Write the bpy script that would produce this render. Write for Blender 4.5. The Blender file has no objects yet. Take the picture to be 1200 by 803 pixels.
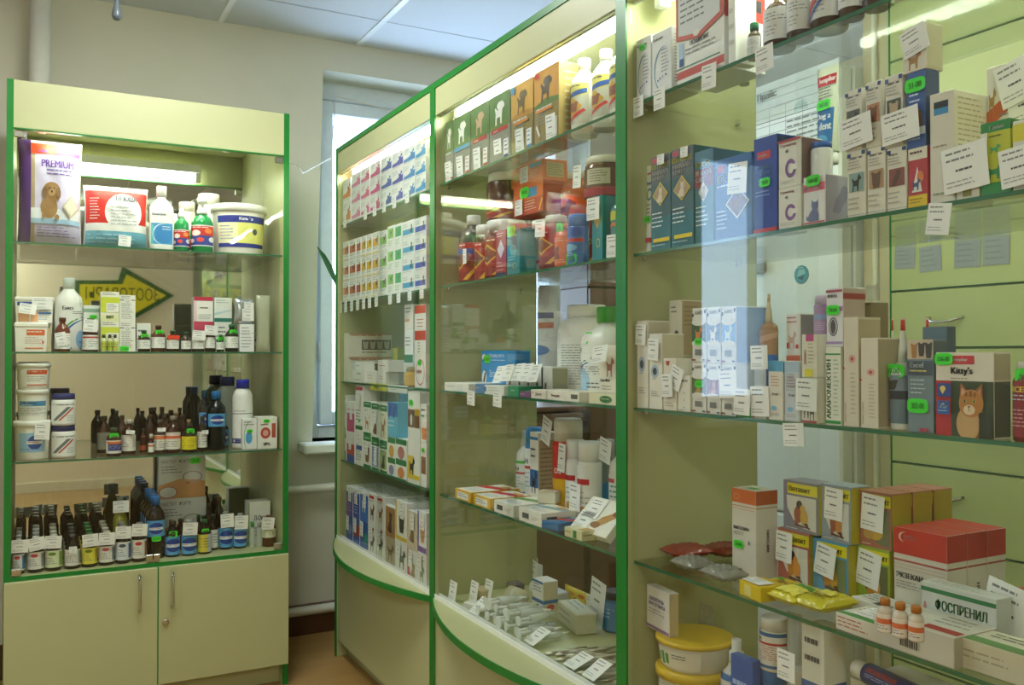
import bpy, bmesh, math, random
from mathutils import Vector, Matrix
random.seed(7)
SC = bpy.context.scene
COL = SC.collection

# ------------------------------------------------------------------ camera, world, exposure, lights
CAM = (0.0, 0.0, 1.2212)
YAW, PITCH, FPX = math.radians(28.218), math.radians(0.721), 1042.1
cd = bpy.data.cameras.new('camera'); cam = bpy.data.objects.new('camera', cd); COL.objects.link(cam)
cam.location = CAM; cam.rotation_euler = (math.pi/2 + PITCH, 0, -YAW)
cd.sensor_width = 36; cd.lens = 36*FPX/1200; cd.clip_start = 0.05
SC.camera = cam
vs = SC.view_settings
vs.view_transform = 'Standard'; vs.look = 'None'; vs.gamma = 1; vs.use_curve_mapping = False
vs.exposure = 0.42
SC.cycles.transparent_max_bounces = 40
SC.cycles.max_bounces = 10
SC.cycles.diffuse_bounces = 4
SC.cycles.caustics_reflective = False; SC.cycles.caustics_refractive = False
W = bpy.data.worlds.new('daylight'); SC.world = W; W.use_nodes = True
bgn = W.node_tree.nodes['Background']
SKY_STRENGTH = 6.5
bgn.inputs[0].default_value = (0.52, 0.72, 1.0, 1); bgn.inputs[1].default_value = SKY_STRENGTH
TUBE_E = 50.0        # fluorescent tubes in the cabinets
CEIL_E = 9.0         # ceiling luminaires of the shop
STAFF_E = 2.9

# ------------------------------------------------------------------ materials
def lin(c):
    c = c/255
    return c/12.92 if c <= .04045 else ((c+.055)/1.055)**2.4
def rgb(h):
    h = h.lstrip('#')
    if len(h) == 3: h = ''.join(a*2 for a in h)
    return tuple(lin(int(h[i:i+2], 16)) for i in (0, 2, 4)) + (1,)
_M = {}
def mat(h, rough=.55, metal=0., noise=.06, spec=.5, scale=40):
    """plain coloured surface with a little procedural unevenness"""
    k = (h, rough, metal, noise)
    if k in _M: return _M[k]
    m = bpy.data.materials.new('surface_' + h); m.use_nodes = True
    nt = m.node_tree; b = nt.nodes['Principled BSDF']
    b.inputs['Metallic'].default_value = metal; b.inputs['Roughness'].default_value = rough
    b.inputs['Specular IOR Level'].default_value = spec
    c = rgb(h)
    if noise:
        tc = nt.nodes.new('ShaderNodeTexCoord'); nz = nt.nodes.new('ShaderNodeTexNoise')
        nz.inputs['Scale'].default_value = scale; nz.inputs['Detail'].default_value = 2
        mx = nt.nodes.new('ShaderNodeMix'); mx.data_type = 'RGBA'
        mx.inputs['A'].default_value = tuple(min(1, v*(1-noise)) for v in c[:3])+(1,)
        mx.inputs['B'].default_value = tuple(min(1, v*(1+noise)) for v in c[:3])+(1,)
        nt.links.new(tc.outputs['Object'], nz.inputs['Vector'])
        nt.links.new(nz.outputs['Fac'], mx.inputs['Factor']); nt.links.new(mx.outputs['Result'], b.inputs['Base Color'])
    else: b.inputs['Base Color'].default_value = c
    _M[k] = m; return m
def glow(h, e):
    k = ('glow', h, e)
    if k in _M: return _M[k]
    m = bpy.data.materials.new('lamp_glow'); m.use_nodes = True; nt = m.node_tree
    nt.nodes.clear(); em = nt.nodes.new('ShaderNodeEmission'); out = nt.nodes.new('ShaderNodeOutputMaterial')
    em.inputs[0].default_value = rgb(h); em.inputs[1].default_value = e
    nt.links.new(em.outputs[0], out.inputs[0]); _M[k] = m; return m
def glass(name, tint, refl=1.0, ior=1.5, rough=0.0):
    """thin pane: what lies behind shows through, with Fresnel reflections on top"""
    if name in _M: return _M[name]
    m = bpy.data.materials.new(name); m.use_nodes = True; nt = m.node_tree; nt.nodes.clear()
    o = nt.nodes.new('ShaderNodeOutputMaterial'); t = nt.nodes.new('ShaderNodeBsdfTransparent')
    g = nt.nodes.new('ShaderNodeBsdfGlossy'); fr = nt.nodes.new('ShaderNodeFresnel'); mx = nt.nodes.new('ShaderNodeMixShader')
    mu = nt.nodes.new('ShaderNodeMath'); mu.operation = 'MULTIPLY'; mu.inputs[1].default_value = refl
    ge = nt.nodes.new('ShaderNodeNewGeometry'); mr = nt.nodes.new('ShaderNodeMapRange')     # same reflectance on both faces of the pane
    mr.inputs['To Min'].default_value = ior; mr.inputs['To Max'].default_value = 1/ior
    nt.links.new(ge.outputs['Backfacing'], mr.inputs['Value']); nt.links.new(mr.outputs['Result'], fr.inputs[0]); g.inputs['Roughness'].default_value = rough
    t.inputs[0].default_value = tint + (1,)
    nt.links.new(fr.outputs[0], mu.inputs[0]); nt.links.new(mu.outputs[0], mx.inputs[0])
    nt.links.new(t.outputs[0], mx.inputs[1]); nt.links.new(g.outputs[0], mx.inputs[2]); nt.links.new(mx.outputs[0], o.inputs[0])
    _M[name] = m; return m
def film(name, h, a, rough=.15):
    """clear plastic film / tinted clear bottle wall"""
    if name in _M: return _M[name]
    m = bpy.data.materials.new(name); m.use_nodes = True; nt = m.node_tree
    b = nt.nodes['Principled BSDF']; o = nt.nodes['Material Output']
    b.inputs['Base Color'].default_value = rgb(h); b.inputs['Roughness'].default_value = rough
    t = nt.nodes.new('ShaderNodeBsdfTransparent'); mx = nt.nodes.new('ShaderNodeMixShader')
    nz = nt.nodes.new('ShaderNodeTexNoise'); nz.inputs['Scale'].default_value = 30
    rp = nt.nodes.new('ShaderNodeMapRange'); rp.inputs['To Min'].default_value = max(0, a-.12); rp.inputs['To Max'].default_value = min(1, a+.12)
    nt.links.new(nz.outputs['Fac'], rp.inputs['Value']); nt.links.new(rp.outputs['Result'], mx.inputs[0])
    nt.links.new(t.outputs[0], mx.inputs[1]); nt.links.new(b.outputs[0], mx.inputs[2]); nt.links.new(mx.outputs[0], o.inputs[0])
    _M[name] = m; return m
def bumpy(name, h, h2, scale, bump, rough=.8, det=4, dist=.01):
    if name in _M: return _M[name]
    m = mat(h, rough, noise=0).copy(); m.name = name; nt = m.node_tree; b = nt.nodes['Principled BSDF']
    tc = nt.nodes.new('ShaderNodeTexCoord'); nz = nt.nodes.new('ShaderNodeTexNoise')
    nz.inputs['Scale'].default_value = scale; nz.inputs['Detail'].default_value = det
    mx = nt.nodes.new('ShaderNodeMix'); mx.data_type = 'RGBA'; mx.inputs['A'].default_value = rgb(h); mx.inputs['B'].default_value = rgb(h2)
    bp = nt.nodes.new('ShaderNodeBump'); bp.inputs['Strength'].default_value = bump; bp.inputs['Distance'].default_value = dist
    nt.links.new(tc.outputs['Object'], nz.inputs['Vector']); nt.links.new(nz.outputs['Fac'], mx.inputs['Factor'])
    nt.links.new(mx.outputs['Result'], b.inputs['Base Color']); nt.links.new(nz.outputs['Fac'], bp.inputs['Height'])
    nt.links.new(bp.outputs['Normal'], b.inputs['Normal']); _M[name] = m; return m
LAM = bumpy('laminate', '#bdbf94', '#b6b88c', 3, .02, .42)
LAM2 = bumpy('laminate_inside', '#b4b688', '#adaf80', 3, .02, .45)
LIME = bumpy('laminate_lime', '#c2c88a', '#bac182', 3, .02, .4)
GREEN = mat('#137a2c', .35)
GLASS = glass('glass_pane', (.985, .995, .985), .75)
BACKG = glass('glass_back', (.98, .99, .98), .25)
SHELF = glass('glass_shelf', (.965, .985, .965), 1.0)
EDGE = mat('#2f6b4a', .15, spec=.7)
CHROME = mat('#c9c9c4', .22, 1.0, 0)
ALU = mat('#d5d8dc', .35, .6, 0)
WHITE = mat('#eeeeea', .4)
TAGM = mat('#f4f4f2', .7, noise=.02)
STK = mat('#3ee428', .5, noise=.03)

# ------------------------------------------------------------------ mesh helper
class MB:
    def __init__(s): s.v = []; s.f = []; s.mi = []; s.ms = []; s.sm = []
    def m(s, mt):
        if mt not in s.ms: s.ms.append(mt)
        return s.ms.index(mt)
    def add(s, vs, fs, mt, smooth=False):
        o = len(s.v); s.v += [tuple(a) for a in vs]; i = s.m(mt)
        for f in fs: s.f.append([o+a for a in f]); s.mi.append(i); s.sm.append(smooth)
        return s
    def box(s, x0, x1, y0, y1, z0, z1, mt, bev=0.0):
        if bev and min(x1-x0, y1-y0, z1-z0) > 2.5*bev:
            b = bev; vs = []; idx = {}
            for sx in (0, 1):
                for sy in (0, 1):
                    for sz in (0, 1):
                        X, Y, Z = (x0, x1)[sx], (y0, y1)[sy], (z0, z1)[sz]
                        dx, dy, dz = (b, -b)[sx], (b, -b)[sy], (b, -b)[sz]
                        for ax, p in enumerate(((X, Y+dy, Z+dz), (X+dx, Y, Z+dz), (X+dx, Y+dy, Z))):
                            idx[sx, sy, sz, ax] = len(vs); vs.append(p)
            fs = []
            def F(*k): fs.append([idx[q] for q in k])
            for a in (0, 1):
                for q in ([(0,0),(1,0),(1,1),(0,1)],):
                    F(*[(a, i, j, 0) for i, j in q]); F(*[(i, a, j, 1) for i, j in q]); F(*[(i, j, a, 2) for i, j in q])
            for a in (0, 1):
                for c in (0, 1):
                    F((a,c,0,0),(a,c,0,1),(a,c,1,1),(a,c,1,0)); F((a,0,c,0),(a,0,c,2),(a,1,c,2),(a,1,c,0)); F((0,a,c,1),(0,a,c,2),(1,a,c,2),(1,a,c,1))
                    for e in (0, 1): F((a,c,e,0),(a,c,e,1),(a,c,e,2))
            return s.add(vs, fs, mt)
        vs = [(x, y, z) for x in (x0, x1) for y in (y0, y1) for z in (z0, z1)]
        return s.add(vs, [(0,1,3,2),(4,6,7,5),(0,4,5,1),(2,3,7,6),(0,2,6,4),(1,5,7,3)], mt)
    def lathe(s, prof, mt, n=20, cx=0, cy=0, z0=0, ax='z', smooth=True, sq=1.0):
        """prof: (radius, height) pairs from the bottom; closed at both ends"""
        vs = []
        for r, z in prof:
            for i in range(n):
                a = 2*math.pi*i/n; x, y = r*math.cos(a), r*math.sin(a)*sq
                vs.append((cx+x, cy+y, z0+z) if ax == 'z' else ((cx+z, cy+x, z0+y) if ax == 'x' else (cx+x, cy+z, z0+y)))
        fs = [(k*n+i, k*n+(i+1) % n, (k+1)*n+(i+1) % n, (k+1)*n+i) for k in range(len(prof)-1) for i in range(n)]
        s.add(vs, fs, mt, smooth)
        o = len(s.v)-len(vs); i = s.m(mt)
        for q in ([o+j for j in range(n)][::-1], [o+(len(prof)-1)*n+j for j in range(n)]):
            s.f.append(q); s.mi.append(i); s.sm.append(False)
        return s
    def prism(s, pts, z0, z1, mt):
        n = len(pts); vs = [(x, y, z0) for x, y in pts]+[(x, y, z1) for x, y in pts]
        return s.add(vs, [list(range(n))[::-1], list(range(n, 2*n))]+[(i, (i+1) % n, n+(i+1) % n, n+i) for i in range(n)], mt)
    def tube(s, pts, r, mt, n=8, cap=True):
        pts = [Vector(p) for p in pts]; vs = []; up = Vector((.13, .31, .94)).normalized()
        for i, p in enumerate(pts):
            d = (pts[min(i+1, len(pts)-1)]-pts[max(i-1, 0)]).normalized()
            a = d.cross(up)
            if a.length < .1: a = d.cross(Vector((1, 0, 0)))
            a.normalize(); b = d.cross(a)
            rr = r[i] if isinstance(r, (list, tuple)) else r
            vs += [p+a*rr*math.cos(2*math.pi*k/n)+b*rr*math.sin(2*math.pi*k/n) for k in range(n)]
        fs = [(i*n+k, i*n+(k+1) % n, (i+1)*n+(k+1) % n, (i+1)*n+k) for i in range(len(pts)-1) for k in range(n)]
        fs += [list(range(n))[::-1], [(len(pts)-1)*n+k for k in range(n)]]
        return s.add(vs, fs, mt, True)
    def mesh(s, name):
        me = bpy.data.meshes.new(name); me.from_pydata(s.v, [], s.f)
        for m in s.ms: me.materials.append(m)
        me.polygons.foreach_set('material_index', s.mi); me.polygons.foreach_set('use_smooth', s.sm)
        me.update()
        bm = bmesh.new(); bm.from_mesh(me); bmesh.ops.recalc_face_normals(bm, faces=bm.faces); bm.to_mesh(me); bm.free()
        return me
    def build(s, name, parent=None, loc=None, rot=None):
        o = bpy.data.objects.new(name, s.mesh(name)); COL.objects.link(o)
        if parent is not None: o.parent = parent
        if loc: o.location = loc
        if rot: o.rotation_euler = rot
        return o
def empty(name, loc, rz=0):
    o = bpy.data.objects.new(name, None); COL.objects.link(o); o.location = loc; o.rotation_euler = (0, 0, rz)
    o.empty_display_size = .05; return o
LABELS = {}
def tag(o, label, cat, group=None):
    o['label'] = label; o['category'] = cat
    if group: o['group'] = group
    LABELS.setdefault(label, []).append(o.name)
    return o
def struct(name, mb, label=None):
    o = mb.build(name); o['kind'] = 'structure'
    if label: o['label'] = label
    return o
# picture ray -> place in the room (used to read sizes and places off the photograph at a known depth)
_f = Vector((math.sin(YAW)*math.cos(PITCH), math.cos(YAW)*math.cos(PITCH), math.sin(PITCH)))
_r = Vector((math.cos(YAW), -math.sin(YAW), 0)); _u = _r.cross(_f)
def ray(x, y): return _f*FPX + _r*(x-600) - _u*(y-401.5)
def onX(x, y, X): d = ray(x, y); t = X/d.x; return (d.y*t, CAM[2]+d.z*t)
def onY(x, y, Y): d = ray(x, y); t = Y/d.y; return (d.x*t, CAM[2]+d.z*t)
def onZ(x, y, z): d = ray(x, y); t = (z-CAM[2])/d.z; return (d.x*t, d.y*t)

# ------------------------------------------------------------------ the room
WY, CZ, RY, LX, RX = 3.86, 2.619, -1.5, -2.3, 3.4       # window wall, ceiling, rear wall, side walls
WALLM = bumpy('wall_paint', '#cfccbc', '#c6c3b2', 6, .08, .9)
CREAM = bumpy('wall_cream', '#e6d8b8', '#dfd0ae', 5, .06, .9)
WINW = mat('#cdd6dc', .45)
PIPEM = mat('#d8d6cc', .4)
# floor: tan linoleum with a wood figure
FL = bpy.data.materials.new('linoleum'); FL.use_nodes = True
def _floor(nt):
    b = nt.nodes['Principled BSDF']; b.inputs['Roughness'].default_value = .32
    tc = nt.nodes.new('ShaderNodeTexCoord'); mp = nt.nodes.new('ShaderNodeMapping'); mp.inputs['Scale'].default_value = (1, 7, 1)
    nz = nt.nodes.new('ShaderNodeTexNoise'); nz.inputs['Scale'].default_value = 2.2; nz.inputs['Detail'].default_value = 5
    br = nt.nodes.new('ShaderNodeTexBrick'); br.inputs['Scale'].default_value = 1.0; br.inputs['Brick Width'].default_value = .9; br.inputs['Row Height'].default_value = .15
    br.inputs['Mortar Size'].default_value = .002; br.inputs['Color1'].default_value = rgb('#b8935c'); br.inputs['Color2'].default_value = rgb('#ae8852'); br.inputs['Mortar'].default_value = rgb('#a5804c')
    mx = nt.nodes.new('ShaderNodeMix'); mx.data_type = 'RGBA'; mx.blend_type = 'MULTIPLY'; mx.inputs['Factor'].default_value = .5
    cr = nt.nodes.new('ShaderNodeValToRGB'); cr.color_ramp.elements[0].color = (.55, .5, .42, 1); cr.color_ramp.elements[1].color = (1, 1, 1, 1)
    L = nt.links.new
    L(tc.outputs['Object'], mp.inputs[0]); L(mp.outputs[0], nz.inputs['Vector']); L(tc.outputs['Object'], br.inputs['Vector'])
    L(nz.outputs['Fac'], cr.inputs[0]); L(br.outputs['Color'], mx.inputs['A']); L(cr.outputs[0], mx.inputs['B']); L(mx.outputs['Result'], b.inputs['Base Color'])
_floor(FL.node_tree)
struct('floor', MB().box(LX-.1, RX+.1, RY-.1, WY+.5, -.08, 0, FL))
# window wall with two openings; the plaster corner of the near one leans a little
W1 = (onY(371, 300, WY)[0], onY(692, 300, WY)[0], .835, onY(420, 88, WY)[1])
W2 = (2.17-onY(888, 300, WY)[0]-.30, 2.17-onY(821, 300, WY)[0], onY(850, 470, WY)[1]-.1, onY(850, 150, WY)[1])
wl = MB(); T = WY+.42
def slab(x0, x1, z0, z1): wl.box(x0, x1, WY, T, z0, z1, WALLM)
slab(LX-.1, W2[0], 0, CZ); slab(W2[0], W2[1], 0, W2[2]); slab(W2[0], W2[1], W2[3], CZ)
slab(W2[1], W1[0]-.05, 0, CZ); slab(W1[0]-.05, W1[1], 0, W1[2]); slab(W1[0]-.05, W1[1], W1[3], CZ); slab(W1[1], RX+.1, 0, CZ)
xt, xb = onY(379, 90, WY)[0], onY(366, 500, WY)[0]
wl.add([(W1[0]-.05, WY, W1[2]), (xb, WY, W1[2]), (xb, T, W1[2]), (W1[0]-.05, T, W1[2]), (W1[0]-.05, WY, W1[3]), (xt, WY, W1[3]), (xt, T, W1[3]), (W1[0]-.05, T, W1[3])],
       [(0,1,2,3),(4,7,6,5),(0,4,5,1),(1,5,6,2),(2,6,7,3),(3,7,4,0)], WALLM)
struct('wall_back', wl)
struct('wall_left', MB().box(LX-.1, LX, RY, WY, 0, CZ, WALLM))
struct('wall_right', MB().box(RX, RX+.1, RY, WY, 0, CZ, CREAM))
struct('wall_front', MB().box(LX-.1, RX+.1, RY-.1, RY, 0, CZ, CREAM))
# ceiling of mineral tiles in a T-bar grid
TILE = bumpy('ceiling_tile', '#d3d6dc', '#cbced6', 90, .15, .9, 3, .003)
cl = MB(); cl.box(LX-.1, RX+.1, RY-.1, WY+.42, CZ, CZ+.06, TILE)
struct('ceiling', cl)
BARM = mat('#eef0f4', .25)
gx, gy = onZ(447, 26, CZ)[0], onZ(418, 19, CZ)[1]
cb = MB(); x = gx-.6*6
while x < RX:
    if x > LX: cb.box(x-.012, x+.012, RY, WY, CZ-.006, CZ+.001, BARM)
    x += .6
y = gy+.6*0
while y > RY:
    cb.box(LX, RX, y-.0035, y+.0035, CZ-.0015, CZ+.001, mat('#a9acb2', .5)); y -= .6
struct('trim_1', cb, 'white metal bars of the suspended ceiling')
struct('baseboard_back', MB().box(LX, RX, WY-.018, WY, 0, .13, mat('#5b3a22', .5), .003))
struct('baseboard_front', MB().box(LX, RX, RY, RY+.018, 0, .09, mat('#d9cfae', .5), .003))
# windows: casement frames, panes, sills
def window(n, W, sill=True, hidden_left=True):
    x0, x1, z0, z1 = W; fy = WY+.17; fr = MB()
    def bar(a, b, c, d, dp=.07, off=0): fr.box(a, b, fy+off, fy+off+dp, c, d, WINW, .004)
    t = .055
    bar(x0-.06, x0+t, z0-.03, z1+.03); bar(x1-t, x1+.04, z0-.03, z1+.03); bar(x0+t, x1-t, z1-t-.03, z1+.03); bar(x0+t, x1-t, z0-.03, z0+t)
    fo = fr.build('window_%d' % n); fo['kind'] = 'structure'
    s = MB(); k = .06; a, b, c, d = x0+t+.004, x1-t-.004, z0+t+.004, z1-t-.034
    def sb(p, q, u, v): s.box(p, q, fy-.02, fy+.04, u, v, WINW, .005)
    sb(a, a+k, c, d); sb(b-k, b, c, d); sb(a+k, b-k, d-k, d); sb(a+k, b-k, c, c+k)
    s.build('sash', fo)
    MB().box(a+k, b-k, fy+.008, fy+.012, c+k, d-k, GLASS).build('pane', fo)
    for hz in (z0+.35, z1-.4): MB().lathe([(.008, 0), (.008, .09)], mat('#b8bcc0', .4), 8, a-.004, fy-.024, hz).build('hinge', fo)
    return fo
w1 = window(1, W1); w2 = window(2, W2)
MB().box(onY(357, 515, WY-.11)[0], W1[1]+.05, WY-.11, WY+.17, W1[2]-.045, W1[2], WHITE, .008).build('window_sill', w1)
MB().box(W2[0]-.05, W2[1]+.05, WY-.09, WY+.17, W2[2]-.04, W2[2], WHITE, .008).build('window_sill', w2)
# heating pipes: two level runs under the window, one riser in the corner
def pipe(label, pts, r):
    o = MB().tube(pts, r, PIPEM, 12).build('heating_pipe'); return tag(o, label, 'pipe', 'painted heating pipes')
xw = onY(342, 572, WY-.05)[0]; xp = onY(47, 45, WY-.11)[0]
for yy, lb in ((573, 'painted pipe running level just below the window sill'), (715, 'painted pipe running level low above the floor')):
    z = onY(365, yy, WY-.05)[1]
    pipe(lb, [(xp+.05, WY-.05, z), (xw, WY-.05, z), (2.2, WY-.05, z)], .019 if yy < 600 else .02)
pipe('thick painted riser pipe in front of the back wall above the cabinet', [(xp, WY-.11, 0), (xp, WY-.11, 1.2), (xp, WY-.11, CZ)], .036)
# pull switch hanging from the ceiling
px_, pz_ = onY(137, 12, 3.2)
ps = empty('pull_switch', (px_, 3.2, CZ)); tag(ps, 'small dark pear-shaped pull switch hanging from the ceiling', 'switch')
MB().tube([(0, 0, 0), (.001, 0, -.06), (0, 0, pz_-CZ+.03)], .0025, mat('#c8c6bc', .5), 6).build('cord', ps)
zc = onY(137, 24, 3.2)[1]-CZ
MB().lathe([(.003, .085), (.007, .06), (.014, .03), (.016, .014), (.010, .003), (.003, 0)][::-1], mat('#59606a', .3), 14, 0, 0, zc).build('body', ps)
# cable slung from the cabinet to the window and along the sash head
p0 = onY(342, 192, 3.45); p1 = onY(386, 186, WY+.1)
cbm = MB().tube([(.8325, 3.45, p0[1]+.004), (p0[0]+.02, 3.45, p0[1]), (p0[0]+.07, 3.55, p0[1]-.012), (p1[0], WY+.08, p1[1]), (p1[0]+.04, WY+.13, p1[1]+.3), (p1[0]+.5, WY+.14, p1[1]+.25)], .003, mat('#cfcabc', .5), 6).build('cable')
tag(cbm, 'thin pale cable slung from the cabinet to the window frame', 'cable')
# arrow sign on the rear wall (seen in the mirror)
ax0, ax1 = .30, 1.10
ys = 2*3.70-RY
def mirror_pt(x, y): X, z = onY(x, y, ys); return X, z
tip = mirror_pt(203, 347); tt = mirror_pt(143, 313); tb = mirror_pt(143, 382); hl = mirror_pt(88, 329); hb = mirror_pt(88, 365); ht = mirror_pt(138, 329); hbm = mirror_pt(138, 365)
def arrow(g, y0, y1, mt):
    P = [(hl[0]+g, hl[1]-g), (ht[0]+g, ht[1]-g), (tt[0]+g, tt[1]-g*2.0), (tip[0]-g*2, tip[1]), (tb[0]+g, tb[1]+g*2.0), (hbm[0]+g, hbm[1]+g), (hb[0]+g, hb[1]+g)]
    m = MB(); n = 7; v = [(x, y0, z) for x, z in P]+[(x, y1, z) for x, z in P]
    m.add(v, [list(range(7)), list(range(7, 14))]+[(i, (i+1) % n, n+(i+1) % n, n+i) for i in range(n)], mt); return m
ar = empty('arrow_sign', (0, 0, 0)); tag(ar, 'yellow arrow sign with dark green border on the wall opposite the mirror', 'sign')
arrow(0, RY+.002, RY+.02, mat('#1f5a22', .5)).build('border', ar)
arrow(.035, RY+.018, RY+.024, mat('#e6d21a', .5)).build('panel', ar)
# (its lettering is added once the text helper exists)
# door in the rear wall, the dark upright beside the arrow in the mirror
d1 = MB(); d1.box(1.32, 1.40, RY, RY+.05, 0, 2.1, mat('#8c8a66', .5), .004); d1.box(2.2, 2.28, RY, RY+.05, 0, 2.1, mat('#8c8a66', .5), .004); d1.box(1.40, 2.2, RY, RY+.05, 2.03, 2.1, mat('#8c8a66', .5), .004)
do = struct('door_1', d1); MB().box(1.402, 2.198, RY, RY+.035, .01, 2.028, mat('#6f6a4a', .45), .004).build('door_leaf', do)
MB().lathe([(.011, 0), (.011, .05), (.02, .052), (.02, .075)], CHROME, 12, 1.47, RY+.035, 1.02, 'y').build('door_handle', do)
# ceiling luminaires; the shop ones are placed for their light, two are added
def lumin(label, x, y, e, r=.28):
    t = empty('ceiling_light', (x, y, CZ)); tag(t, label, 'ceiling lamp', 'round ceiling lamps')
    MB().lathe([(r, 0), (r, -.03), (r*.93, -.045), (r*.9, -.045)], WHITE, 28).build('rim', t)
    MB().lathe([(r*.9, -.04), (r*.86, -.06), (r*.6, -.085), (r*.25, -.095)], glow('#f4faf0', e), 28).build('diffuser', t)
lumin('round ceiling lamp near the wall cabinet', .35, 2.55, CEIL_E*3.3)
lumin('added round fill lamp on the ceiling towards the far side wall', -1.5, 1.6, CEIL_E*2.1)  # added lamp, front light for the row of cabinets
lumin('added round fill lamp on the ceiling by the rear wall', -.7, -1.1, CEIL_E*4.4)  # added unseen lamp, brightens the rear wall that the mirror shows
lumin('round ceiling lamp over the staff side behind the cabinets', 2.35, .6, STAFF_E*4)
lumin('round ceiling lamp over the staff side by the window wall', 2.5, 2.7, STAFF_E*4)
# ------------------------------------------------------------------ display cabinets
FA, FB = 3.30, 1.0771                   # front planes: cabinet by the wall (y), row of three (x)
AX0, AX1 = -.0841, .8295
AD = .40; PT = .018
A_S = (1.588, 1.2275, .8674); A_B = .497; A_F = 1.957; A_T = 2.113
MIRM = mat('#f0f3f0', .02, 1.0, 0)
def lampfix(par, c, L, along, r=.013, face=1):
    """batten: white housing, two end sockets and a tube"""
    f = MB(); cx, cy, cz = c
    def B(a0, a1, w0, w1, z0, z1, m, mt):
        if along == 'x': m.box(cx+a0, cx+a1, cy+w0, cy+w1, cz+z0, cz+z1, mt, .002)
        else: m.box(cx+w0, cx+w1, cy+a0, cy+a1, cz+z0, cz+z1, mt, .002)
    B(-L/2, L/2, -.02, .02, .018, .052, f, WHITE); B(-L/2, -L/2+.022, -.014, .014, -.02, .018, f, WHITE); B(L/2-.022, L/2, -.014, .014, -.02, .018, f, WHITE)
    fo = f.build('lamp_fixture', par)
    t = MB(); t.lathe([(r, -L/2+.022), (r, L/2-.022)], glow('#f6ffe8', TUBE_E), 12, cx, cy, cz, along); t.build('light_tube', fo)
def cabinet_a():
    t = empty('display_cabinet', (AX0, FA, 0)); tag(t, 'free-standing glass cabinet with two cupboard doors under a mirror-backed display', 'display cabinet', None)
    W_ = AX1-AX0
    def P(n, x0, x1, y0, y1, z0, z1, mt, bev=.001, par=t): return MB().box(x0, x1, y0, y1, z0, z1, mt, bev).build(n, par)
    for x in (0, W_-PT):
        s = P('side_panel', x, x+PT, .002, AD, 0, A_T, LAM2)
        MB().box(x-.001, x+PT+.001, 0, .003, 0, A_T+.001, GREEN).build('green_edging', s)
    P('top_panel', PT, W_-PT, .004, AD, A_T-.02, A_T-.002, LAM2)
    fs = P('fascia', PT, W_-PT, .001, .017, A_F, A_T, LAM)
    MB().box(PT, W_-PT, .0, .017, A_F-.004, A_F, GREEN).build('green_edging', fs)
    P('back_panel', PT, W_-PT, AD-.012, AD, .1, A_T-.02, LAM2)
    MB().box(PT, W_-PT, AD-.016, AD-.0125, A_B+.002, A_T-.021, MIRM).build('mirror', t)
    b = P('base_top', PT, W_-PT, .002, AD-.017, A_B-.018, A_B, LAM2)
    MB().box(PT, W_-PT, -.0005, .0025, A_B-.012, A_B+.001, GREEN).build('green_edging', b)
    P('plinth', PT, W_-PT, .045, .06, .0, .10, LAM)
    zd = .0816
    xm = onY(184.5, 720, FA)[0]-AX0
    for i, (a, c) in enumerate(((.001, xm-.0015), (xm+.0015, W_-.001))):
        d = P('cupboard_door', a, c, -.018, -.001, zd, A_B-.013, LAM)
        if i == 1:
            MB().box(a-.003, a, -.0185, -.001, zd, A_B-.013, GREEN).build('green_edging', d)
        hx = onY(163.5 if i == 0 else 202, 695, FA-.03)[0]-AX0; z1 = onY(180, 674, FA-.03)[1]; z0 = onY(180, 714, FA-.03)[1]
        MB().tube([(hx, -.018, z1), (hx, -.04, z1), (hx, -.045, z1-.01), (hx, -.045, z0+.01), (hx, -.04, z0), (hx, -.018, z0)], .005, CHROME, 8).build('handle', d)
        if i == 1:
            lx, lz = onY(194, 729, FA-.018); MB().lathe([(.011, 0), (.011, -.006), (.008, -.008)], CHROME, 14, lx-AX0, -.018, lz, 'y').build('lock', d)
    for z in A_S:
        g = MB(); g.box(PT+.001, W_-PT-.001, .0215, AD-.018, z-.006, z, SHELF)
        g.box(PT+.001, W_-PT-.001, .0195, .0215, z-.006, z, EDGE); g.build('glass_shelf', t)
    xs = onY(181, 400, FA)[0]-AX0
    for i, (a, c) in enumerate(((PT+.002, xs-.001), (xs+.001, W_-PT-.002))):
        g = MB().box(a, c, .006, .010, A_B+.004, A_F-.006, GLASS).build('glass_door', t)
        xx = a if i == 0 else c-.03
        for z in (A_B+.004, A_F-.03): MB().box(xx, xx+.03, .002, .015, z, z+.022, CHROME, .002).build('hinge', g)
        for x in ((c-.022) if i == 0 else a,): MB().box(x, x+.022, .001, .015, A_B+.004, A_B+.03, CHROME, .002).build('clamp', g)
    lampfix(t, (.40, .055, A_F+.022), .62, 'x')
    return t
CA = cabinet_a()
B_S = (1.742, 1.4287, 1.109, .7932); B_L = .4758; B_F = 1.9515; B_T = 2.0542; BD = .36
BY = [3.5258-i for i in range(4)]
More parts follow.
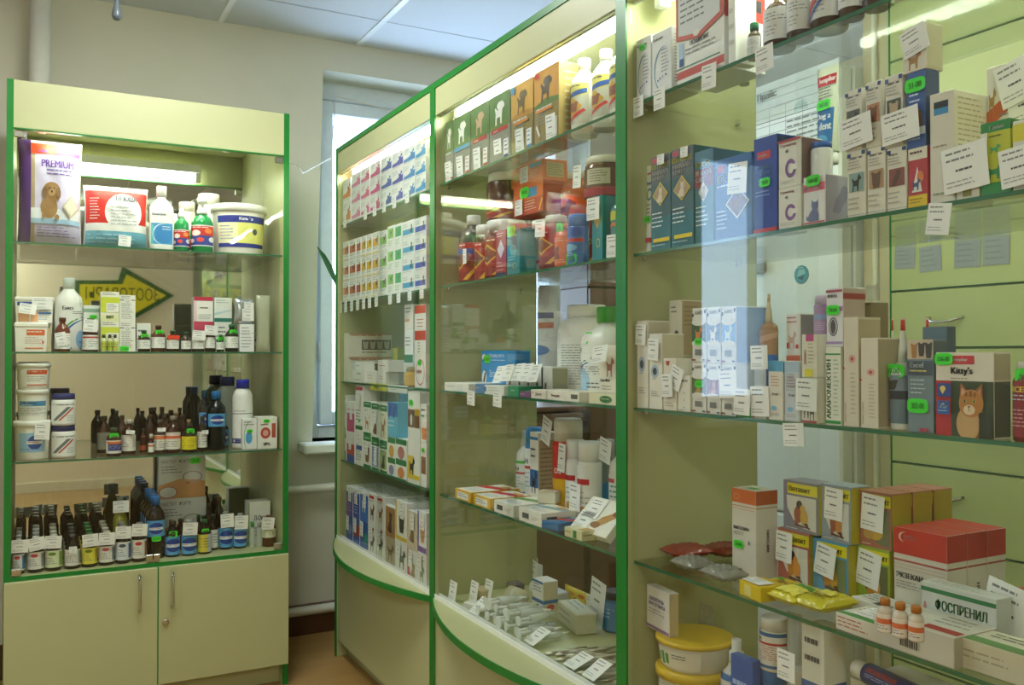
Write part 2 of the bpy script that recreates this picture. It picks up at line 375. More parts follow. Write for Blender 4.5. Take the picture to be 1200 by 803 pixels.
def cabinet_row(i, label):
    y1, y0 = BY[i], BY[i+1]
    t = empty('display_cabinet', (FB, y0, 0)); tag(t, label, 'display cabinet', 'bow-fronted display cabinets in a row')
    L = y1-y0-.0006
    def P(n, x0, x1, a, c, z0, z1, mt, bev=.001): return MB().box(x0, x1, a, c, z0, z1, mt, bev).build(n, t)
    for y in (0, L-PT):
        s = P('side_panel', .002, BD, y, y+PT, 0, B_T-.018, LAM2)
        MB().box(-.001, .003, y-.0002, y+PT+.0002, 0, B_T-.018, GREEN).build('green_edging', s)
    tp = P('top_panel', .002, BD, 0, L, B_T-.018, B_T, LAM2); MB().box(-.001, .003, 0, L, B_T-.018, B_T+.001, GREEN).build('green_edging', tp)
    P('fascia', .002, .018, PT, L-PT, B_F, B_T-.018, LAM)
    P('front_panel', .006, .022, PT, L-PT, .065, B_L-.018, LAM)
    P('plinth', .05, .066, PT, L-PT, 0, .08, LAM)
    # bow-fronted ledge
    n = 20; bow = .105
    arc = [(-4*bow*(k/n)*(1-k/n), L*k/n) for k in range(n+1)]
    lm = MB(); lm.prism([(BD-.01, 0), (BD-.01, L)]+[(x-.0, y) for x, y in arc[::-1]], B_L-.018, B_L, LAM2)
    ld = lm.build('ledge', t)
    e = MB(); v = []
    for x, y in arc: v += [(x-.0015, y, B_L-.0185), (x-.0015, y, B_L+.0008), (x+.003, y, B_L+.0008), (x+.003, y, B_L-.0185)]
    e.add(v, [(4*k+a, 4*k+(a+1) % 4, 4*k+4+(a+1) % 4, 4*k+4+a) for k in range(n) for a in range(4)], GREEN, False); e.build('green_edging', ld)
    tr = MB(); tr.box(.0, .018, PT, L-PT, B_L, B_L+.005, WHITE); tr.box(.0, .003, PT, L-PT, B_L+.005, B_L+.014, WHITE); tr.box(.015, .018, PT, L-PT, B_L+.005, B_L+.014, WHITE)
    tr.build('sliding_track', t)
    tr = MB(); tr.box(.019, .024, PT, L-PT, B_F-.002, B_F+.012, ALU); tr.build('head_track', t)
    for k, (a, c, x) in enumerate(((PT, L*.52, .004), (L*.48, L-PT, .010))):
        MB().box(x, x+.004, a+.002, c-.002, B_L+.006, B_F, GLASS).build('glass_door', t)
    for z in B_S:
        g = MB(); g.box(.020, BD-.012, PT+.001, L-PT-.001, z-.006, z, SHELF); g.box(.018, .020, PT+.001, L-PT-.001, z-.006, z, EDGE); g.build('glass_shelf', t)
        for y in (PT, L-PT-.008):
            for x in (.045, BD-.06): MB().lathe([(.004, 0), (.004, .008)], CHROME, 8, x, y, z-.0105, 'y').build('shelf_pin', t)
    if i == 0: P('back_panel', BD-.012, BD, PT, L-PT, .1, B_T-.018, LAM2)
    else:
        P('back_panel', BD-.012, BD, PT, L-PT, .1, B_L-.018, LAM2)
        MB().box(BD-.008, BD-.004, PT+.002, L-PT-.002, B_L+.002, B_T-.02, BACKG).build('back_glass', t)
    lampfix(t, (.062, L/2, B_F+.004), .9, 'y')
    return t
CB = [cabinet_row(0, 'bow-fronted glass cabinet at the window end of the row'), cabinet_row(1, 'middle bow-fronted glass cabinet of the row, bottles and flat boxes inside'),
      cabinet_row(2, 'bow-fronted glass cabinet at the camera end of the row, see-through back')]
# ------------------------------------------------------------------ goods: helpers
_TX = {}
def text_tris(s, bold=False):
    """outline of a line of lettering as triangles, scaled to unit cap height; returns verts, faces, width"""
    if s in _TX: return _TX[s]
    c = bpy.data.curves.new('lettering', 'FONT'); c.body = s; c.size = 1; c.resolution_u = 2
    o = bpy.data.objects.new('lettering', c); me = bpy.data.meshes.new_from_object(o)
    v = [(p.co.x, p.co.y) for p in me.vertices]; f = [list(p.vertices) for p in me.polygons]
    bpy.data.objects.remove(o); bpy.data.curves.remove(c); bpy.data.meshes.remove(me)
    if v:
        x0 = min(a for a, b in v); x1 = max(a for a, b in v); y0 = min(b for a, b in v); y1 = max(b for a, b in v); h = (y1-y0) or 1
        v = [((a-x0)/h, (b-y0)/h) for a, b in v]; w = (x1-x0)/h
    else: w = 1
    _TX[s] = (v, f, w); return _TX[s]
def H(n): return (math.sin(n*12.9898)*43758.5453) % 1
def split_poly(pts, du=.07):
    """an outline cut into small triangles so that it can follow a curved surface"""
    from mathutils.geometry import tessellate_polygon
    P = [Vector((a, b, 0)) for a, b in pts]; out = []; st = [[(P[i].x, P[i].y) for i in t] for t in tessellate_polygon([P])]
    while st:
        t = st.pop(); e = [max(abs(t[i][0]-t[(i+1) % 3][0]), .6*abs(t[i][1]-t[(i+1) % 3][1])) for i in range(3)]; k = e.index(max(e))
        if e[k] <= du: out.append(t); continue
        a, b, c = t[k], t[(k+1) % 3], t[(k+2) % 3]; m = ((a[0]+b[0])/2, (a[1]+b[1])/2); st += [[a, m, c], [m, b, c]]
    return out
SHAPES = {   # simple animal outlines, unit box
 'dog': [(.1,0),(.22,0),(.25,.3),(.55,.32),(.6,0),(.72,0),(.74,.4),(.8,.62),(.97,.68),(.98,.8),(.86,.9),(.74,1),(.66,.86),(.6,.66),(.3,.62),(.12,.78),(.05,.72),(.14,.5)],
 'cat': [(.2,0),(.8,0),(.82,.25),(.72,.5),(.78,.62),(.8,.98),(.68,.86),(.5,.86),(.38,.98),(.34,.7),(.4,.55),(.24,.4),(.1,.2),(.02,.3),(0,.1)],
 'bird': [(.3,0),(.45,.08),(.55,.3),(.75,.5),(.8,.75),(.95,.8),(.8,.92),(.62,1),(.48,.9),(.4,.7),(.2,.5),(.1,.25),(.02,.05)],
 'head': [(.2,0),(.8,0),(.9,.3),(.92,.6),(1,.9),(.8,.95),(.65,.85),(.35,.85),(.2,.95),(0,.9),(.08,.6),(.1,.3)],
}
def emit(mb, prims, fn, wm, hm, curved=False):
    """prims in (u, v) of a face wm x hm metres; fn(u, v, layer) -> point. Printed artwork lies on the surface."""
    for k, p in enumerate(prims):
        t = p[0]; L = k+1
        F0 = fn; fc = lambda u, v, l: F0(min(1, max(0, u)), min(1, max(0, v)), l)
        if t == 'r':
            _, u0, v0, u1, v1, c = p; nx = max(1, int(abs(u1-u0)*(22 if curved == 2 else 14))) if curved else 1; ny = (max(2, int(abs(v1-v0)*22)) if curved == 2 else 1)
            vs = [fn(u0+(u1-u0)*i/nx, v0+(v1-v0)*j/ny, L) for j in range(ny+1) for i in range(nx+1)]
            mb.add(vs, [(j*(nx+1)+i, j*(nx+1)+i+1, (j+1)*(nx+1)+i+1, (j+1)*(nx+1)+i) for j in range(ny) for i in range(nx)], mat(c), bool(curved))
        elif t == 'c':
            _, u, v, ru, rv, c = p; n = 28 if curved else 20; rings = (1, .83, .66, .5, .33, .16) if curved else (1,)
            vs = [fc(u+ru*q*math.cos(2*math.pi*i/n), v+rv*q*math.sin(2*math.pi*i/n), L) for q in rings for i in range(n)]
            fs = [(a*n+i, a*n+(i+1) % n, (a+1)*n+(i+1) % n, (a+1)*n+i) for a in range(len(rings)-1) for i in range(n)]+[[(len(rings)-1)*n+i for i in range(n)]]
            mb.add(vs, fs, mat(c))
        elif t == 'p':
            if curved:
                tr = split_poly(p[1]); mb.add([fc(u, v, L) for t3 in tr for u, v in t3], [(3*i, 3*i+1, 3*i+2) for i in range(len(tr))], mat(p[2]), True)
            else: mb.add([fn(u, v, L) for u, v in p[1]], [list(range(len(p[1])))], mat(p[2]))
        elif t == 's':
            _, sh, u, v, du, dv, c = p
            if curved:
                tr = split_poly([(u+du*a, v+dv*b) for a, b in SHAPES[sh]]); mb.add([fc(a, b, L) for t3 in tr for a, b in t3], [(3*i, 3*i+1, 3*i+2) for i in range(len(tr))], mat(c), True)
            else: mb.add([fc(u+du*a, v+dv*b, L) for a, b in SHAPES[sh]], [list(range(len(SHAPES[sh])))], mat(c))
        elif t == 'o':      # ring
            _, u, v, ru, rv, th, c = p; n = 20; vs = []
            for q in (1, 1-th): vs += [fc(u+ru*q*math.cos(2*math.pi*i/n), v+rv*q*math.sin(2*math.pi*i/n), L) for i in range(n)]
            mb.add(vs, [(i, (i+1) % n, n+(i+1) % n, n+i) for i in range(n)], mat(c))
        elif t == 'a':      # crescent arc, opening towards +u
            _, u, v, ru, rv, th, c = p; n = 14; vs = []
            for i in range(n+1):
                a = math.pi*(.42+1.05*i/n); w = 1-th*math.sin(math.pi*i/n)
                vs += [fc(u+ru*math.cos(a), v+rv*math.sin(a), L), fc(u+ru*w*math.cos(a), v+rv*w*math.sin(a), L)]
            mb.add(vs, [(2*i, 2*i+1, 2*i+3, 2*i+2) for i in range(n)], mat(c))
        elif t == 't':
            _, s, u, v, hv, c = p[:6]; rot = p[6] if len(p) > 6 else 0; mw = p[7] if len(p) > 7 else None
            V, Fc, w = text_tris(s, len(s) < 12)
            hh = hv*(wm if rot else hm); sx = hh
            lim = (mw if mw else (.96-u))*wm if not rot else (mw if mw else (.97-v))*hm
            if w*hh > lim: sx = lim/w
            for k2 in ((0, .06, .12) if len(s) < 12 else (0,)):     # heavier strokes for titles
                if not rot: vs = [fn(u+(a+k2)*sx/wm, v+b*hv, L) for a, b in V]
                else: vs = [fn(u-b*hh/wm, v+(a+k2)*sx/hm, L) for a, b in V]
                mb.add(vs, Fc, mat(c, noise=0))
        elif t == 'l':      # small print, too small to read: n lines of words
            _, u0, v0, u1, v1, n, c = p
            for j in range(n):
                va = v1-(v1-v0)*(j+.15)/n; vb = va-(v1-v0)*.30/n; u = u0; end = u0+(u1-u0)*(.65+.35*H(j*7+k+u0*31))
                while u < end-.01:
                    du = min((u1-u0)*(.1+.16*H(u*57+j*3)), end-u); m2 = max(1, int(du*10)) if curved else 1
                    vs = [fn(u+du*i/m2, vv, L) for vv in (va, vb) for i in range(m2+1)]
                    mb.add(vs, [(i, i+1, m2+2+i, m2+1+i) for i in range(m2)], mat(c)); u += du+(u1-u0)*.035
E0 = .00025
class Pl:                              # a place on a shelf, read off the photograph at the depth of that shelf
    pass
def at(S, x0, x1, yt, set=.0, base=None, yb=None):
    kind, z, front = S; q = Pl(); q.args = (S, x0, x1, yt, base, yb); P = front+set
    zb = base.top if isinstance(base, Pl) else (base if base is not None else z)
    ym = yt if yb is None else yb
    if kind == 'A':
        if yb is not None: zb = onY((x0+x1)/2, yb, P)[1]
        a, b = onY(x0, ym, P)[0], onY(x1, ym, P)[0]; q.z1 = onY((x0+x1)/2, yt, P)[1]; q.c = ((a+b)/2, P); q.w = b-a; q.rot = 0; q.n = (0, 1)
    else:
        if yb is not None: zb = onX((x0+x1)/2, yb, P)[1]
        a, b = onX(x0, ym, P)[0], onX(x1, ym, P)[0]; q.z1 = onX((x0+x1)/2, yt, P)[1]; q.c = (P, (a+b)/2); q.w = a-b; q.rot = -math.pi/2; q.n = (1, 0)
    # keep the thing clear of the cabinet's own panels and of the shelf above
    if kind == 'A':
        lo, hi = AX0+PT+.004, AX1-PT-.004; a2, b2 = max(a, lo), min(b, hi); q.c = ((a2+b2)/2, P); q.w = b2-a2
        q.dmax = FA+AD-.018-P; ceil = min([s for s in A_S if s > zb+.02]+[A_F+.004])-.008
    else:
        mid = (a+b)/2; k = min(range(3), key=lambda i: abs(mid-(BY[i]-.5))); lo, hi = BY[k+1]+PT+.005, BY[k]-PT-.005
        a2, b2 = min(a, hi), max(b, lo); q.c = (P, (a2+b2)/2); q.w = a2-b2; q.dmax = FB+BD-.014-P; ceil = min([s for s in B_S if s > zb+.02]+[B_F-.014])-.008
    if q.w < .006: print('NARROW', x0, x1, yt, set); q.w = .012
    q.z1 = min(q.z1, ceil); q.ceil = ceil
    q.w -= .0012; q.z = zb+.0004; q.h = max(.006, q.z1-q.z); q.top = q.z+q.h; q.S = S; q.set = set
    return q
PLACED = []
def claim(q, d, soft=True):
    """keep goods from running into each other: trim a sliver, shorten the depth or move the newcomer back"""
    if not hasattr(q, 'args'): return d
    def span(): return ('A', q.c[0]-q.w/2, q.c[0]+q.w/2, q.c[1], q.z, q.z+q.h) if q.n == (0, 1) else ('B', q.c[1]-q.w/2, q.c[1]+q.w/2, q.c[0], q.z, q.z+q.h)
    for _ in range(8):
        K, a0, a1, P, z0, z1 = span(); hit = None
        for o in PLACED:
            if o[0] == K and o[1] < a1-.0004 and o[2] > a0+.0004 and o[3] < P+d and o[3]+o[6] > P and o[4] < z1-.0004 and o[5] > z0+.0004: hit = o; break
        if not hit: break
        ov = min(a1, hit[2])-max(a0, hit[1])
        if ov < .2*(a1-a0):                                   # a sliver: narrow the newcomer
            c = (a0+hit[1]-.0006)/2 if hit[1] > a0 else (a1+hit[2]+.0006)/2; q.w = (a1-a0)-ov-.0012
            q.c = (c, q.c[1]) if K == 'A' else (q.c[0], c)
        elif soft and hit[3]-P >= .018: d = hit[3]-P-.001      # something behind: less deep
        elif hit[3]+hit[6]-P+.001+d <= getattr(q, 'dmax', 9): shift(q, hit[3]+hit[6]-P+.001)
        elif soft and getattr(q, 'dmax', 9)-(hit[3]+hit[6]-P+.001) > .012: d = getattr(q, 'dmax', 9)-(hit[3]+hit[6]-P+.001); shift(q, hit[3]+hit[6]-P+.001)
        else: break
    K, a0, a1, P, z0, z1 = span(); PLACED.append((K, a0, a1, P, z0, z1, d)); return d
def shift(q, by):
    S, x0, x1, yt, base, yb = q.args; w0, z, ar = q.w, q.z, q.args; r = at(S, x0, x1, yt, q.set+by, base if yb is None else z, None); off = getattr(q, 'off', 0)
    k = (1+by/ (q.c[1] if q.n == (0, 1) else q.c[0])); q.set = r.set; q.w = w0*k; q.dmax = r.dmax; q.h = min(q.h*k, q.ceil-q.z)
    if q.n == (0, 1): lo, hi = AX0+PT+.004, AX1-PT-.004; q.c = (max(lo+q.w/2, min(hi-q.w/2, q.c[0]*k)), q.c[1]+by)
    else: i = min(range(3), key=lambda i: abs(q.c[1]-(BY[i]-.5))); lo, hi = BY[i+1]+PT+.005, BY[i]-PT-.005; q.w = min(q.w, hi-lo); q.c = (q.c[0]+by, max(lo+q.w/2, min(hi-q.w/2, q.c[1]*k)))
    q.top = q.z+q.h
def pos(q, d): return (q.c[0]+q.n[0]*d/2, q.c[1]+q.n[1]*d/2, q.z)
def stick(par, fn, spots, wm, hm, curved=False):
    for i, (u, v, *rest) in enumerate(spots):
        m = MB(); w = (rest[0] if rest else .022)/wm; h = w*wm*.6/hm; v = max(v, h*.6)
        off = lambda a, b, L: fn(a, b, L+9)
        n = 12
        P = [(u+w/2*math.copysign(abs(math.cos(2*math.pi*k/n+.26))**.5, math.cos(2*math.pi*k/n+.26)), v+h/2*math.copysign(abs(math.sin(2*math.pi*k/n+.26))**.5, math.sin(2*math.pi*k/n+.26))) for k in range(n)]
        m.add([off(a, b, 0) for a, b in P], [list(range(n))], STK); emit(m, [('t', '%d-00' % (35+int(H(u*9+v*5+w)*400)), u-w*.3, v-h*.2, h*.4, '#2c9c20', 0, w*.6)], lambda a, b, L: off(a, b, L), wm, hm)
        o = m.build('price_sticker', par); o['label'] = 'fluorescent green price sticker'
def tagcard(w, h, seed=0):
    m = MB(); m.box(-w/2, w/2, -.0003, .0003, -h, 0, TAGM)
    g = '#85868c'
    emit(m, [('l', .1, .62, .9, .92, 2, g), ('l', .3, .36, .75, .52, 1, '#5a5b62'), ('l', .08, .08, .92, .26, 2, '#a4a5aa')], lambda u, v, L: (-w/2+u*w, -.0003-.0002*L, -h+v*h), w, h)
    return m
TC = [0]
def tags(par, w, h, d, spots):
    """paper price tags taped on a pack: (u, v_top, width, height, roll, tilt)"""
    for s in spots:
        u, v, tw, th = s[:4]; roll = math.radians(s[4]) if len(s) > 4 else 0; tilt = math.radians(s[5]) if len(s) > 5 else 0
        TC[0] += 1; v = max(v, (th+.004)/h) if not roll > 15 else v
        o = tagcard(tw, th).build('price_tag', par, ((u-.5)*w, -d/2-.0025-.0013*(TC[0] % 4)-(th*abs(math.sin(tilt)) if tilt < 0 else 0), v*h), (tilt, roll, 0)); o['label'] = 'white paper price tag'
def fin(name, label, cat, q, d, group, rz, kids):
    t = empty(name, pos(q, d), q.rot+math.radians(rz)); tag(t, label, cat, group); return t
def lab(x): return x
_BX = {}
def box(q, d, col, label, F=(), R=(), Lf=(), T=(), name='medicine_carton', cat='carton', group=None, rz=0, st=(), tg=(), key=None, dm=0.0):
    """printed carton; key lets equal cartons share one mesh"""
    d = min(d, getattr(q, 'dmax', 9)); q.h = min(q.h, getattr(q, 'ceil', 9)-q.z)
    d = claim(q, d)
    w, h = q.w, q.h; q.top = q.z+h
    kids = bool(st or tg)
    me = _BX.get(key) if key else None
    if me is None:
        m = MB(); m.box(-w/2, w/2, -d/2, d/2, 0, h, mat(col), .0007)
        emit(m, F, lambda u, v, L: ((u-.5)*w, -d/2-E0*L, v*h), w, h)
        emit(m, R, lambda u, v, L: (w/2+E0*L, -d/2+u*d, v*h), d, h)
        emit(m, Lf, lambda u, v, L: (-w/2-E0*L, d/2-u*d, v*h), d, h)
        emit(m, T, lambda u, v, L: ((u-.5)*w, -d/2+v*d, h+E0*L), w, d)
        me = m.mesh(name)
        if key: _BX[key] = me
    if not kids:
        o = bpy.data.objects.new(name, me); COL.objects.link(o); o.location = pos(q, d); o.rotation_euler = (0, 0, q.rot+math.radians(rz)); tag(o, label, cat, group); q.d = d; q.o = o; return q
    t = fin(name, label, cat, q, d, group, rz, kids)
    o = bpy.data.objects.new('carton' if cat == 'carton' else 'body', me); COL.objects.link(o); o.parent = t
    stick(t, lambda u, v, L: ((u-.5)*w, -d/2-E0*L, v*h), st, w, h); tags(t, w, h, d, tg); q.d = d; q.o = t; return q
def band(v0, v1, c): return ('r', 0.004, v0, .996, v1, c)
# lathe profiles: body (radius share, height share), then cap
PR = {
 'amber': ([(.9,0),(1,.02),(1,.58),(.97,.64),(.75,.72),(.45,.80),(.38,.84),(.38,.90)], [(.46,.88),(.46,.985),(.42,1)]),
 'jug':   ([(.93,0),(1,.02),(1,.56),(.97,.63),(.85,.70),(.55,.80),(.38,.86),(.33,.88)], [(.40,.87),(.40,.985),(.37,1)]),
 'round': ([(.93,0),(1,.02),(1,.70),(.97,.77),(.8,.83),(.60,.86),(.56,.88)], [(.66,.87),(.66,.985),(.62,1)]),
 'jar':   ([(.95,0),(1,.02),(1,.76),(.92,.81),(.88,.83)], [(.93,.82),(.93,.985),(.88,1)]),
 'aero':  ([(.96,0),(1,.02),(1,.74),(.9,.77)], [(.93,.76),(.93,.97),(.84,1)]),
 'vial':  ([(.93,0),(1,.03),(1,.62),(.9,.70),(.55,.76),(.5,.82)], [(.68,.80),(.68,.98),(.6,1)]),
 'spray': ([(.93,0),(1,.02),(1,.60),(.9,.68),(.5,.74),(.42,.78)], [(.46,.77),(.46,.88),(.3,.89),(.3,1)]),
 'pump':  ([(.93,0),(1,.02),(1,.55),(.8,.64),(.4,.70),(.4,.72)], [(.5,.71),(.5,.78),(.16,.79),(.16,.9),(.5,.91),(.5,1)]),
 'drop':  ([(.93,0),(1,.02),(1,.50),(.9,.56),(.45,.60)], [(.42,.60),(.34,.74),(.16,.90),(.17,.905),(.17,1)]),
 'tub':   ([(.86,0),(.88,.02),(.97,.84),(.97,.86)], [(1.04,.85),(1.04,.97),(.99,1)]),
 'tall':  ([(.93,0),(1,.02),(1,.66),(.96,.72),(.7,.78),(.42,.84),(.4,.87)], [(.48,.86),(.48,.985),(.45,1)]),
 'oval':  ([(.93,0),(1,.02),(1,.60),(.96,.68),(.6,.76),(.36,.80),(.34,.84)], [(.42,.83),(.42,.985),(.38,1)]),
 'wide':  ([(.93,0),(1,.02),(1,.66),(.9,.74),(.45,.83),(.36,.85)], [(.42,.85),(.42,.985),(.38,1)]),
}
def bottle(q, kind, col, cap, label, F=(), lv=(.1, .55), ang=100, lcol='#efefea', name='medicine_bottle', cat='bottle', group=None, sq=1.0, st=(), tg=(), fill=None, glossy=.12, rz=0, extra=None, noisy=0, key=None):
    """turned bottle: body, cap and a printed label wrapped round its front"""
    q.h = min(q.h, getattr(q, 'ceil', 9)-q.z); q.w = min(q.w, getattr(q, 'dmax', 9)/sq); d = claim(q, q.w*sq, False); q.w = min(q.w, getattr(q, 'dmax', 9)/sq); R = q.w/2; h = q.h; d = 2*R*sq; q.top = q.z+h; t = fin(name, label, cat, q, d, group, rz, True)
    body, cp = PR[kind]; bm_ = mat(col, glossy, noise=.02) if isinstance(col, str) else col
    def share(nm, make):
        k = (key, nm)
        if key and k in _BX: me = _BX[k]
        else:
            me = make().mesh(nm)
            if key: _BX[k] = me
        o = bpy.data.objects.new(nm, me); COL.objects.link(o); o.parent = t; return o
    share('body', lambda: MB().lathe([(r*R, z*h) for r, z in body], bm_, 20, sq=sq))
    if fill: share('liquid', lambda: MB().lathe([(R*.86, .02*h), (R*.86, .45*h)], mat(fill, .2), 16, sq=sq))
    c = share('lid' if kind in ('tub', 'jar') else 'cap', lambda: MB().lathe([(r*R, z*h) for r, z in cp], mat(cap, .4, noise=.02) if isinstance(cap, str) else cap, 20, sq=sq))
    if kind == 'drop' : share('tip', lambda: MB().lathe([(.2*R, .89*h), (.17*R, 1.002*h)], mat(extra or '#c8201c', .4), 12))
    if lcol or F:
        v0, v1 = lv; A = math.radians(ang); hm = (v1-v0)*h; wm = 2*A*R
        def rad(v):
            z = v0+(v1-v0)*v; pr = body
            for (r0, a), (r1, b) in zip(pr, pr[1:]):
                if a <= z <= b: return r0+(r1-r0)*(z-a)/((b-a) or 1)
            return pr[-1][0]
        def fn(u, v, L):
            a = (u-.5)*2*A; r = R*rad(v)+.0004+E0*L; return (r*math.sin(a), -r*math.cos(a)*sq, (v0+(v1-v0)*v)*h)
        m = MB(); emit(m, ([('r', 0, 0, 1, 1, lcol)] if lcol else [])+list(F), fn, wm, hm, 1 if kind != 'tub' else 2)
        if m.f:
            k = (key, 'label')
            me = _BX.get(k) if key else None
            if me is None:
                me = m.mesh('label')
                if key: _BX[k] = me
            o = bpy.data.objects.new('label', me); COL.objects.link(o); o.parent = t
    if st: stick(t, lambda u, v, L: ((lambda a, r: (r*math.sin(a), -r*math.cos(a)*sq, v*h))((u-.5)*2, R*(1.0 if v < .6 else .8)+.001+E0*L)), st, 2*R, h)
    tags(t, 2*R, h, d, tg); q.d = d; q.o = t; return q
def pillow(q, d, col, label, F=(), name='plastic_bag', cat='bag', group=None, rz=0, tg=(), top=.06, film_=None, flat=False, crinkle=.03):
    """filled soft pack with crimped edges"""
    d = min(d, getattr(q, 'dmax', 9)) if not flat else d
    if not flat: d = claim(q, d)
    w, h = q.w, q.h
    def bulge(u, v): return max(0, (1-abs(2*u-1)**3.2))**.6*max(0, (1-abs(2*v-1)**3.5))**.6
    def pt(u, v, s, e=0):
        k = .012 if not flat else crinkle
        pin = 1-.05*(1-abs(2*v-1)**2)*abs(2*u-1)
        y = s*(d/2*bulge(u, v)+e)+k*d*(math.sin(23*u+9*v)*math.sin(17*v)+(.8*math.sin(61*u-37*v)*math.sin(47*v+13*u) if k > .05 else 0))*(1 if k < .05 else bulge(u, v))
        x, z = (u-.5)*w*pin, v*h
        return (x, y, z) if not flat else (x, z-h/2, d/2-y+.0005)
    m = MB(); n = 22; mt = film_ or mat(col, .3)
    for s in (-1, 1):
        vs = [pt(i/n, j/n, s) for j in range(n+1) for i in range(n+1)]
        m.add(vs, [(j*(n+1)+i, j*(n+1)+i+1, (j+1)*(n+1)+i+1, (j+1)*(n+1)+i) for j in range(n) for i in range(n)], mt, True)
    if F: emit(m, F, lambda u, v, L: pt(u, v, -1, .0010+.0007*L), w, h, 2)
    if tg:
        t = fin(name, label, cat, q, d if not flat else h, group, rz, True); m.build('bag', t); tags(t, w, h, d, tg); q.o = t
    else:
        o = m.build(name, None, pos(q, d if not flat else h), (0, 0, q.rot+math.radians(rz))); tag(o, label, cat, group); q.o = o
    q.d = d; return q
def hang(S, x, y0, y1, w, label, group, roll=0, set=-.006):
    """price tag taped to the edge of a glass shelf, hanging down"""
    kind, z, front = S; P = front+set
    if kind == 'A': X, zt = onY(x, y0, P); loc, rot, hh = (X, P, zt), 0, zt-onY(x, y1, P)[1]
    else: Y, zt = onX(x, y0, P); loc, rot, hh = (P, Y, zt), -math.pi/2, zt-onX(x, y1, P)[1]
    o = tagcard(w, hh).build('price_tag', None, loc, (0, math.radians(roll), rot)); return tag(o, label, 'price tag', group)
ORD = ['first', 'second', 'third', 'fourth', 'fifth', 'sixth', 'seventh', 'eighth', 'ninth', 'tenth', 'eleventh', 'twelfth', 'thirteenth']
A1, A2, A3 = [('A', z, FA+.03) for z in A_S]; A4 = ('A', A_B, FA+.025)
B1, B2, B3, B4 = [('B', z, FB+.023) for z in B_S]; B5 = ('B', B_L, FB+.023)
# lettering of the arrow sign
_m = MB(); _V, _F, _w = text_tris('ЗООТОВАРЫ'); _hh = .115; _sx = .62/_w
_m.add([(1.02-a*_sx, RY+.0255, (tip[1]-.055)+b*_hh) for a, b in _V], _F, mat('#2a4a1c', .5)); _m.build('lettering', ar)
# ------------------------------------------------------------------ cabinet by the wall, top shelf
import copy
def deep(q, dy, dz=0):
    r = copy.copy(q)
    r.c = (q.c[0], q.c[1]+dy) if q.S[0] == 'A' else (q.c[0]+dy, q.c[1]); return r
LT = '#5a5a60'
q = at(A1, 20, 98, 160, .02)
pq = pillow(q, .17, '#efeaf2', 'purple and lilac pack of puppy training pads with a puppy picture', name='training_pad_pack', cat='pack', rz=0, F=[
    ('r', .0, .0, .20, 1, '#5b2a94'), ('r', .2, .02, .26, .95, '#bfa98a'), ('r', .26, .03, .97, .9, '#d9d0ec'), ('r', .2, .84, .97, .885, '#6a3aa6'),
    ('r', .2, .84, .60, .95, '#e2401f'), ('t', 'PREMIUM', .36, .715, .07, '#6a3f9e', 0, .5), ('l', .44, .63, .88, .70, 2, '#6a4aa0'),
    ('r', .2, .22, .97, .33, '#eef2fa'), ('r', .2, .19, .97, .235, '#a9cdea'),
    ('c', .52, .50, .13, .075, '#a07844'), ('c', .48, .34, .13, .10, '#a8824e'), ('c', .50, .42, .10, .10, '#9a7240'), ('c', .41, .47, .04, .055, '#7d5a30'), ('c', .62, .47, .04, .055, '#7d5a30'), ('c', .52, .475, .05, .035, '#c39a66'), ('c', .52, .485, .015, .012, '#2e2118'), ('c', .49, .515, .009, .009, '#2e2118'), ('c', .56, .515, .009, .009, '#2e2118'), ('c', .40, .26, .03, .025, '#a8824e'), ('c', .60, .25, .035, .025, '#a8824e'),
    ('p', [(.68, .35), (.82, .25), (.96, .35), (.82, .46)], '#c9bda4'), ('p', [(.71, .35), (.82, .27), (.93, .35), (.82, .44)], '#ded6c2'), ('l', .30, .06, .9, .16, 4, '#8a74b4')])
m_ = MB(); w_, h_ = q.w, q.h
m_.box(-w_*.44, -w_*.36, -.002, .002, h_*.97, h_*1.07, mat('#8a8790', .3))
m_.build('crimped_end', pq.o)
q = at(A1, 98, 176, 216, .03)
pillow(q, .13, '#f1efe9', 'red and white nappy pack with a white oval and blue foot', name='nappy_pack', cat='pack', tg=[(.62, .2, .04, .038, 4)], F=[
    ('r', .02, .38, .98, .9, '#dd2a20'), ('c', .60, .56, .29, .30, '#f5f4f0'), ('r', .02, .02, .98, .26, '#7fc6e0'), ('r', .02, .26, .98, .38, '#f5f4f0'), ('l', .08, .42, .24, .78, 8, '#e9d8d4'), ('t', 'ПЛЮША', .48, .74, .09, '#4a4e5a', 0, .32), ('l', .4, .34, .82, .66, 6, '#b4b8be'), ('l', .05, .05, .9, .22, 3, '#bfe2ee')])
q = at(A1, 173, 205, 217, .03)
bottle(q, 'oval', '#f3f3ef', '#f6f6f2', 'white bottle with blue swirl label beside the nappy pack', lv=(.06, .6), ang=70, sq=.62, glossy=.3, lcol='#f1f2ef', F=[('t', 'Шампунь', .12, .86, .085, '#5c6470', 0, .8), ('r', .08, .06, .92, .66, '#3e9ad2'), ('c', .58, .34, .33, .26, '#2f86c8'), ('a', .55, .35, .40, .30, .12, '#eef6fa'), ('r', .08, .06, .2, .62, '#5cc4cf'), ('l', .5, .44, .88, .58, 2, '#e5f1f8')])
FLV = [('r', 0, .05, 1, .5, '#2b3f92'), ('r', 0, .5, 1, .95, '#d12f2a'), ('c', .3, .62, .12, .14, '#f3e7de'), ('c', .62, .72, .1, .12, '#f08a3c'), ('c', .72, .32, .1, .13, '#e8e6f0'), ('c', .42, .3, .09, .11, '#e34b4b'), ('c', .2, .25, .07, .1, '#f0d8e0'), ('l', .12, .8, .8, .92, 1, '#f5f0ea')]
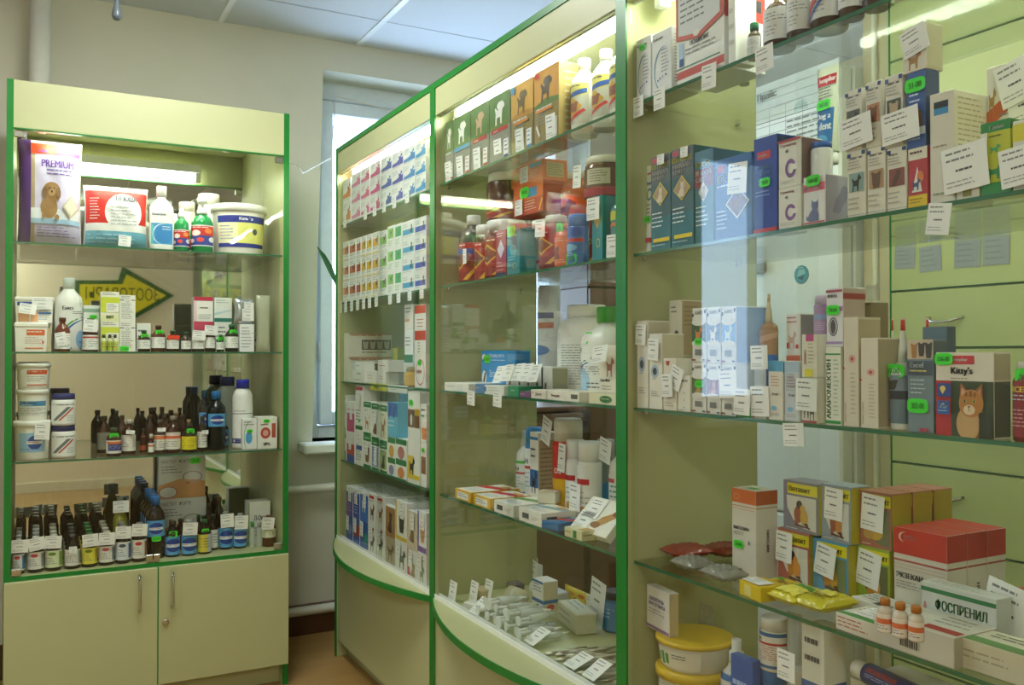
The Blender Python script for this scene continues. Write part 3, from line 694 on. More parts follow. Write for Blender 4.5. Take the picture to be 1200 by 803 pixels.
for x0, x1, yt, st_, kd, lb in ((205, 223, 243, .05, 'spray', 'small green spray bottle with red and blue floral label'), (226, 252, 231, .045, 'pump', 'larger green pump bottle with white head and floral label'), (213, 233, 262, .11, 'spray', 'green bottle half hidden between the spray and pump bottles')):
    bottle(at(A1, x0, x1, yt, st_), kd, '#178a4a', '#f2f2ee', lb, lv=(.12, .5), ang=110, lcol='#e8e4e6', F=FLV, glossy=.2, group='green care bottles')
bottle(at(A1, 199, 214, 250, .11), 'spray', '#f0efe9', '#f4f3ee', 'slim white bottle behind the small green spray bottle', lcol=None, glossy=.3)
q = at(A1, 252, 318, 238, .02); pq = bottle(q, 'tub', '#f3eee4', '#f6f3ec', 'big white bucket with blue and yellow label', lv=(.14, .76), ang=62, name='bucket', cat='bucket', glossy=.35, lcol='#efe9c0', F=[('r', 0, .78, 1, 1, '#25318f'), ('r', 0, 0, 1, .13, '#25318f'), ('r', .4, .13, 1, .78, '#ece77f'), ('t', 'Кальфо', .42, .83, .12, '#eef0fa', 0, .3), ('c', .72, .5, .05, .1, '#4a4a52'), ('p', [(.45, .35), (.55, .4), (.66, .62), (.5, .45)], '#f6f4e4'), ('l', .05, .2, .36, .7, 5, '#9aa0c0'), ('c', .88, .46, .04, .06, '#e6e0b0')])
q = at(A1, 210, 231, 236, .22); bottle(q, 'jar', '#eadfce', '#f0e6d8', 'cream tub at the back behind the green bottles', lcol=None, glossy=.4, name='plastic_tub', cat='tub')
q = at(A1, 233, 261, 226, .22); bottle(q, 'jar', '#f1ede4', '#f5f2ec', 'white tub with wide lid behind the pump bottle', lcol=None, glossy=.4, name='plastic_tub', cat='tub')
# ------------------------------------------------------------------ second shelf
TUBF = [('r', .35, .68, .95, .92, '#d9642a'), ('l', .38, .72, .9, .88, 1, '#f3d6c4'), ('l', .3, .3, .88, .62, 4, '#c9a890'), ('r', .3, .12, .9, .17, '#dd7a44'), ('p', [(.88, .28), (.93, .4), (.86, .5)], '#c8281e')]
def sqtub(q, d, label, F, lidc='#f1efe6', group='square plastic tubs', tg=()):
    d = claim(q, d); q.w -= .006; w, h = q.w, q.h; t = fin('plastic_tub', label, 'tub', q, d, group, 0, True); b = MB(); k = .06
    vs = [(sx*w/2*(1-k*(1-a)), sy*d/2*(1-k*(1-a)), z*h) for z, a in ((0, 0), (.84, 1)) for sx, sy in ((-1, -1), (1, -1), (1, 1), (-1, 1))]
    b.add(vs, [(0,1,2,3),(4,5,6,7),(0,1,5,4),(1,2,6,5),(2,3,7,6),(3,0,4,7)], mat('#f2efe6', .4)); 
    emit(b, F, lambda u, v, L: ((u-.5)*w*.93, -d/2*(1-k*(1-v*.95))-.0003-E0*L, v*h*.82), w, h*.82)
    b.build('tub', t); MB().box(-w/2-.003, w/2+.003, -d/2-.003, d/2+.003, h*.83, h, mat(lidc, .4), .004).build('lid', t); tags(t, w, h, d, tg); q.d = d; q.o = t; return q
q0 = at(A2, 10, 57, 378, .02); sqtub(q0, .11, 'square white tub with orange label at the outer end of the second shelf', TUBF)
q = at(A2, 14, 64, 348, .05, base=q0); sqtub(q, .10, 'white tub with blue band and peach label stacked on the orange-labelled tub', [('r', .02, .8, .98, .98, '#1f4fa6'), ('r', .05, .05, .6, .55, '#eeb184'), ('r', .36, .05, .40, .55, '#f6efe4'), ('l', .62, .1, .95, .7, 6, '#9aa6b8'), ('r', .6, .42, .98, .5, '#2f6fb4')], tg=[(.35, .72, .05, .035, 8, -12), (.7, .98, .06, .04, 0)])
q = at(A2, 61, 83, 372, .015); bottle(q, 'amber', '#6b2c14', '#5a2410', 'amber bottle with crooked price tag in front of the white jug', lv=(.08, .54), ang=90, F=[('l', .3, .5, .95, .9, 3, '#b0463c'), ('l', .3, .1, .9, .4, 3, LT)], tg=[(.32, .56, .032, .045, -12)])
q = at(A2, 64, 98, 325, .09); bottle(q, 'wide', '#f0f0ea', '#d9e2dc', 'white jug with green and blue arc and sloped shoulders', lv=(.04, .66), ang=75, sq=.7, lcol='#eeeee8', glossy=.35, F=[('t', 'Био', .32, .84, .09, '#33363c', 0, .3), ('a', 1.05, .28, .75, .42, .10, '#57a346'), ('a', 1.08, .25, .72, .40, .10, '#2b62b0'), ('c', .85, .2, .16, .2, '#8fbbe0'), ('l', .6, .74, .95, .82, 2, LT), ('t', '1л', .8, .12, .06, '#3b6cb0')])
q = at(A2, 97, 117, 358, .09); box(q, .06, '#e6ece4', 'white box with green sticker behind the tagged amber bottle', F=[('l', .1, .1, .9, .45, 5, LT), band(.85, .93, '#8fb09a')], st=[(.6, .75, .025)])
q = at(A2, 97, 116, 373, .015); bottle(q, 'amber', '#4a2418', '#3f2014', 'amber bottle with red-printed label and flat price tag before the white box', lv=(.06, .5), ang=90, F=[('r', .1, .78, .9, .9, '#b83a34'), ('l', .1, .15, .9, .7, 5, LT)], tg=[(.5, .96, .045, .042, 3)])
LIMEF = [band(0, .22, '#e3e6b0'), band(.30, .82, '#cdd63e'), ('l', .1, .86, .9, .98, 2, LT), ('r', .3, .32, .98, .62, '#efefe8'), ('l', .36, .36, .9, .58, 4, LT), ('t', 'вет', .3, .1, .1, '#3a4a22', 0, .4)]
WHF = [('r', .02, .80, .28, .83, '#4a4d52'), ('r', .72, .80, .98, .83, '#4a4d52'), ('o', .5, .78, .1, .05, .25, '#6a6d74'), ('l', .1, .86, .9, .97, 2, LT), ('l', .12, .1, .88, .7, 8, '#8a8d92')]
a = at(A2, 118, 140, 377, .03); box(a, .06, '#e9e8da', 'lower lime and white carton beside the amber bottle', F=LIMEF, key='lime', group='lime and white cartons')
b = at(A2, 118, 140, 342, .03, base=a); box(b, .06, '#e9e8da', 'upper lime and white carton in front of the arrow reflection', F=LIMEF, group='lime and white cartons')
a = at(A2, 140, 159, 378, .03); box(a, .06, '#ecebe2', 'lower white carton with black dashes and a green sticker', F=WHF, st=[(.3, .07, .03)], group='white cartons with black dashes')
b = at(A2, 140, 159, 346, .03, base=a); box(b, .06, '#ecebe2', 'upper white carton with black dashes beside the lime one', F=WHF, group='white cartons with black dashes')
m_ = MB()
q = at(A2, 119, 127, 394, .008)
for i, (x0, x1, c) in enumerate(((118.5, 125, '#b9c23c'), (126, 132, '#aab63a'), (132.5, 138, '#c3c957'))):
    q = at(A2, x0, x1, 392, .008); bottle(q, 'vial', '#d5d8b0', '#4b4f2a', '%s lime-labelled vial standing before the lime cartons' % ORD[i], lv=(.08, .6), lcol=c, F=[('l', .15, .2, .85, .8, 2, '#5c6426')], name='vial', cat='vial', group='lime-labelled vials')
q = at(A2, 160, 177, 379, .09); box(q, .05, '#eceae4', 'small white box behind the dark green-stickered bottle', F=[('l', .1, .2, .9, .8, 3, LT)])
for x0, x1, yt, c, cp, s, lb, sc in ((162, 177, 387, '#3a2416', '#1e5c34', .02, 'dark bottle with green sticker and green cap, outermost in its row', STK), (178, 195, 381, '#5a2a18', '#5a3826', .03, 'amber bottle with slanted green sticker beside the outermost dark bottle', STK), (196, 211, 387, '#4e2618', '#2a5a38', .02, 'amber bottle with round red sticker', 'red'), (213, 225, 389, '#33241a', '#1f6a4a', .02, 'small dark bottle with teal cap beside the red-stickered one', None),
    (226, 241, 387, '#3a3f3c', '#4a4f4c', .02, 'dark bottle with a big price tag over its neck', 'tag'), (241, 254, 381, '#3a322c', '#44403a', .025, 'dark bottle with raised price tag between two bottles', 'tag'), (254, 264, 392, '#2f3a2a', '#2f8a44', .012, 'tiny vial with green sticker round its neck', STK), (265, 281, 380, '#2c2a1c', '#1d6a4e', .02, 'dark bottle with green sticker and teal cap at the window end', STK)):
    q = at(A2, x0, x1, yt, s)
    o = bottle(q, 'amber', c, cp, lb, lv=(.14, .55), ang=100, F=[('l', .1, .15, .9, .9, 5, LT)], group='row of dark bottles on the second shelf', st=[(.55, .72, .03)] if sc is STK else (), tg=[(.5, .98, .045, .035, 4)] if sc == 'tag' else ())
    if sc == 'red':
        m = MB(); m.box(-.02, .02, -.022, -.0215, q.h*.58, q.h*.76, mat('#e8442a', .4)); m.build('round_sticker', o.o)['label'] = 'red sticker'
a = at(A2, 227, 250, 377, .07); box(a, .05, '#e9e4e2', 'lower white box with crimson top edge behind the tagged bottles', F=[band(.7, 1, '#c23a58'), ('l', .1, .1, .9, .6, 4, LT)], group='crimson-topped boxes')
b = at(A2, 227, 250, 348, .07, base=a); box(b, .05, '#eeebe6', 'upper white box with crimson top edge', F=[band(.84, 1, '#c0284a'), ('r', 0, 0, .14, .84, '#ecc9cf'), ('l', .3, .45, .9, .6, 1, '#3f4248'), ('l', .25, .08, .9, .3, 3, '#9a9da2')], group='crimson-topped boxes')
a = at(A2, 251, 271, 379, .07); box(a, .05, '#e7e7e0', 'lower grey-white box behind the green-stickered vial', F=[('l', .1, .3, .9, .9, 4, LT)])
b = at(A2, 251, 272, 349, .07, base=a); box(b, .05, '#e4e8e2', 'white box with dark teal foot beside the crimson-topped box', F=[band(.05, .2, '#1f7466'), ('p', [(0, .3), (1, .5), (1, .55), (0, .4)], '#b9d4d6'), ('l', .1, .75, .9, .92, 2, '#8fa0a0')])
a = at(A2, 281, 298, 380, .025); box(a, .05, '#efeff0', 'white box carrying the silver foil sachet at the window end', F=[('l', .1, .1, .9, .9, 7, '#9aa0aa'), ('r', 0, .66, 1, .69, '#c8ccd4')])
q = at(A2, 275, 299, 350, .03, base=a); pillow(q, .03, '#a9b0b8', 'silver foil sachet with two price tags standing on the white box', name='foil_sachet', cat='sachet', film_=mat('#b4bac2', .22, .8), tg=[(.65, .6, .042, .045, 0), (.7, .85, .035, .03, 3)])
q = at(A2, 301, 318, 346, .06); pillow(q, .03, '#cfd4c4', 'clear glossy bag of pale powder behind the flask', name='plastic_bag', film_=film('clear_bag', '#d9dcc4', .55))
q = at(A2, 300, 316, 386, .02); bottle(q, 'wide', film('clear_glass', '#e4e6d2', .45), '#d9dcd0', 'clear flask of yellow liquid with a plum square on its label', lv=(.3, .62), lcol='#e9e6d6', F=[('r', .08, .5, .42, .95, '#93366a'), ('l', .1, .1, .9, .45, 2, LT)], fill='#d9be4c')
# ------------------------------------------------------------------ third shelf
b0 = at(A3, 11, 60, 494, .02); bottle(b0, 'tub', '#f0ede4', '#f2f0e8', 'widest white bucket at the foot of the bucket stack', name='bucket', cat='bucket', glossy=.4, lv=(.2, .7), ang=46, lcol='#9cc4e2', F=[('c', .6, .5, .26, .36, '#2a4f9c'), ('r', .3, .42, .9, .58, '#e8eaf0'), ('l', .35, .45, .85, .55, 1, '#c23a3a'), ('l', .05, .08, .9, .2, 1, '#5f86b0')], tg=[(.78, .95, .045, .055, 3)], group='stacked white buckets')
b1 = at(A3, 19, 58, 457, .035, base=b0); bottle(b1, 'tub', '#eeece2', '#f1efe6', 'middle bucket of the stack with a blue picture strip', name='bucket', cat='bucket', glossy=.4, lv=(.14, .74), ang=62, lcol='#e9e8df', F=[('r', .04, .55, .96, .82, '#3f87b0'), ('p', [(.04, .55), (.3, .8), (.5, .6)], '#9cc1cf'), ('t', 'Фелуцен', .2, .62, .16, '#1f3f74', 0, .6), ('l', .05, .05, .95, .48, 6, LT)], group='stacked white buckets')
b2 = at(A3, 18, 60, 426, .03, base=b1); bottle(b2, 'tub', '#f2efe6', '#f4f2ea', 'top bucket of the stack with an orange label stripe', name='bucket', cat='bucket', glossy=.4, lv=(.12, .78), ang=55, lcol='#f2efe6', F=[('r', .3, .7, 1, .95, '#d8572c'), ('l', .35, .76, .9, .9, 1, '#f3d6c4'), ('l', .3, .25, .95, .6, 3, '#a8a39a'), ('r', .3, .06, 1, .12, '#d8572c')], group='stacked white buckets')
BL = [('p', [(.1, .15), (.25, .15), (.75, .8), (.6, .8)], '#6f747c'), ('p', [(.3, .15), (.38, .15), (.85, .75), (.78, .78)], '#c0584a'), ('l', .08, .82, .9, .95, 1, LT), ('l', .6, .1, .95, .4, 3, '#9aa')]
b0 = at(A3, 59, 90, 499, .04); bottle(b0, 'jar', '#efede6', '#232c74', 'lower white jar with navy lid beside the bucket stack', name='plastic_jar', cat='jar', glossy=.35, lv=(.06, .72), ang=70, F=BL, st=[(.8, .7, .025)], group='navy-lidded jars')
b1 = at(A3, 57, 90, 462, .035, base=b0); bottle(b1, 'jar', '#efede6', '#232c74', 'upper white jar with navy lid and green sticker', name='plastic_jar', cat='jar', glossy=.35, lv=(.06, .72), ang=70, F=BL, st=[(.72, .72, .025)], group='navy-lidded jars')
AMB = '#3d1d10'
def amber(x0, x1, yt, s, lb, F, cap='#4a3a30', st=(), lc='#e9e7e0', col=AMB, tg=(), lv=(.1, .56), yb=None, S=A3, group='brown glass bottles on the third shelf', kind='amber'):
    return bottle(at(S, x0, x1, yt, s), kind, col, cap, lb, F=F, st=st, lcol=lc, lv=lv, tg=tg, group=group)
amber(125, 143, 502, .02, 'brown bottle with orange and navy label standing foremost on the shelf', [('r', .2, .72, 1, .92, '#d8702c'), ('r', .25, .2, 1, .72, '#28307c'), ('l', .3, .3, .9, .6, 3, '#c6cae4')], '#3a5a34', [(.5, .72, .035)])
amber(143, 160, 492, .05, 'brown bottle with white sticker at its neck beside the foremost bottle', [('l', .2, .2, .9, .8, 5, '#a05a50')], '#c8c4ba', tg=[(.6, .7, .028, .014, 8)])
amber(137, 150, 487, .12, 'plain brown bottle standing behind two labelled bottles', [], '#463028', lc=None)
amber(114, 131, 488, .14, 'brown bottle with grey label alone at the back of the shelf', [('l', .1, .2, .9, .8, 4, '#4c4c44')], '#3f3832', lc='#8b8a7a')
amber(171, 182, 486, .12, 'slim dark brown bottle behind the orange-labelled bottles', [], '#5a3a2c', lc=None)
amber(164, 172, 503, .10, 'tiny bottle with a red cap-high label at the back', [], '#3f2a22', lc='#b8492a', lv=(.1, .7))
amber(174, 181, 509, .025, 'tiny white-labelled vial before the orange-labelled bottles', [('r', 0, .6, 1, .8, '#d87a4a')], '#d8d4ca', kind='vial')
amber(181, 195, 493, .04, 'brown bottle with white label and orange stripe, narrower one', [('r', 0, .7, 1, .95, '#dd8458'), ('l', .1, .1, .9, .6, 4, LT)], '#5a4a40', tg=[(.6, .78, .028, .014, 0)])
amber(195, 213, 488, .03, 'brown bottle with white label and orange stripe, wider one', [('r', 0, .62, 1, .8, '#dd6a44'), ('l', .1, .82, .9, .95, 1, '#d87a5a'), ('l', .1, .1, .9, .5, 4, LT)], '#8a8078')
for i, (x0, x1, yt, s) in enumerate(((188, 200, 486, .11), (200, 214, 484, .13), (208, 222, 487, .16), (216, 228, 492, .10))):
    amber(x0, x1, yt, s, '%s of four unlabelled brown bottles crowded at the back' % ORD[i].capitalize(), [], ['#4a342a', '#8a6a4a', '#6a4a34', '#b08a5c'][i], lc=None)
amber(214, 232, 497, .02, 'dark bottle with bright yellow label and green sticker', [('r', .04, .05, .96, .95, '#e6d41c'), ('l', .1, .5, .9, .85, 3, '#5c5418'), ('l', .1, .12, .9, .4, 3, '#5c5418')], '#3a3424', [(.55, .75, .032)], lc='#e6d41c', col='#2a1c10')
amber(232, 244, 488, .05, 'dark bottle with small white neck sticker beside the yellow-labelled one', [('l', .1, .1, .9, .9, 5, LT)], '#3f3428', col='#2a1810', tg=[(.7, .6, .022, .014, 0)])
BB = [('r', 0, 0, 1, 1, '#5aa6de'), ('c', .5, .52, .34, .36, '#1d3f96'), ('r', .16, .42, .84, .58, '#e6eef6'), ('l', .22, .45, .78, .55, 1, '#c0343a')]
for x0, x1, yt, s, lb, lv in ((243, 267, 459, .06, 'tall dark bottle with bright blue cap and square blue label', (.4, .62)), (233, 249, 458, .12, 'tall dark bottle with teal cap half hidden at the back', (.4, .62))):
    bottle(at(A3, x0, x1, yt, s), 'tall', '#14181c', '#2779c4' if s < .1 else '#175a80', lb, F=BB, lv=lv, ang=60, lcol='#5aa6de', group='dark bottles with blue caps')
bottle(at(A3, 233, 241, 469, .17), 'tall', '#18202a', '#101418', 'black-capped dark bottle squeezed behind the blue-capped ones', F=[], lcol=None)
bottle(at(A3, 252, 270, 494, .02), 'amber', '#1a1410', '#2a2420', 'small dark bottle with wide blue label before the tall bottles', F=BB, lv=(.06, .62), ang=70, lcol='#5aa6de')
WBF = [('r', 0, .72, 1, .735, '#2a2f5a'), ('l', .1, .76, .7, .80, 1, LT), ('r', 0, .06, .5, .17, '#1c2c80'), ('c', .12, .115, .05, .035, '#e4d8e4'), ('l', .22, .08, .46, .15, 2, '#aab4e0')]
bottle(at(A3, 271, 299, 445, .06), 'round', '#f0f0ee', '#1b2bb4', 'large white bottle with royal blue cap at the window end', F=WBF, lv=(.04, .68), ang=80, lcol='#f0f0ee', glossy=.3)
bottle(at(A3, 256, 282, 443, .15), 'round', '#b9c4c0', '#1b2270', 'large grey-white bottle with navy cap behind the other', F=[], lcol=None, glossy=.3)
q = at(A3, 284, 301, 491, .03); box(q, .04, '#eceeee', 'flat white carton with green mark leaning beside the white bottle', F=[('c', .45, .38, .24, .2, '#4ba2dc'), ('a', .5, .4, .4, .5, .1, '#3f9a8e'), ('l', .1, .75, .9, .92, 2, LT)], st=[(.5, .6, .02)], rz=0)
q = at(A3, 302, 325, 489, .02); box(q, .08, '#efeeea', 'white carton with red emblem and red upright strip', F=[('c', .4, .5, .26, .18, '#b8433a'), ('c', .4, .5, .14, .1, '#e0a79e'), ('r', .72, .35, .92, .8, '#b84a30'), ('l', .15, .7, .6, .8, 1, '#8a4a44'), ('t', '№5', .3, .1, .1, '#44474c', 0, .4)], R=[('r', .1, .35, .9, .8, '#c9806a')], st=[(.45, .88, .022)])
# ------------------------------------------------------------------ cabinet floor: bottles in deep columns
LBS = [('#dfe4ea', '#2f7fc0', '#c23a4a'), ('#e6e4e2', '#8a90a0', '#c23a4a'), ('#dfe6c4', '#7aa83a', '#5a8a2a'), ('#e6e2e2', '#9aa0aa', '#c23a4a'), ('#e6d94a', '#b8a81c', '#6a7a20'), ('#e8e4e2', '#7a8a9a', '#c04a5a'), ('#e0e4ee', '#3a5aa8', '#44506a'), ('#ebe6e0', '#a06a5a', '#c02a3a')]
CAPC = ['#b8bcbc', '#b4b8ba', '#c0beb2', '#2f3640', '#1d6a38', '#c4beae', '#8a8a86', '#8a8278']
COLW = ['silver-capped, white and blue label', 'silver-capped, plain white label', 'silver-capped, pale green label', 'dark-capped, white label', 'green-capped, yellow label', 'pale-capped, white label', 'grey-capped, blue-edged label', 'grey-capped, red-printed label']
for c, (x0, x1, yt, n) in enumerate(((9, 29, 633, 4), (32, 52, 630, 4), (53, 73, 628, 4), (76, 95, 628, 4), (96, 115, 626, 4), (116, 135, 624, 4), (136, 154, 617, 2), (155, 173, 614, 1))):
    q0 = at(A4, x0, x1, yt, .012)
    for k in range(n):
        q = deep(q0, k*.072); lc, c2, c3 = LBS[c]
        bottle(q, 'amber', '#17100c', CAPC[c], 'dark bottle, %s, %s of its column on the cabinet floor' % (COLW[c], ['foremost', 'second', 'third', 'rearmost'][k] if n > 1 else 'alone'), F=[('r', .7, .1, 1, .9, c2), ('l', .08, .15, .66, .6, 4, '#6a6a70'), ('c', .45, .8, .13, .1, c3)], lv=(.1, .58), lcol=lc, key='col%d' % c, group='dark bottles in columns on the cabinet floor', glossy=.15,
            tg=[(.5 if c else .66, 1.0 if c != 3 else .68, .05 if c != 3 else .024, .042 if c != 3 else .026, [2, -9, 4, 0, -3, 2, 3, 3][c], 0)] if k == 0 else ())
q0 = at(A4, 172, 195, 583, .035)
for k in range(4):
    bottle(deep(q0, .0695*k), 'tall', '#1c1410', '#2b6fb8', 'tall dark bottle with sky blue cap, %s of a receding line of four' % (['foremost']+ORD[1:3]+['rearmost'])[k], F=BB, lv=(.36, .62), ang=66, lcol='#5aa6de', key='bluecap', group='line of tall blue-capped bottles', st=[(.5, .33, .03)] if k == 0 else ())
q = at(A4, 129, 151, 586, .115); bottle(q, 'amber', '#8f8d3a', '#8a8a7c', 'olive-yellow bottle with raised price tag behind the dark columns', lv=(.1, .42), lcol='#9a9560', F=[('l', .1, .2, .9, .8, 3, '#5a5630')], tg=[(.5, .97, .052, .042, 0)])
MF = [('t', 'МАСТИТ  ФОРТЕ', .06, .84, .085, '#4c4c50', 0, .62), ('l', .06, .58, .5, .78, 3, '#86868a'), ('p', [(0, .0), (1, .0), (1, .38), (.85, .42), (.45, .46), (0, .32)], '#d39a62'), ('o', .72, .5, .22, .14, .16, '#a9a49c'), ('c', .2, .15, .2, .14, '#e6e4de'), ('o', .2, .15, .2, .14, .1, '#a8442a'), ('c', .62, .36, .05, .03, '#b8683c')]
a = at(A4, 178, 242, 584, .27); box(a, .05, '#dcdcd8', 'lower flat white box with a tan drawing, standing behind the bottles', F=MF, group='white boxes with tan drawing')
b = at(A4, 180, 241, 535, .27, base=a); box(b, .05, '#dcdcd8', 'upper flat white box with a tan drawing and green sticker', F=MF, st=[(.78, .88, .04)], group='white boxes with tan drawing')
for i, (x0, x1, yt, s, F, stt, tg_, lb) in enumerate((
    (195, 212, 612, .04, BB, [(.5, .66, .035)], (), 'dark bottle with blue label and wide green sticker on the cabinet floor'), (214, 232, 611, .03, BB, (), [(.5, .97, .05, .045, 3)], 'dark bottle with blue label under a tilted price tag'),
    (233, 249, 610, .035, [('r', 0, 0, .6, 1, '#d9c64a'), ('r', .6, 0, 1, 1, '#c8d2dc'), ('l', .1, .2, .9, .8, 4, '#4a4a40')], [(.5, .68, .03)], (), 'dark bottle with yellow and white label and green sticker'), (245, 257, 604, .09, [('l', .1, .2, .9, .8, 4, LT)], (), (), 'narrow dark bottle with cream label behind the yellow-labelled one'),
    (258, 274, 601, .075, BB, (), [(.5, .97, .048, .05, -2)], 'dark bottle with blue label and upright price tag, fourth from the window end'), (275, 291, 603, .07, BB, (), [(.5, .97, .048, .05, 2)], 'dark bottle with blue label and upright price tag, third from the window end'))):
    bottle(at(A4, x0, x1, yt, s), 'amber', '#1a120d', ['#3a2a1c', '#a8aaa6', '#1e5a34', '#2a3a2c', '#8c8e8a', '#9a9c98'][i], lb, F=F, lv=(.06, .58), lcol='#e9e6da', st=stt, tg=tg_, group='dark bottles at the window end of the cabinet floor')
for i, (x0, x1, yt, s) in enumerate(((228, 239, 604, .13), (234, 246, 609, .10), (196, 206, 610, .12), (206, 219, 609, .14), (240, 252, 593, .17), (250, 264, 583, .19))):
    bottle(at(A4, x0, x1, yt, s), 'amber', '#20130e', ['#1e5a34', '#1f4f30', '#5a3a28', '#4a3020', '#23382c', '#7a5a48'][i], 'unlabelled dark bottle in the back rows, %s from the outer end' % ORD[[2, 3, 0, 1, 4, 5][i]], lcol=None, group='unlabelled dark bottles in the back rows')
q = at(A4, 291, 317, 588, .13); box(q, .07, '#e4e4de', 'small white box standing in the back corner at the window end', F=[('t', 'Л-Окси', .25, .55, .13, '#5a6068', 0, .6), ('l', .1, .15, .9, .4, 3, '#8a8d92'), ('r', 0, 0, .05, 1, '#7aa04a')])
for i, (x0, x1) in enumerate(((293, 300), (301, 308))):
    bottle(at(A4, x0, x1, 612, .06), 'vial', film('clear_glass2', '#cfd8cc', .4), '#3c9a4c' if i == 0 else '#a8b0a8', 'tiny clear vial, %s' % ['green-capped one', 'grey-capped one beside the amber bottle'][i], lcol=None, name='vial', cat='vial')
bottle(at(A4, 307, 326, 605, .045), 'amber', '#5e2d14', '#6a4a34', 'amber bottle with pale label and tag closest to the cabinet hinge'.replace('closest to', 'next to'), F=[('l', .1, .2, .9, .8, 3, '#6a7a5a')], lv=(.3, .58), lcol='#dfe2c8', tg=[(.35, .97, .045, .045, 6)])
# ------------------------------------------------------------------ window-end cabinet of the row: stacked cartons
ROW = ['bottom', 'second', 'third', 'top']
def pastel(c, k=.0): return c
def grid(S, cols, rows_of, depth, shelf, sty, group, bot, top):
    """columns of equal cartons stacked in rows; cols: (x0, x1, colour, colour word, rows)"""
    tot = len(cols)
    for ci, (x0, x1, c, cw, n) in enumerate(cols):
        xm = (x0+x1)/2
        zt = at(S, x0, x1, top(xm)).top; zb = S[1]; hh = (zt-zb-.001)/n
        base = None
        for r in range(n):
            q = at(S, x0, x1, top(xm), .0, base=base); q.h = hh-.0008; q.top = q.z+q.h
            box(q, depth, '#f1f1f0', 'white %s-banded carton, %s of its stack on the %s' % (cw, ROW[r] if r < n-1 else 'top', shelf), F=sty(c, ci, r), R=[('r', .1, .2, .9, .5, c)], T=[('r', .05, .1, .95, .6, c)], group=group, key=(shelf, ci))
            base = q
def sty1(c, ci, r): return [('p', [(.02, .16), (.98, .16), (.98, .55), (.7, .5), (.4, .38), (.02, .34)], c), ('s', 'dog', .58, .3, .34, .5, c if ci else '#b9642c'), ('l', .06, .6, .55, .9, 3, '#a5a7b0'), ('l', .06, .04, .8, .12, 1, '#a5a7b0')]
C1 = [(396.5, 411, '#e58a44', 'orange', 2), (412, 422.5, '#dc7fae', 'pale pink', 3), (423, 433, '#d9628f', 'rose', 3), (434, 445.5, '#d2408c', 'magenta', 3), (446.5, 459, '#3f4fa8', 'navy', 3), (459.5, 472.5, '#4a44b4', 'indigo', 3), (473, 486.5, '#2f7fc8', 'blue', 3), (487, 499, '#4a9ad8', 'sky blue', 3)]
grid(B1, C1, 3, .13, 'upper shelf', sty1, 'banded white cartons on the upper shelf', None, lambda x: 199-(x-412)*.415 if x > 411 else 211)
def sty2(c, ci, r):
    if ci in (8, 9): return [('r', .1, .45, .9, .88, c), ('l', .1, .1, .9, .36, 3, '#7fb56a'), ('s', 'dog', .4, .55, .4, .3, '#3f8a3a')]
    if ci >= 10: return [('r', .04, .22, .96, .52, c), ('s', 'cat', .66, .3, .22, .5, '#39424f'), ('l', .08, .6, .6, .85, 2, '#a5a7b0'), ('l', .08, .06, .8, .16, 1, '#a5a7b0')]
    return [('r', .06, .36, .94, .72, c), ('s', 'dog', .5, .4, .36, .45, '#5a4636'), ('l', .06, .76, .8, .94, 2, '#b0a9a0'), ('l', .06, .2, .9, .32, 2, '#6f6a66'), ('r', 0, .03, 1, .12, {0: '#e9c9b8', 1: '#e9c9b8'}.get(ci, '#f0dfa8' if ci in (4, 5, 6) else '#e6e6e4'))]
C2 = [(398.2, 402.8, '#d9754a', 'rust', 3), (403, 409, '#d9754a', 'brick orange', 3), (409.5, 417, '#d36a44', 'tan red', 3), (417.5, 423, '#c9583c', 'red brown', 3), (423.5, 429, '#e3b93c', 'mustard', 3), (429.5, 436, '#e6bd34', 'yellow', 3), (436.5, 444, '#e9b43a', 'amber yellow', 3), (445, 453.5, '#86c25a', 'leaf green', 3), (454, 462, '#8fc868', 'pale green', 3), (462.5, 471, '#2fa866', 'emerald', 3), (471.5, 485.5, '#35a0d4', 'turquoise', 4), (486, 499.5, '#5a5fc4', 'violet', 4)]
grid(B2, C2, 3, .12, 'second shelf', sty2, 'banded white cartons on the second shelf', None, lambda x: 285-(x-398)*(.32 if x < 445 else .30)-(3 if x > 453 else 0))
for i, x in enumerate((404, 428, 439, 450, 462, 477)):
    y = 251-(x-404)*.4; hang(B1, x, y+3, y+16, .036, 'white price tag hanging from the upper shelf edge, %s from the window end' % ORD[i], 'tags on the upper shelf of the window-end cabinet')
for i, x in enumerate((399, 405, 412, 419, 426, 433, 441, 457, 467, 480, 494)):
    y = 352-(x-399)*.18; hang(B2, x, y+1, y+15, .034, 'white price tag hanging under the second shelf, %s from the window end' % ORD[i], 'tags on the second shelf of the window-end cabinet')
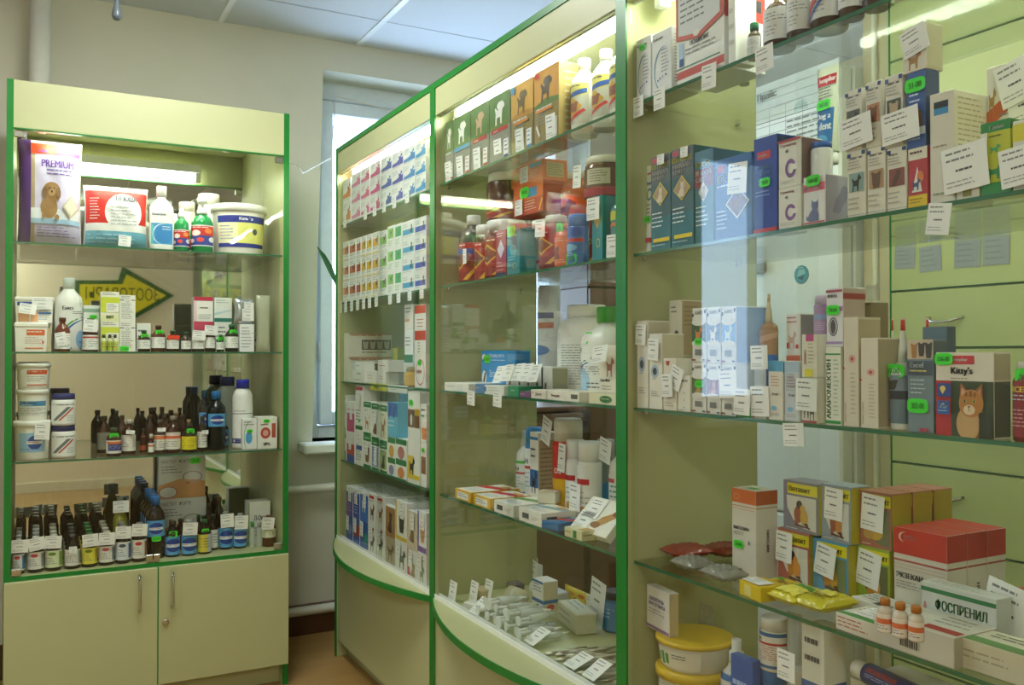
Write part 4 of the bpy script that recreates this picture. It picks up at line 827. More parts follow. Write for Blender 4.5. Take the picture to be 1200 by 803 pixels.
# third shelf: low clutter and a tall stack of white boxes
DOGS = [('r', .3, .3, .98, .72, '#4a4640')]+[('s', 'head', .32+.165*i, .34, .14, .34, '#b8ae9c') for i in range(4)]+[('l', .05, .8, .9, .95, 1, '#c49a80'), ('l', .3, .1, .95, .24, 1, '#8a847c'), band(.93, 1, '#c9977a')]
def across(zb, h, Y=3.438):
    q = Pl(); q.c = (1.195, Y); q.n = (0, 1); q.rot = 0; q.w = .182; q.h = h; q.z = zb+.0005; q.top = q.z+h; q.S = B3; return q
a = across(B3[1], .098); box(a, .06, '#e8e3d4', 'lower long cream box with four dark dog pictures', F=DOGS, key='dogs', group='long cream boxes with dog pictures')
b = across(a.top, .096); box(b, .06, '#e8e3d4', 'upper long cream box with four dark dog pictures', F=DOGS, group='long cream boxes with dog pictures')
for x0, x1, yt, s, d, F, lb in ((413, 427, 434, .0, .05, [('l', .4, .55, .7, .8, 1, '#5a5f68'), ('l', .1, .1, .9, .3, 1, '#a5a7b0')], 'low white box in front of the long cream boxes'), (428, 440, 435, .01, .06, [('l', .1, .3, .9, .7, 2, '#c4a890')], 'low cream box beside the low white box'), (441, 452, 436, .02, .05, [('l', .1, .3, .9, .7, 2, '#b85a5a')], 'low white box with red print on the third shelf')):
    q = at(B3, x0, x1, yt, s); box(q, d, '#eceae4', lb, F=F)
    if x0 == 413: qq = at(B3, 414, 427, 424, .0, base=q); box(qq, .04, '#f0f0ee', 'small white box lying on the low white box', F=[('l', .1, .4, .8, .6, 1, '#6a6f78'), ('r', 0, 0, .2, 1, '#c4d8e4')])
    if x0 == 441: qq = at(B3, 441, 455, 422, .02, base=q); box(qq, .06, '#eae6e2', 'small white box with a red line of print, tilted on the stack', F=[('l', .1, .35, .95, .6, 1, '#c03a44')])
q = at(B3, 459, 466, 408, .14); box(q, .06, '#8fae3c', 'lime green box with yellow corner behind the white vials', F=[('r', .4, .5, 1, 1, '#e3d03a'), ('r', .4, 0, 1, .4, '#3c4a5a')])
q = at(B3, 461, 469, 424, .05); bottle(q, 'jar', '#eceae6', '#eeeeea', 'small white jar with green sticker at its neck', lcol=None, name='plastic_jar', cat='jar', st=[(.5, .7, .03)])
q = at(B3, 470, 479, 430, .03); bottle(q, 'vial', '#d3a53a', '#e8d8a0', 'small bottle with mustard label beside the white stack', lcol='#d3a53a', lv=(.05, .6))
STK_ = [(474, 484, 430, '#eeeeee', [('l', .1, .2, .9, .8, 3, LT)]), (474, 484, 386, '#e9ecee', [('l', .1, .5, .9, .8, 3, LT), band(.08, .3, '#1f7a5a')]), (474, 484, 357, '#e8e4de', [('r', .05, .3, .6, .42, '#d4a08a'), ('l', .1, .6, .9, .9, 2, LT)])]
base = None
for i, (x0, x1, yt, c, F) in enumerate(STK_):
    q = at(B3, x0, x1, yt, .03, base=base); box(q, .08, c, 'white box, %s of the three stacked beside the red and white boxes' % ['lowest', 'middle', 'uppermost'][i], F=F, group='stacked white boxes by the post'); base = q
base = None
for i, (yt, F) in enumerate(((418, [('o', .5, .5, .4, .42, .1, '#d85a70'), ('t', 'NEW', .2, .45, .12, '#c83a50', 0, .6)]), (387, [band(.62, .98, '#cc3a30'), ('l', .3, .1, .5, .55, 4, '#3a3f48')]), (370, [('l', .2, .1, .8, .8, 3, '#c8423a')]), (357, [band(.2, .95, '#d24438')]))):
    q = at(B3, 486, 499, yt, .015, base=base); box(q, .08, '#f0eeec', 'red and white box, %s of the four stacked by the green post' % ['lowest', 'second', 'third', 'uppermost'][i], F=F, group='red and white boxes stacked by the post', st=[(.5, .8, .03)] if i == 0 else ()); base = q
for i, (x0, x1, c) in enumerate(((434, 453, '#e6de2a'), (454, 477, '#f1f1ee'))):
    ya, yb = 441+(x0-434)*.12, 449+(x0-434)*.12
    Y0, Z0 = onX(x0, ya, FB+.028); Y1 = onX(x1, ya, FB+.028)[0]; m = MB(); m.box(0, .0006, Y1-Y0, 0, -.026, 0, mat(c, .6)); emit(m, [('t', 'Скидки', .2, .25, .5, '#2a6a2a', 0, .6)] if i == 0 else [('l', .1, .2, .6, .8, 2, '#b8b8b4')], lambda u, v, L: (-E0*L, (Y1-Y0)*u, -.026+v*.026), Y0-Y1, .026)
    o = m.build('shelf_strip', None, (FB+.0292, Y0, B3[1]+.003)); tag(o, ['yellow paper strip on the edge of the third shelf', 'white paper strip on the edge of the third shelf'][i], 'shelf strip')
# fourth shelf: two tiers of pet-care cartons
GRN = '#157a3c'
def pet(c1, c2, sh, bg='#eeece4'): return [band(0, .10, c1), band(.84, 1, c1), ('l', .2, .88, .8, .96, 1, '#e9f2ea'), ('r', .08, .14, .92, .8, bg), ('s', sh, .22, .18, .6, .5, c2), ('l', .15, .7, .85, .78, 1, '#6a6f70')]
tierL = [(395.5, 406, 3, 'white and green', '#ecebe6', [[band(0, .4, GRN), ('c', .7, .2, .12, .15, '#7fb88a')], [band(0, .5, GRN), ('r', .6, .2, 1, .9, '#e9eef2')], [('r', .1, .1, .9, .6, '#9fb0c6'), ('l', .2, .7, .9, .9, 1, LT)]], 462)]
ys = lambda x, k: (462, 507, 552)[k]
base = None
for i in range(3):
    q = at(B4, 395.5, 405.5, 540-26*(i+1), .01, base=base); q.h = (at(B4, 395.5, 405.5, 462, .01).top-B4[1])/3-.001; q.top = q.z+q.h
    box(q, .12, '#ecebe6', 'flat white and green carton, %s of its stack on the fourth shelf' % ['lowest', 'middle', 'uppermost'][i], F=tierL[0][5][i], group='white and green cartons by the window end'); base = q
def tier2(x0, x1, ymid, ytop, cols, lbs, d=.07, set=.0, group='pet-care cartons in two tiers', tg=(True, True), st=((), ())):
    base = None
    for i, yt in enumerate((ymid, ytop)):
        q = at(B4, x0, x1, yt, set, base=base)
        box(q, d, '#f0efea', lbs[i], F=cols[i], R=[('r', .05, .05, .95, .95, '#e4e4de')], group=group, tg=[(.62, .84, .03, .05, 3)] if tg[i] else (), st=st[i]); base = q
tier2(406.5, 415.5, 506, 471, ([band(0, .25, '#2a48a8'), band(.25, .6, '#cc3030'), band(.6, 1, '#e6e2e0')], [band(0, .62, '#c83a7c'), band(.7, .78, '#e5b8c8')]), ('lower carton with red band and blue foot', 'upper carton with magenta front'))
tier2(416.5, 425, 499, 452, ([band(.9, 1, GRN), ('r', .1, .38, .9, .5, '#3a6ac0'), ('l', .1, .1, .9, .35, 4, LT)], [band(.88, .97, '#c4304a'), ('l', .1, .1, .9, .4, 4, LT)]), ('lower tall white carton with blue stripe', 'upper tall white carton with red head'), tg=(True, True), st=((), [(.6, .12, .02)]))
tier2(426, 435, 511, 471, (pet(GRN, '#8a5a30', 'head'), pet(GRN, '#c98448', 'dog')), ('lower green-banded carton with brown dog head', 'upper green-banded carton with tan dog'))
tier2(435.5, 444.5, 517, 473, (pet(GRN, '#e8ecf2', 'cat', '#8a9ccc'), pet(GRN, '#7a5a44', 'cat')), ('lower green-banded carton with white cat on blue', 'upper green-banded carton with brown cat'))
tier2(445, 453.8, 521, 475, (pet(GRN, '#3a3c3a', 'cat', '#a8b870'), pet(GRN, '#9a6a4a', 'dog', '#e6e4c8')), ('lower green-banded carton with black cat', 'upper green-banded carton with fawn dog'), tg=(False, False))
for j, (x0, x1, cc) in enumerate(((454.3, 463.3, ('#8a86b4', '#e2a83c')), (463.8, 476.5, ('#d98442', '#c07a74')))):
    base = None
    for i in range(2):
        q = at(B4, x0, x1, (538, 513)[i]+j*2, .0, base=base); box(q, .13, '#eff0ea', 'small green-banded carton with round fruit picture, %s row, %s the blue carton' % (['lower', 'upper'][i], ['window end below', 'post end below'][j]), F=[band(.74, 1, GRN), ('c', .5, .36, .32, .3, cc[i]), band(0, .05, GRN)], group='small fruit-picture cartons'); base = q
q = at(B4, 454.3, 466, 472, .0, base=base); box(q, .16, '#5fb6dc', 'sky blue carton with two dark blue figures on the small cartons', F=[('r', 0, .6, 1, 1, '#2a64b8'), ('s', 'bird', .05, .55, .35, .4, '#1a3a94'), ('s', 'bird', .55, .55, .35, .4, '#1a3a94'), ('l', .1, .25, .9, .5, 2, '#d8ecf4')])
q = at(B4, 466.6, 476.5, 471, .01, base=base); box(q, .15, '#58a9cf', 'plain sky blue carton beside the one with figures', F=[('l', .15, .6, .9, .8, 2, '#8cc6de')])
tier2(478, 492, 515, 459, ([band(0, .12, '#e9e9e6'), ('r', 0, .12, .5, .62, '#e6c628'), ('s', 'dog', .1, .15, .5, .45, '#2c2a26'), ('r', 0, .1, 1, .2, '#e6c628')], [('r', .0, .24, .98, .62, '#7a4a34'), ('s', 'dog', .05, .26, .5, .36, '#2a2624'), ('c', .3, .4, .1, .12, '#e9e4dc'), ('r', .6, .5, 1, .64, '#c9a43a')]), ('lower white carton with black dog on yellow', 'upper white carton with black and white dog'), d=.10, tg=(False, False), st=((), [(.3, .76, .035)]))
tier2(493, 499.8, 520, 474, ([('r', .1, .3, .9, .7, '#7a5038')], [('r', .2, .1, 1, .4, '#e38a3a'), ('l', .1, .6, .9, .9, 2, LT)]), ('lower slim carton with brown picture by the green post', 'upper slim carton with orange corner by the green post'), d=.16, tg=(False, False), st=([(.5, .85, .025)], ()))
for i, (x0, x1, yt) in enumerate(((427, 436, 456), (437, 448, 458), (450, 463, 459))):
    q = at(B4, x0, x1, yt, .085); pillow(q, .03, '#cfd4cc', 'clear upright sleeve behind the green-banded cartons, %s from the window end' % ORD[i], name='plastic_sleeve', cat='sleeve', film_=film('clear_sleeve', '#c9d0c4', .4), group='clear sleeves')
# ledge: blister cards and pet collars in boxes, two tiers
def card(x0, x1, ymid, ytop, cols, lbs, d=.05, set=.0, tg=(True, True), n=3, tp='pet_care_box'):
    base = None
    for i, yt in enumerate((ymid, ytop)):
        q = at(B5, x0, x1, yt, set, base=base)
        box(q, d*n, '#eeeeee', lbs[i], F=cols[i], T=[('l', .02, .02, .98, .98, n+3, '#b4c4bc')], name='pet_care_carton', group='pet-care cartons on the ledge', tg=[(.62 if i else .4, .98, .034, .055, 3)] if tg[i] else ()); base = q
card(406, 413.5, 604, 570, ([('r', 0, 0, 1, 1, '#3a5ab0'), ('c', .5, .5, .3, .2, '#8aa6dc')], [('r', 0, 0, 1, .8, '#6a4a9a'), ('l', .1, .1, .9, .5, 4, '#b8a4d8')]), ('lower blue carton at the window end of the ledge', 'upper violet carton at the window end of the ledge'))
card(414, 421.5, 607, 573, ([('r', 0, 0, 1, 1, '#2f5ab8'), ('r', .0, .35, 1, .75, '#c03038'), ('s', 'head', .2, .35, .6, .35, '#8a3a2c')], [('r', 0, 0, 1, .85, '#3054b4'), ('l', .1, .1, .9, .5, 4, '#b4c6ec')]), ('lower blue carton with red animal picture', 'upper deep blue carton with crowded print'))
card(422, 431.5, 611, 577, ([('r', 0, 0, 1, 1, '#2f62bc'), ('c', .7, .45, .25, .2, '#2a9a94')], [('r', 0, 0, 1, .9, '#3c78d4'), ('s', 'dog', .2, .3, .6, .5, '#dfe8f2')]), ('lower blue carton with teal spot', 'upper bright blue carton with white dog'))
W1_ = lambda sh, c: [('r', 0, 0, 1, 1, '#eeece8'), ('r', .1, .84, .7, .93, '#c8302c'), ('s', sh, .2, .15, .6, .55, c), ('l', .1, .74, .9, .8, 1, LT)]
card(432.2, 441, 616, 579, (W1_('dog', '#7a6a5a'), W1_('dog', '#6a5a4c')), ('lower white carton with grey dog and red tab', 'upper white carton with grey dog and red tab'), tg=(True, False))
card(441.6, 451, 619, 582, (W1_('dog', '#4a5644'), W1_('dog', '#a8703c')), ('lower white carton with dark green dog', 'upper white carton with chestnut dog'), tg=(True, False))
card(452, 463, 630, 593, ([('r', 0, 0, 1, 1, '#b0a088'), ('s', 'dog', .2, .2, .7, .6, '#6a4c34')], [('r', 0, 0, 1, .95, '#a8784a'), ('s', 'cat', .2, .15, .6, .7, '#4c3624')]), ('lower beige carton with brown dog', 'upper brown carton with tabby cat'), tg=(False, False))
card(463.6, 477, 634, 588, ([('r', 0, 0, 1, 1, '#e9e6e2'), ('s', 'dog', .3, .15, .6, .6, '#3a3c38'), ('r', 0, 0, 1, .06, '#c83a44')], [('r', 0, 0, 1, 1, '#f0eee4'), ('r', 0, 0, 1, .1, '#e6c22c'), ('r', 0, 0, .1, 1, '#e6c22c'), ('s', 'head', .3, .2, .5, .45, '#3c3a34')]), ('lower white carton with black dog and red foot', 'upper white carton with yellow edge and dark dog head'))
card(477.6, 489, 645, 600, ([('r', 0, 0, 1, 1, '#e8e6e2'), ('p', [(0, 0), (.3, 0), (.1, 1), (0, 1)], '#c8385c'), ('s', 'cat', .3, .1, .6, .5, '#a88a6a')], [('r', 0, 0, 1, 1, '#d9c8b0'), ('s', 'cat', .2, .2, .6, .6, '#8a6a4a')]), ('lower white carton with crimson slant and sandy cat', 'upper tan carton with brown cat'))
card(489.6, 499.8, 648, 600, ([('r', 0, 0, 1, 1, '#ecebe8'), ('s', 'dog', .2, .1, .6, .5, '#9a9a7a'), ('l', .1, .7, .9, .9, 2, LT)], [('r', 0, 0, 1, 1, '#f0eef4'), ('r', 0, 0, 1, .14, '#7a52b0'), ('r', 0, 0, .14, 1, '#7a52b0'), ('s', 'head', .3, .25, .55, .4, '#c8966a')]), ('lower pale carton with olive dog by the green post', 'upper white carton with purple frame and ginger cat'))
# green plant leaf on the window sill, showing beside the cabinet
lx, lz = onX(388, 333, 1.16); m = MB()
pts = [onY(371, 289, 3.80), onY(377, 297, 3.80), onY(384, 310, 3.80), onY(390, 324, 3.80), onY(396, 338, 3.80)]; wd = [.002, .014, .018, .014, .006]
vs = []
for (X, z), w in zip(pts, wd):
    vs += [(X-w, 3.80-.006, z+w*.35), (X, 3.80, z), (X+w, 3.80-.006, z-w*.35)]
m.add(vs, [(3*i+k, 3*i+k+1, 3*i+k+4, 3*i+k+3) for i in range(4) for k in range(2)], mat('#1f5a2c', .35), True)
pl = empty('potted_plant', (pts[-1][0]+.12, 3.80, W1[2])); tag(pl, 'dark green strap leaf of a plant on the window sill beside the cabinet', 'plant')
o = m.build('leaf', pl); o.matrix_parent_inverse = Matrix.Translation(-Vector(pl.location))
MB().tube([(pts[-1][0]+.12, 3.80, W1[2]+.1), (pts[-1][0]+.09, 3.80, (W1[2]+pts[-1][1])/2), (pts[-1][0], 3.797, pts[-1][1])], .005, mat('#2c6a34', .4)).build('stem', pl).matrix_parent_inverse = Matrix.Translation(-Vector(pl.location))
MB().lathe([(.045, 0), (.062, .11), (.066, .11), (.066, .125), (.055, .125), (.05, .105)], mat('#9a5a3c', .6), 20).build('pot', pl)
# ------------------------------------------------------------------ middle cabinet, top shelf: spot-on cartons and shampoo bottles
def spot(top, dog, red, right): return [('r', 0, .5, 1, 1, top), ('p', [(0, .5), (1, .5), (1, .56), (.5, .6), (0, .54)], '#5a7a34' if top != '#d9a648' else '#c08a34'), ('s', dog[0], .25, .55, .5, .34, dog[1]), ('c', .52, .82, .13, .06, dog[1])]+([('r', .12, .44, .9, .5, '#b9242c'), ('t', 'advantix', .2, .452, .03, '#f2e4e4', 0, .62)] if red else [('l', .1, .43, .9, .5, 1, '#d8e4ec')])+[('l', .1, .26, .8, .42, 4, '#9ea19a'), ('r', .72, .06, .95, .3, '#e9e9ea'), ('l', .76, .1, .92, .28, 3, right), ('r', .74, .04, .95, .075, right)]
GR = '#8c8d80'
for i, (x0, x1, yt, c, F, lb) in enumerate((
    (509.5, 531.5, 136, GR, spot('#4a6e34', ('dog', '#ded8cc'), False, '#c83a30'), 'grey carton with green top and small white dog at the window end'),
    (532, 551.5, 128, GR, spot('#52783a', ('dog', '#f0eee8'), False, '#c83a30')+[('r', .05, .44, .95, .5, '#4f9cc8')], 'grey carton with white running dog and blue strip'),
    (552, 573, 119, GR, spot('#4f7434', ('dog', '#c9a888'), True, '#c83a30'), 'grey carton with brown and white dogs and red logo strip'),
    (573.5, 598, 106, GR, spot('#47702e', ('dog', '#e9e9e4'), True, '#2a3a8a'), 'grey carton with white dog leaping and red logo strip'),
    (599, 625, 96, '#8f7c44', spot('#d9a648', ('dog', '#6a5434'), False, '#2f7ac0')+[('r', .02, .88, .2, .98, '#2f86c8'), ('r', .15, .42, .8, .46, '#e08a3c')], 'gold carton with sitting dog and blue corner mark'),
    (626, 655, 78, '#8f7a40', spot('#d89a38', ('dog', '#4c3a2c'), False, '#e6e2d8')+[('c', .14, .93, .1, .035, '#d8382c'), ('r', .1, .43, .75, .47, '#e08a3c'), ('p', [(.1, .25), (.16, .27), (.3, .12), (.24, .1)], '#e4dcd4')], 'gold carton with black and white dog next to the white bottles'))):
    q = at(B1, x0, x1, yt, .01, yb=None)
    box(q, .085, c, lb, F=F, R=[('l', .2, .05, .8, .9, 10, '#b0a98a')], tg=[(.42 if i != 5 else .72, .3, .045, .06, 2, 4)], group='spot-on cartons on the top shelf')
WB = [('p', [(0, .55), (1, .72), (1, .98), (0, .98)], '#d8cf6a'), ('p', [(.05, .6), (.95, .74), (.95, .86), (.05, .72)], '#2c56a8'), ('p', [(.5, .18), (.82, .42), (.5, .66), (.18, .42)], '#c9a03a'), ('s', 'head', .3, .3, .4, .26, '#8a4a34'), ('p', [(.2, .06), (.3, .03), (.92, .3), (.85, .36)], '#c62c2c'), ('l', .1, .86, .9, .96, 1, '#4a4f60')]
for x0, x1, yt, lb in ((660.5, 680.5, 62, 'white shampoo bottle with yellow diamond label beside the gold carton'), (681.5, 705, 49, 'white shampoo bottle with yellow diamond label, middle of three'), (706, 727, 34, 'white shampoo bottle with yellow diamond label touching the green post')):
    bottle(at(B1, x0, x1, yt, .03), 'tall', '#e9e9dd', '#eeeee4', lb, lv=(.14, .66), ang=75, F=WB, lcol='#c4c3b8', glossy=.35, key='wb', group='white shampoo bottles on the top shelf')
# second shelf: vitamin jars, tubes and cartons crowd together
RED, ORG, TEA = '#a8241f', '#e0641c', '#157f8e'
JF = [('r', 0, 0, 1, .24, '#8f1f1c'), ('r', 0, .24, 1, 1, '#a8281f'), ('p', [(.5, .28), (.8, .56), (.5, .84), (.2, .56)], '#d9a53a'), ('p', [(.5, .34), (.74, .56), (.5, .78), (.26, .56)], '#7a4a30'), ('l', .1, .86, .9, .96, 1, '#f0dcd0'), ('p', [(.62, .02), (.74, .02), (.98, .32), (.9, .34)], '#e8b02c')]
def vit(x0, x1, yt, s, kind, col, cap, lb, F=JF, lv=(.06, .7), yb=None, base=None, lc=RED, ang=85, st=(), tg=(), grp='vitamin jars and bottles on the second shelf', sq=1., S=B2):
    return bottle(at(S, x0, x1, yt, s, base=base, yb=yb), kind, col, cap, lb, F=F, lv=lv, lcol=lc, ang=ang, st=st, tg=tg, group=grp, glossy=.2, sq=sq)
CLR = '#7a6a5c'
vit(514, 529, 239, .03, 'tall', '#4c4640', '#e6e6e0', 'slim dark bottle with red label at the window end', lv=(.16, .6), st=[(.4, .7, .03)], tg=[(.3, .62, .034, .04, 8)])
vit(531, 547, 252, .04, 'tall', '#5a5048', '#eeeeea', 'slim dark bottle with red, blue and yellow label', F=JF+[('r', 0, .7, 1, .84, '#2a5aa8')], lv=(.06, .6), tg=[(.9, .5, .024, .045, 0)])
j1 = vit(548, 566, 264, .05, 'jar', '#5c2420', '#efeeea', 'dark red jar with white lid, window side of the pair', st=[(.3, .8, .04)])
j2 = vit(560, 583, 258, .02, 'jar', '#6a2a24', '#f2f2ee', 'dark red jar with white lid and green sticker, front of the pair', st=[(.5, .78, .04)])
vit(562, 584, 202, .03, 'jar', '#4f2420', '#efefe8', 'tall red-labelled jar with black neck standing on the jar lids', base=j2, lv=(.04, .4), lc=RED)
vit(588, 596, 192, .13, 'tall', '#8a7a6c', '#dcdcd6', 'slim grey bottle rising behind the tall jar')
q = at(B2, 581, 593, 270, .015); box(q, .05, '#a83038', 'slim crimson carton with diamond picture', F=[('p', [(.5, .4), (.85, .6), (.5, .8), (.15, .6)], '#d8cdd6'), ('l', .1, .84, .9, .95, 2, '#f0dede'), ('l', .1, .1, .8, .34, 3, '#d8a0a0'), band(0, .1, '#2a3458')])
q = at(B2, 594, 609, 269, .012); box(q, .05, TEA, 'teal carton with yellow top and round emblem among the jars', F=[('c', .5, .55, .28, .12, '#5aa8b4'), ('o', .62, .2, .16, .07, .2, '#d8b43a'), ('l', .1, .82, .9, .95, 2, '#d8ecec'), ('l', .1, .3, .9, .42, 2, '#a8d4d8')], st=[(.4, .97, .045)])
vit(597, 613, 240, .11, 'jar', '#2c2430', '#e6e6de', 'dark jar with broad white lid behind the teal carton', lc='#3a2f3c')
vit(608, 625, 255, .02, 'tall', '#c9c6c0', '#e9e9e4', 'grey-white bottle with diamond picture and red slant', F=[('p', [(.5, .35), (.85, .58), (.5, .82), (.15, .58)], '#b9ae8a'), ('l', .1, .85, .9, .96, 2, '#5a6a90'), ('p', [(.1, .05), (.2, .03), (.95, .28), (.9, .34)], '#c03434')], lc='#b8b6b2')
vit(625, 645, 252, .02, 'round', '#8a2a24', '#ecebe2', 'red bottle with orange swoosh and tilted price tag', tg=[(.5, .92, .05, .044, 5)], lv=(.1, .72))
vit(618, 638, 233, .11, 'wide', '#e4e3da', '#e8e7de', 'pale sloping bottle without label behind the red bottle', lc=None)
vit(644, 661, 262, .015, 'round', '#d8641c', '#e08a4a', 'orange bottle with cat picture and green sticker on its cap', F=[('r', 0, 0, 1, 1, ORG), ('l', .1, .8, .9, .95, 2, '#f4dcc8'), ('s', 'cat', .2, .2, .5, .5, '#8a3c1c'), ('l', .1, .05, .9, .2, 2, '#f4c8a0')], lc=ORG, st=[(.45, .9, .045)])
vit(650, 672, 199, .09, 'round', '#c8571c', '#ece8d8', 'orange bottle with large cream cap beside the orange boxes', F=[('r', 0, .0, 1, 1, '#d8661f'), ('s', 'dog', .2, .1, .6, .6, '#6a2c1c'), ('l', .1, .78, .9, .95, 1, '#f4dcc8')], base=at(B2, 650, 672, 262, .09), lc='#d8661f', lv=(.04, .66), st=[(.2, .66, .05)])
q = at(B2, 660, 674, 251, .012); bottle(q, 'aero', '#2a66b4', '#3a76c0', 'blue dental tube with green sticker at its foot', F=[('r', 0, .76, 1, .98, '#2c5ab0'), ('t', 'Dog', .14, .86, .07, '#eef0f6', 0, .7), ('r', 0, .6, 1, .7, '#c43a3a'), ('c', .5, .45, .3, .1, '#7ab4dc'), ('l', .15, .22, .85, .34, 3, '#d8e4f2')], lv=(.02, .74), ang=85, lcol='#3a72bc', st=[(.5, .09, .045)], name='toothpaste_tube', cat='tube')
def tube_up(q, col, label, F, flat=True, cat='tube', tg=(), st=(), capc='#f0f0ec'):
    """squeeze tube standing on its cap: round at the cap, crimped flat at the top"""
    claim(q, q.w, False); w, h = q.w, q.h; t = fin('squeeze_tube', label, cat, q, w, None, 0, True); n = 24; m = MB()
    def sec(v): return (w/2*(.72+.28*v), w/2*(.72*(1-v)+.03))
    vs = [(sec(j/8)[0]*math.cos(2*math.pi*i/n), sec(j/8)[1]*math.sin(2*math.pi*i/n), h*(.12+.88*j/8)) for j in range(9) for i in range(n)]
    m.add(vs, [(j*n+i, j*n+(i+1) % n, (j+1)*n+(i+1) % n, (j+1)*n+i) for j in range(8) for i in range(n)], mat(col, .3), True)
    m.add([vs[8*n+i] for i in range(n)], [list(range(n))], mat(col, .3)); m.build('tube', t)
    lm = MB(); emit(lm, F, lambda u, v, L: ((lambda a, s: (s[0]*math.sin(a)*1.005, -s[1]*math.cos(a)-.0006-E0*L, h*(.12+.88*v)))((u-.5)*2.2, sec(v))), w, h*.88, 2); lm.build('label', t)
    MB().lathe([(w*.34, 0), (w*.36, .005), (w*.33, h*.12)], mat(capc, .4), 20).build('cap', t); tags(t, w, h, w, tg); stick(t, lambda u, v, L: ((u-.5)*w, -sec(v)[1]-.002-E0*L, v*h), st, w, h); q.o = t; q.d = w; return q
q = at(B2, 657, 678, 222, .05, base=None); tube_up(q, '#efede4', 'white squeeze tube with red name strip behind the blue tube', [('r', .12, .84, .9, .93, '#c4252c'), ('t', 'beaphar', .2, .855, .05, '#f4e6e6', 0, .6), ('l', .15, .6, .9, .8, 5, LT), ('r', 0, 0, 1, .5, '#3a78bc')])
vit(675, 693, 236, .03, 'round', '#7a1f22', '#ecdfd2', 'dark red bottle with pink cap and green sticker under the brown jar', st=[(.4, .74, .045)], lc='#8f2424')
jb = at(B2, 676, 700, 238, .10)
vit(675, 703, 183, .06, 'jar', '#5c2a1c', '#efece2', 'brown jar with cream lid and price tag on top of the bottles', F=[('r', 0, .0, 1, .3, '#a8233c'), ('r', .5, .4, .9, .95, '#c4bca8'), ('l', .55, .45, .85, .9, 5, '#4a3a30'), ('p', [(.2, .45), (.38, .68), (.2, .9), (.02, .68)], '#d8a53a')], base=jb, lc='#5c2a1c', lv=(.02, .7), tg=[(.14, .85, .036, .055, 5)])
q = at(B2, 693.5, 706, 230, .015); box(q, .05, TEA, 'teal carton with diamond emblem and big price tag by the green post', F=[('p', [(.5, .5), (.85, .65), (.5, .8), (.15, .65)], '#c8a048'), ('o', .6, .28, .18, .07, .2, '#d0b45a'), ('l', .1, .85, .9, .95, 2, '#d8ecec')], tg=[(.35, .98, .05, .05, 2)])
vit(709.5, 728, 219, .02, 'tall', '#3f7f80', '#e6e6dc', 'teal and orange bottle beside the green post', F=[('r', 0, .75, 1, .95, '#c8c43a'), ('o', .5, .45, .3, .25, .3, '#d8783a'), ('l', .1, .05, .9, .2, 2, '#d8e4e0')], lc='#3c7f86', tg=[(.55, .3, .05, .05, 2)])
OB = [('p', [(.18, .2), (.34, .5), (.18, .8), (.04, .5)], '#c89a34'), ('r', .3, .12, .55, .9, '#ecebe6'), ('l', .33, .2, .52, .85, 6, LT), ('r', .6, .72, .95, .92, '#4a94c4'), ('l', .6, .2, .95, .6, 4, '#f4d4b8')]
jx = at(B2, 596, 640, 254, .085)
q = at(B2, 596, 640, 216, .07, base=jx); box(q, .07, '#c2371c', 'lower red and orange carton lying across the bottle tops', F=[('r', 0, .5, 1, 1, ORG), ('r', .48, .55, .8, .85, '#4a94c4'), ('l', .4, .1, .8, .45, 4, '#f0c8b4'), ('p', [(.86, .05), (.9, .05), (1, .4), (.96, .45)], '#e8a42c')], tg=[(.22, .5, .042, .042, 0)], st=[(.4, .75, .05)])
q = at(B2, 594, 640, 176, .07, base=q); box(q, .075, ORG, 'upper orange carton with diamond emblem and barcode end', F=OB, R=[('r', .15, .15, .85, .85, '#c9b48a'), ('l', .2, .2, .8, .8, 7, '#6a5034')])
# third shelf: jug bottles and low boxes
BLF = [('r', .0, .0, .96, 1, '#1f8fd8'), ('s', 'bird', .04, .2, .14, .6, '#16181c'), ('c', .1, .5, .07, .25, '#ece8e0'), ('s', 'bird', .06, .2, .1, .5, '#16181c'), ('t', 'Зоомед паста', .26, .46, .32, '#e8f2fa', 0, .6), ('l', .3, .15, .8, .35, 1, '#bfe0f4')]
q = at(B3, 564, 604, 427, .12); box(q, .05, '#1f8fd8', 'lower bright blue carton with magpie picture', F=BLF, R=[('r', .1, .1, .9, .9, '#1a74b4')], group='bright blue cartons with magpie')
q = at(B3, 564, 604, 411, .12, base=q); box(q, .05, '#1f8fd8', 'upper bright blue carton with magpie and green sticker', F=BLF, R=[('r', .1, .1, .9, .9, '#1a74b4')], group='bright blue cartons with magpie', st=[(.2, .2, .04)])
q = at(B3, 640, 677, 357, .13); bottle(q, 'round', '#efefec', '#f1f1ee', 'big white bottle with wide ribbed cap behind the green-capped one', lv=(.06, .62), ang=80, lcol='#efefec', F=[('t', 'дин', .06, .82, .09, '#44484e', 0, .2), ('a', .3, .3, .3, .28, .12, '#2b6ab4'), ('l', .5, .1, .9, .9, 16, '#9a9da2')], glossy=.3)
q = at(B3, 668, 709, 359, .09); bottle(q, 'oval', '#eeeeea', '#35a02c', 'big white bottle with green cap and blue arc label', lv=(.05, .6), ang=70, sq=.8, lcol='#eeeee8', F=[('c', .3, .25, .26, .3, '#a9cce6'), ('a', .75, .3, .72, .42, .1, '#4a9a4a'), ('a', .78, .27, .70, .40, .1, '#2a5cae'), ('t', 'АМОКС', .12, .84, .075, '#3c4046', 0, .6), ('t', '2,5%', .58, .70, .05, '#4c5056', 0, .3), ('l', .2, .38, .9, .56, 4, '#8a8d92'), ('l', .5, .1, .9, .25, 2, '#5a5d62')], st=[(.42, .66, .05)], glossy=.3)
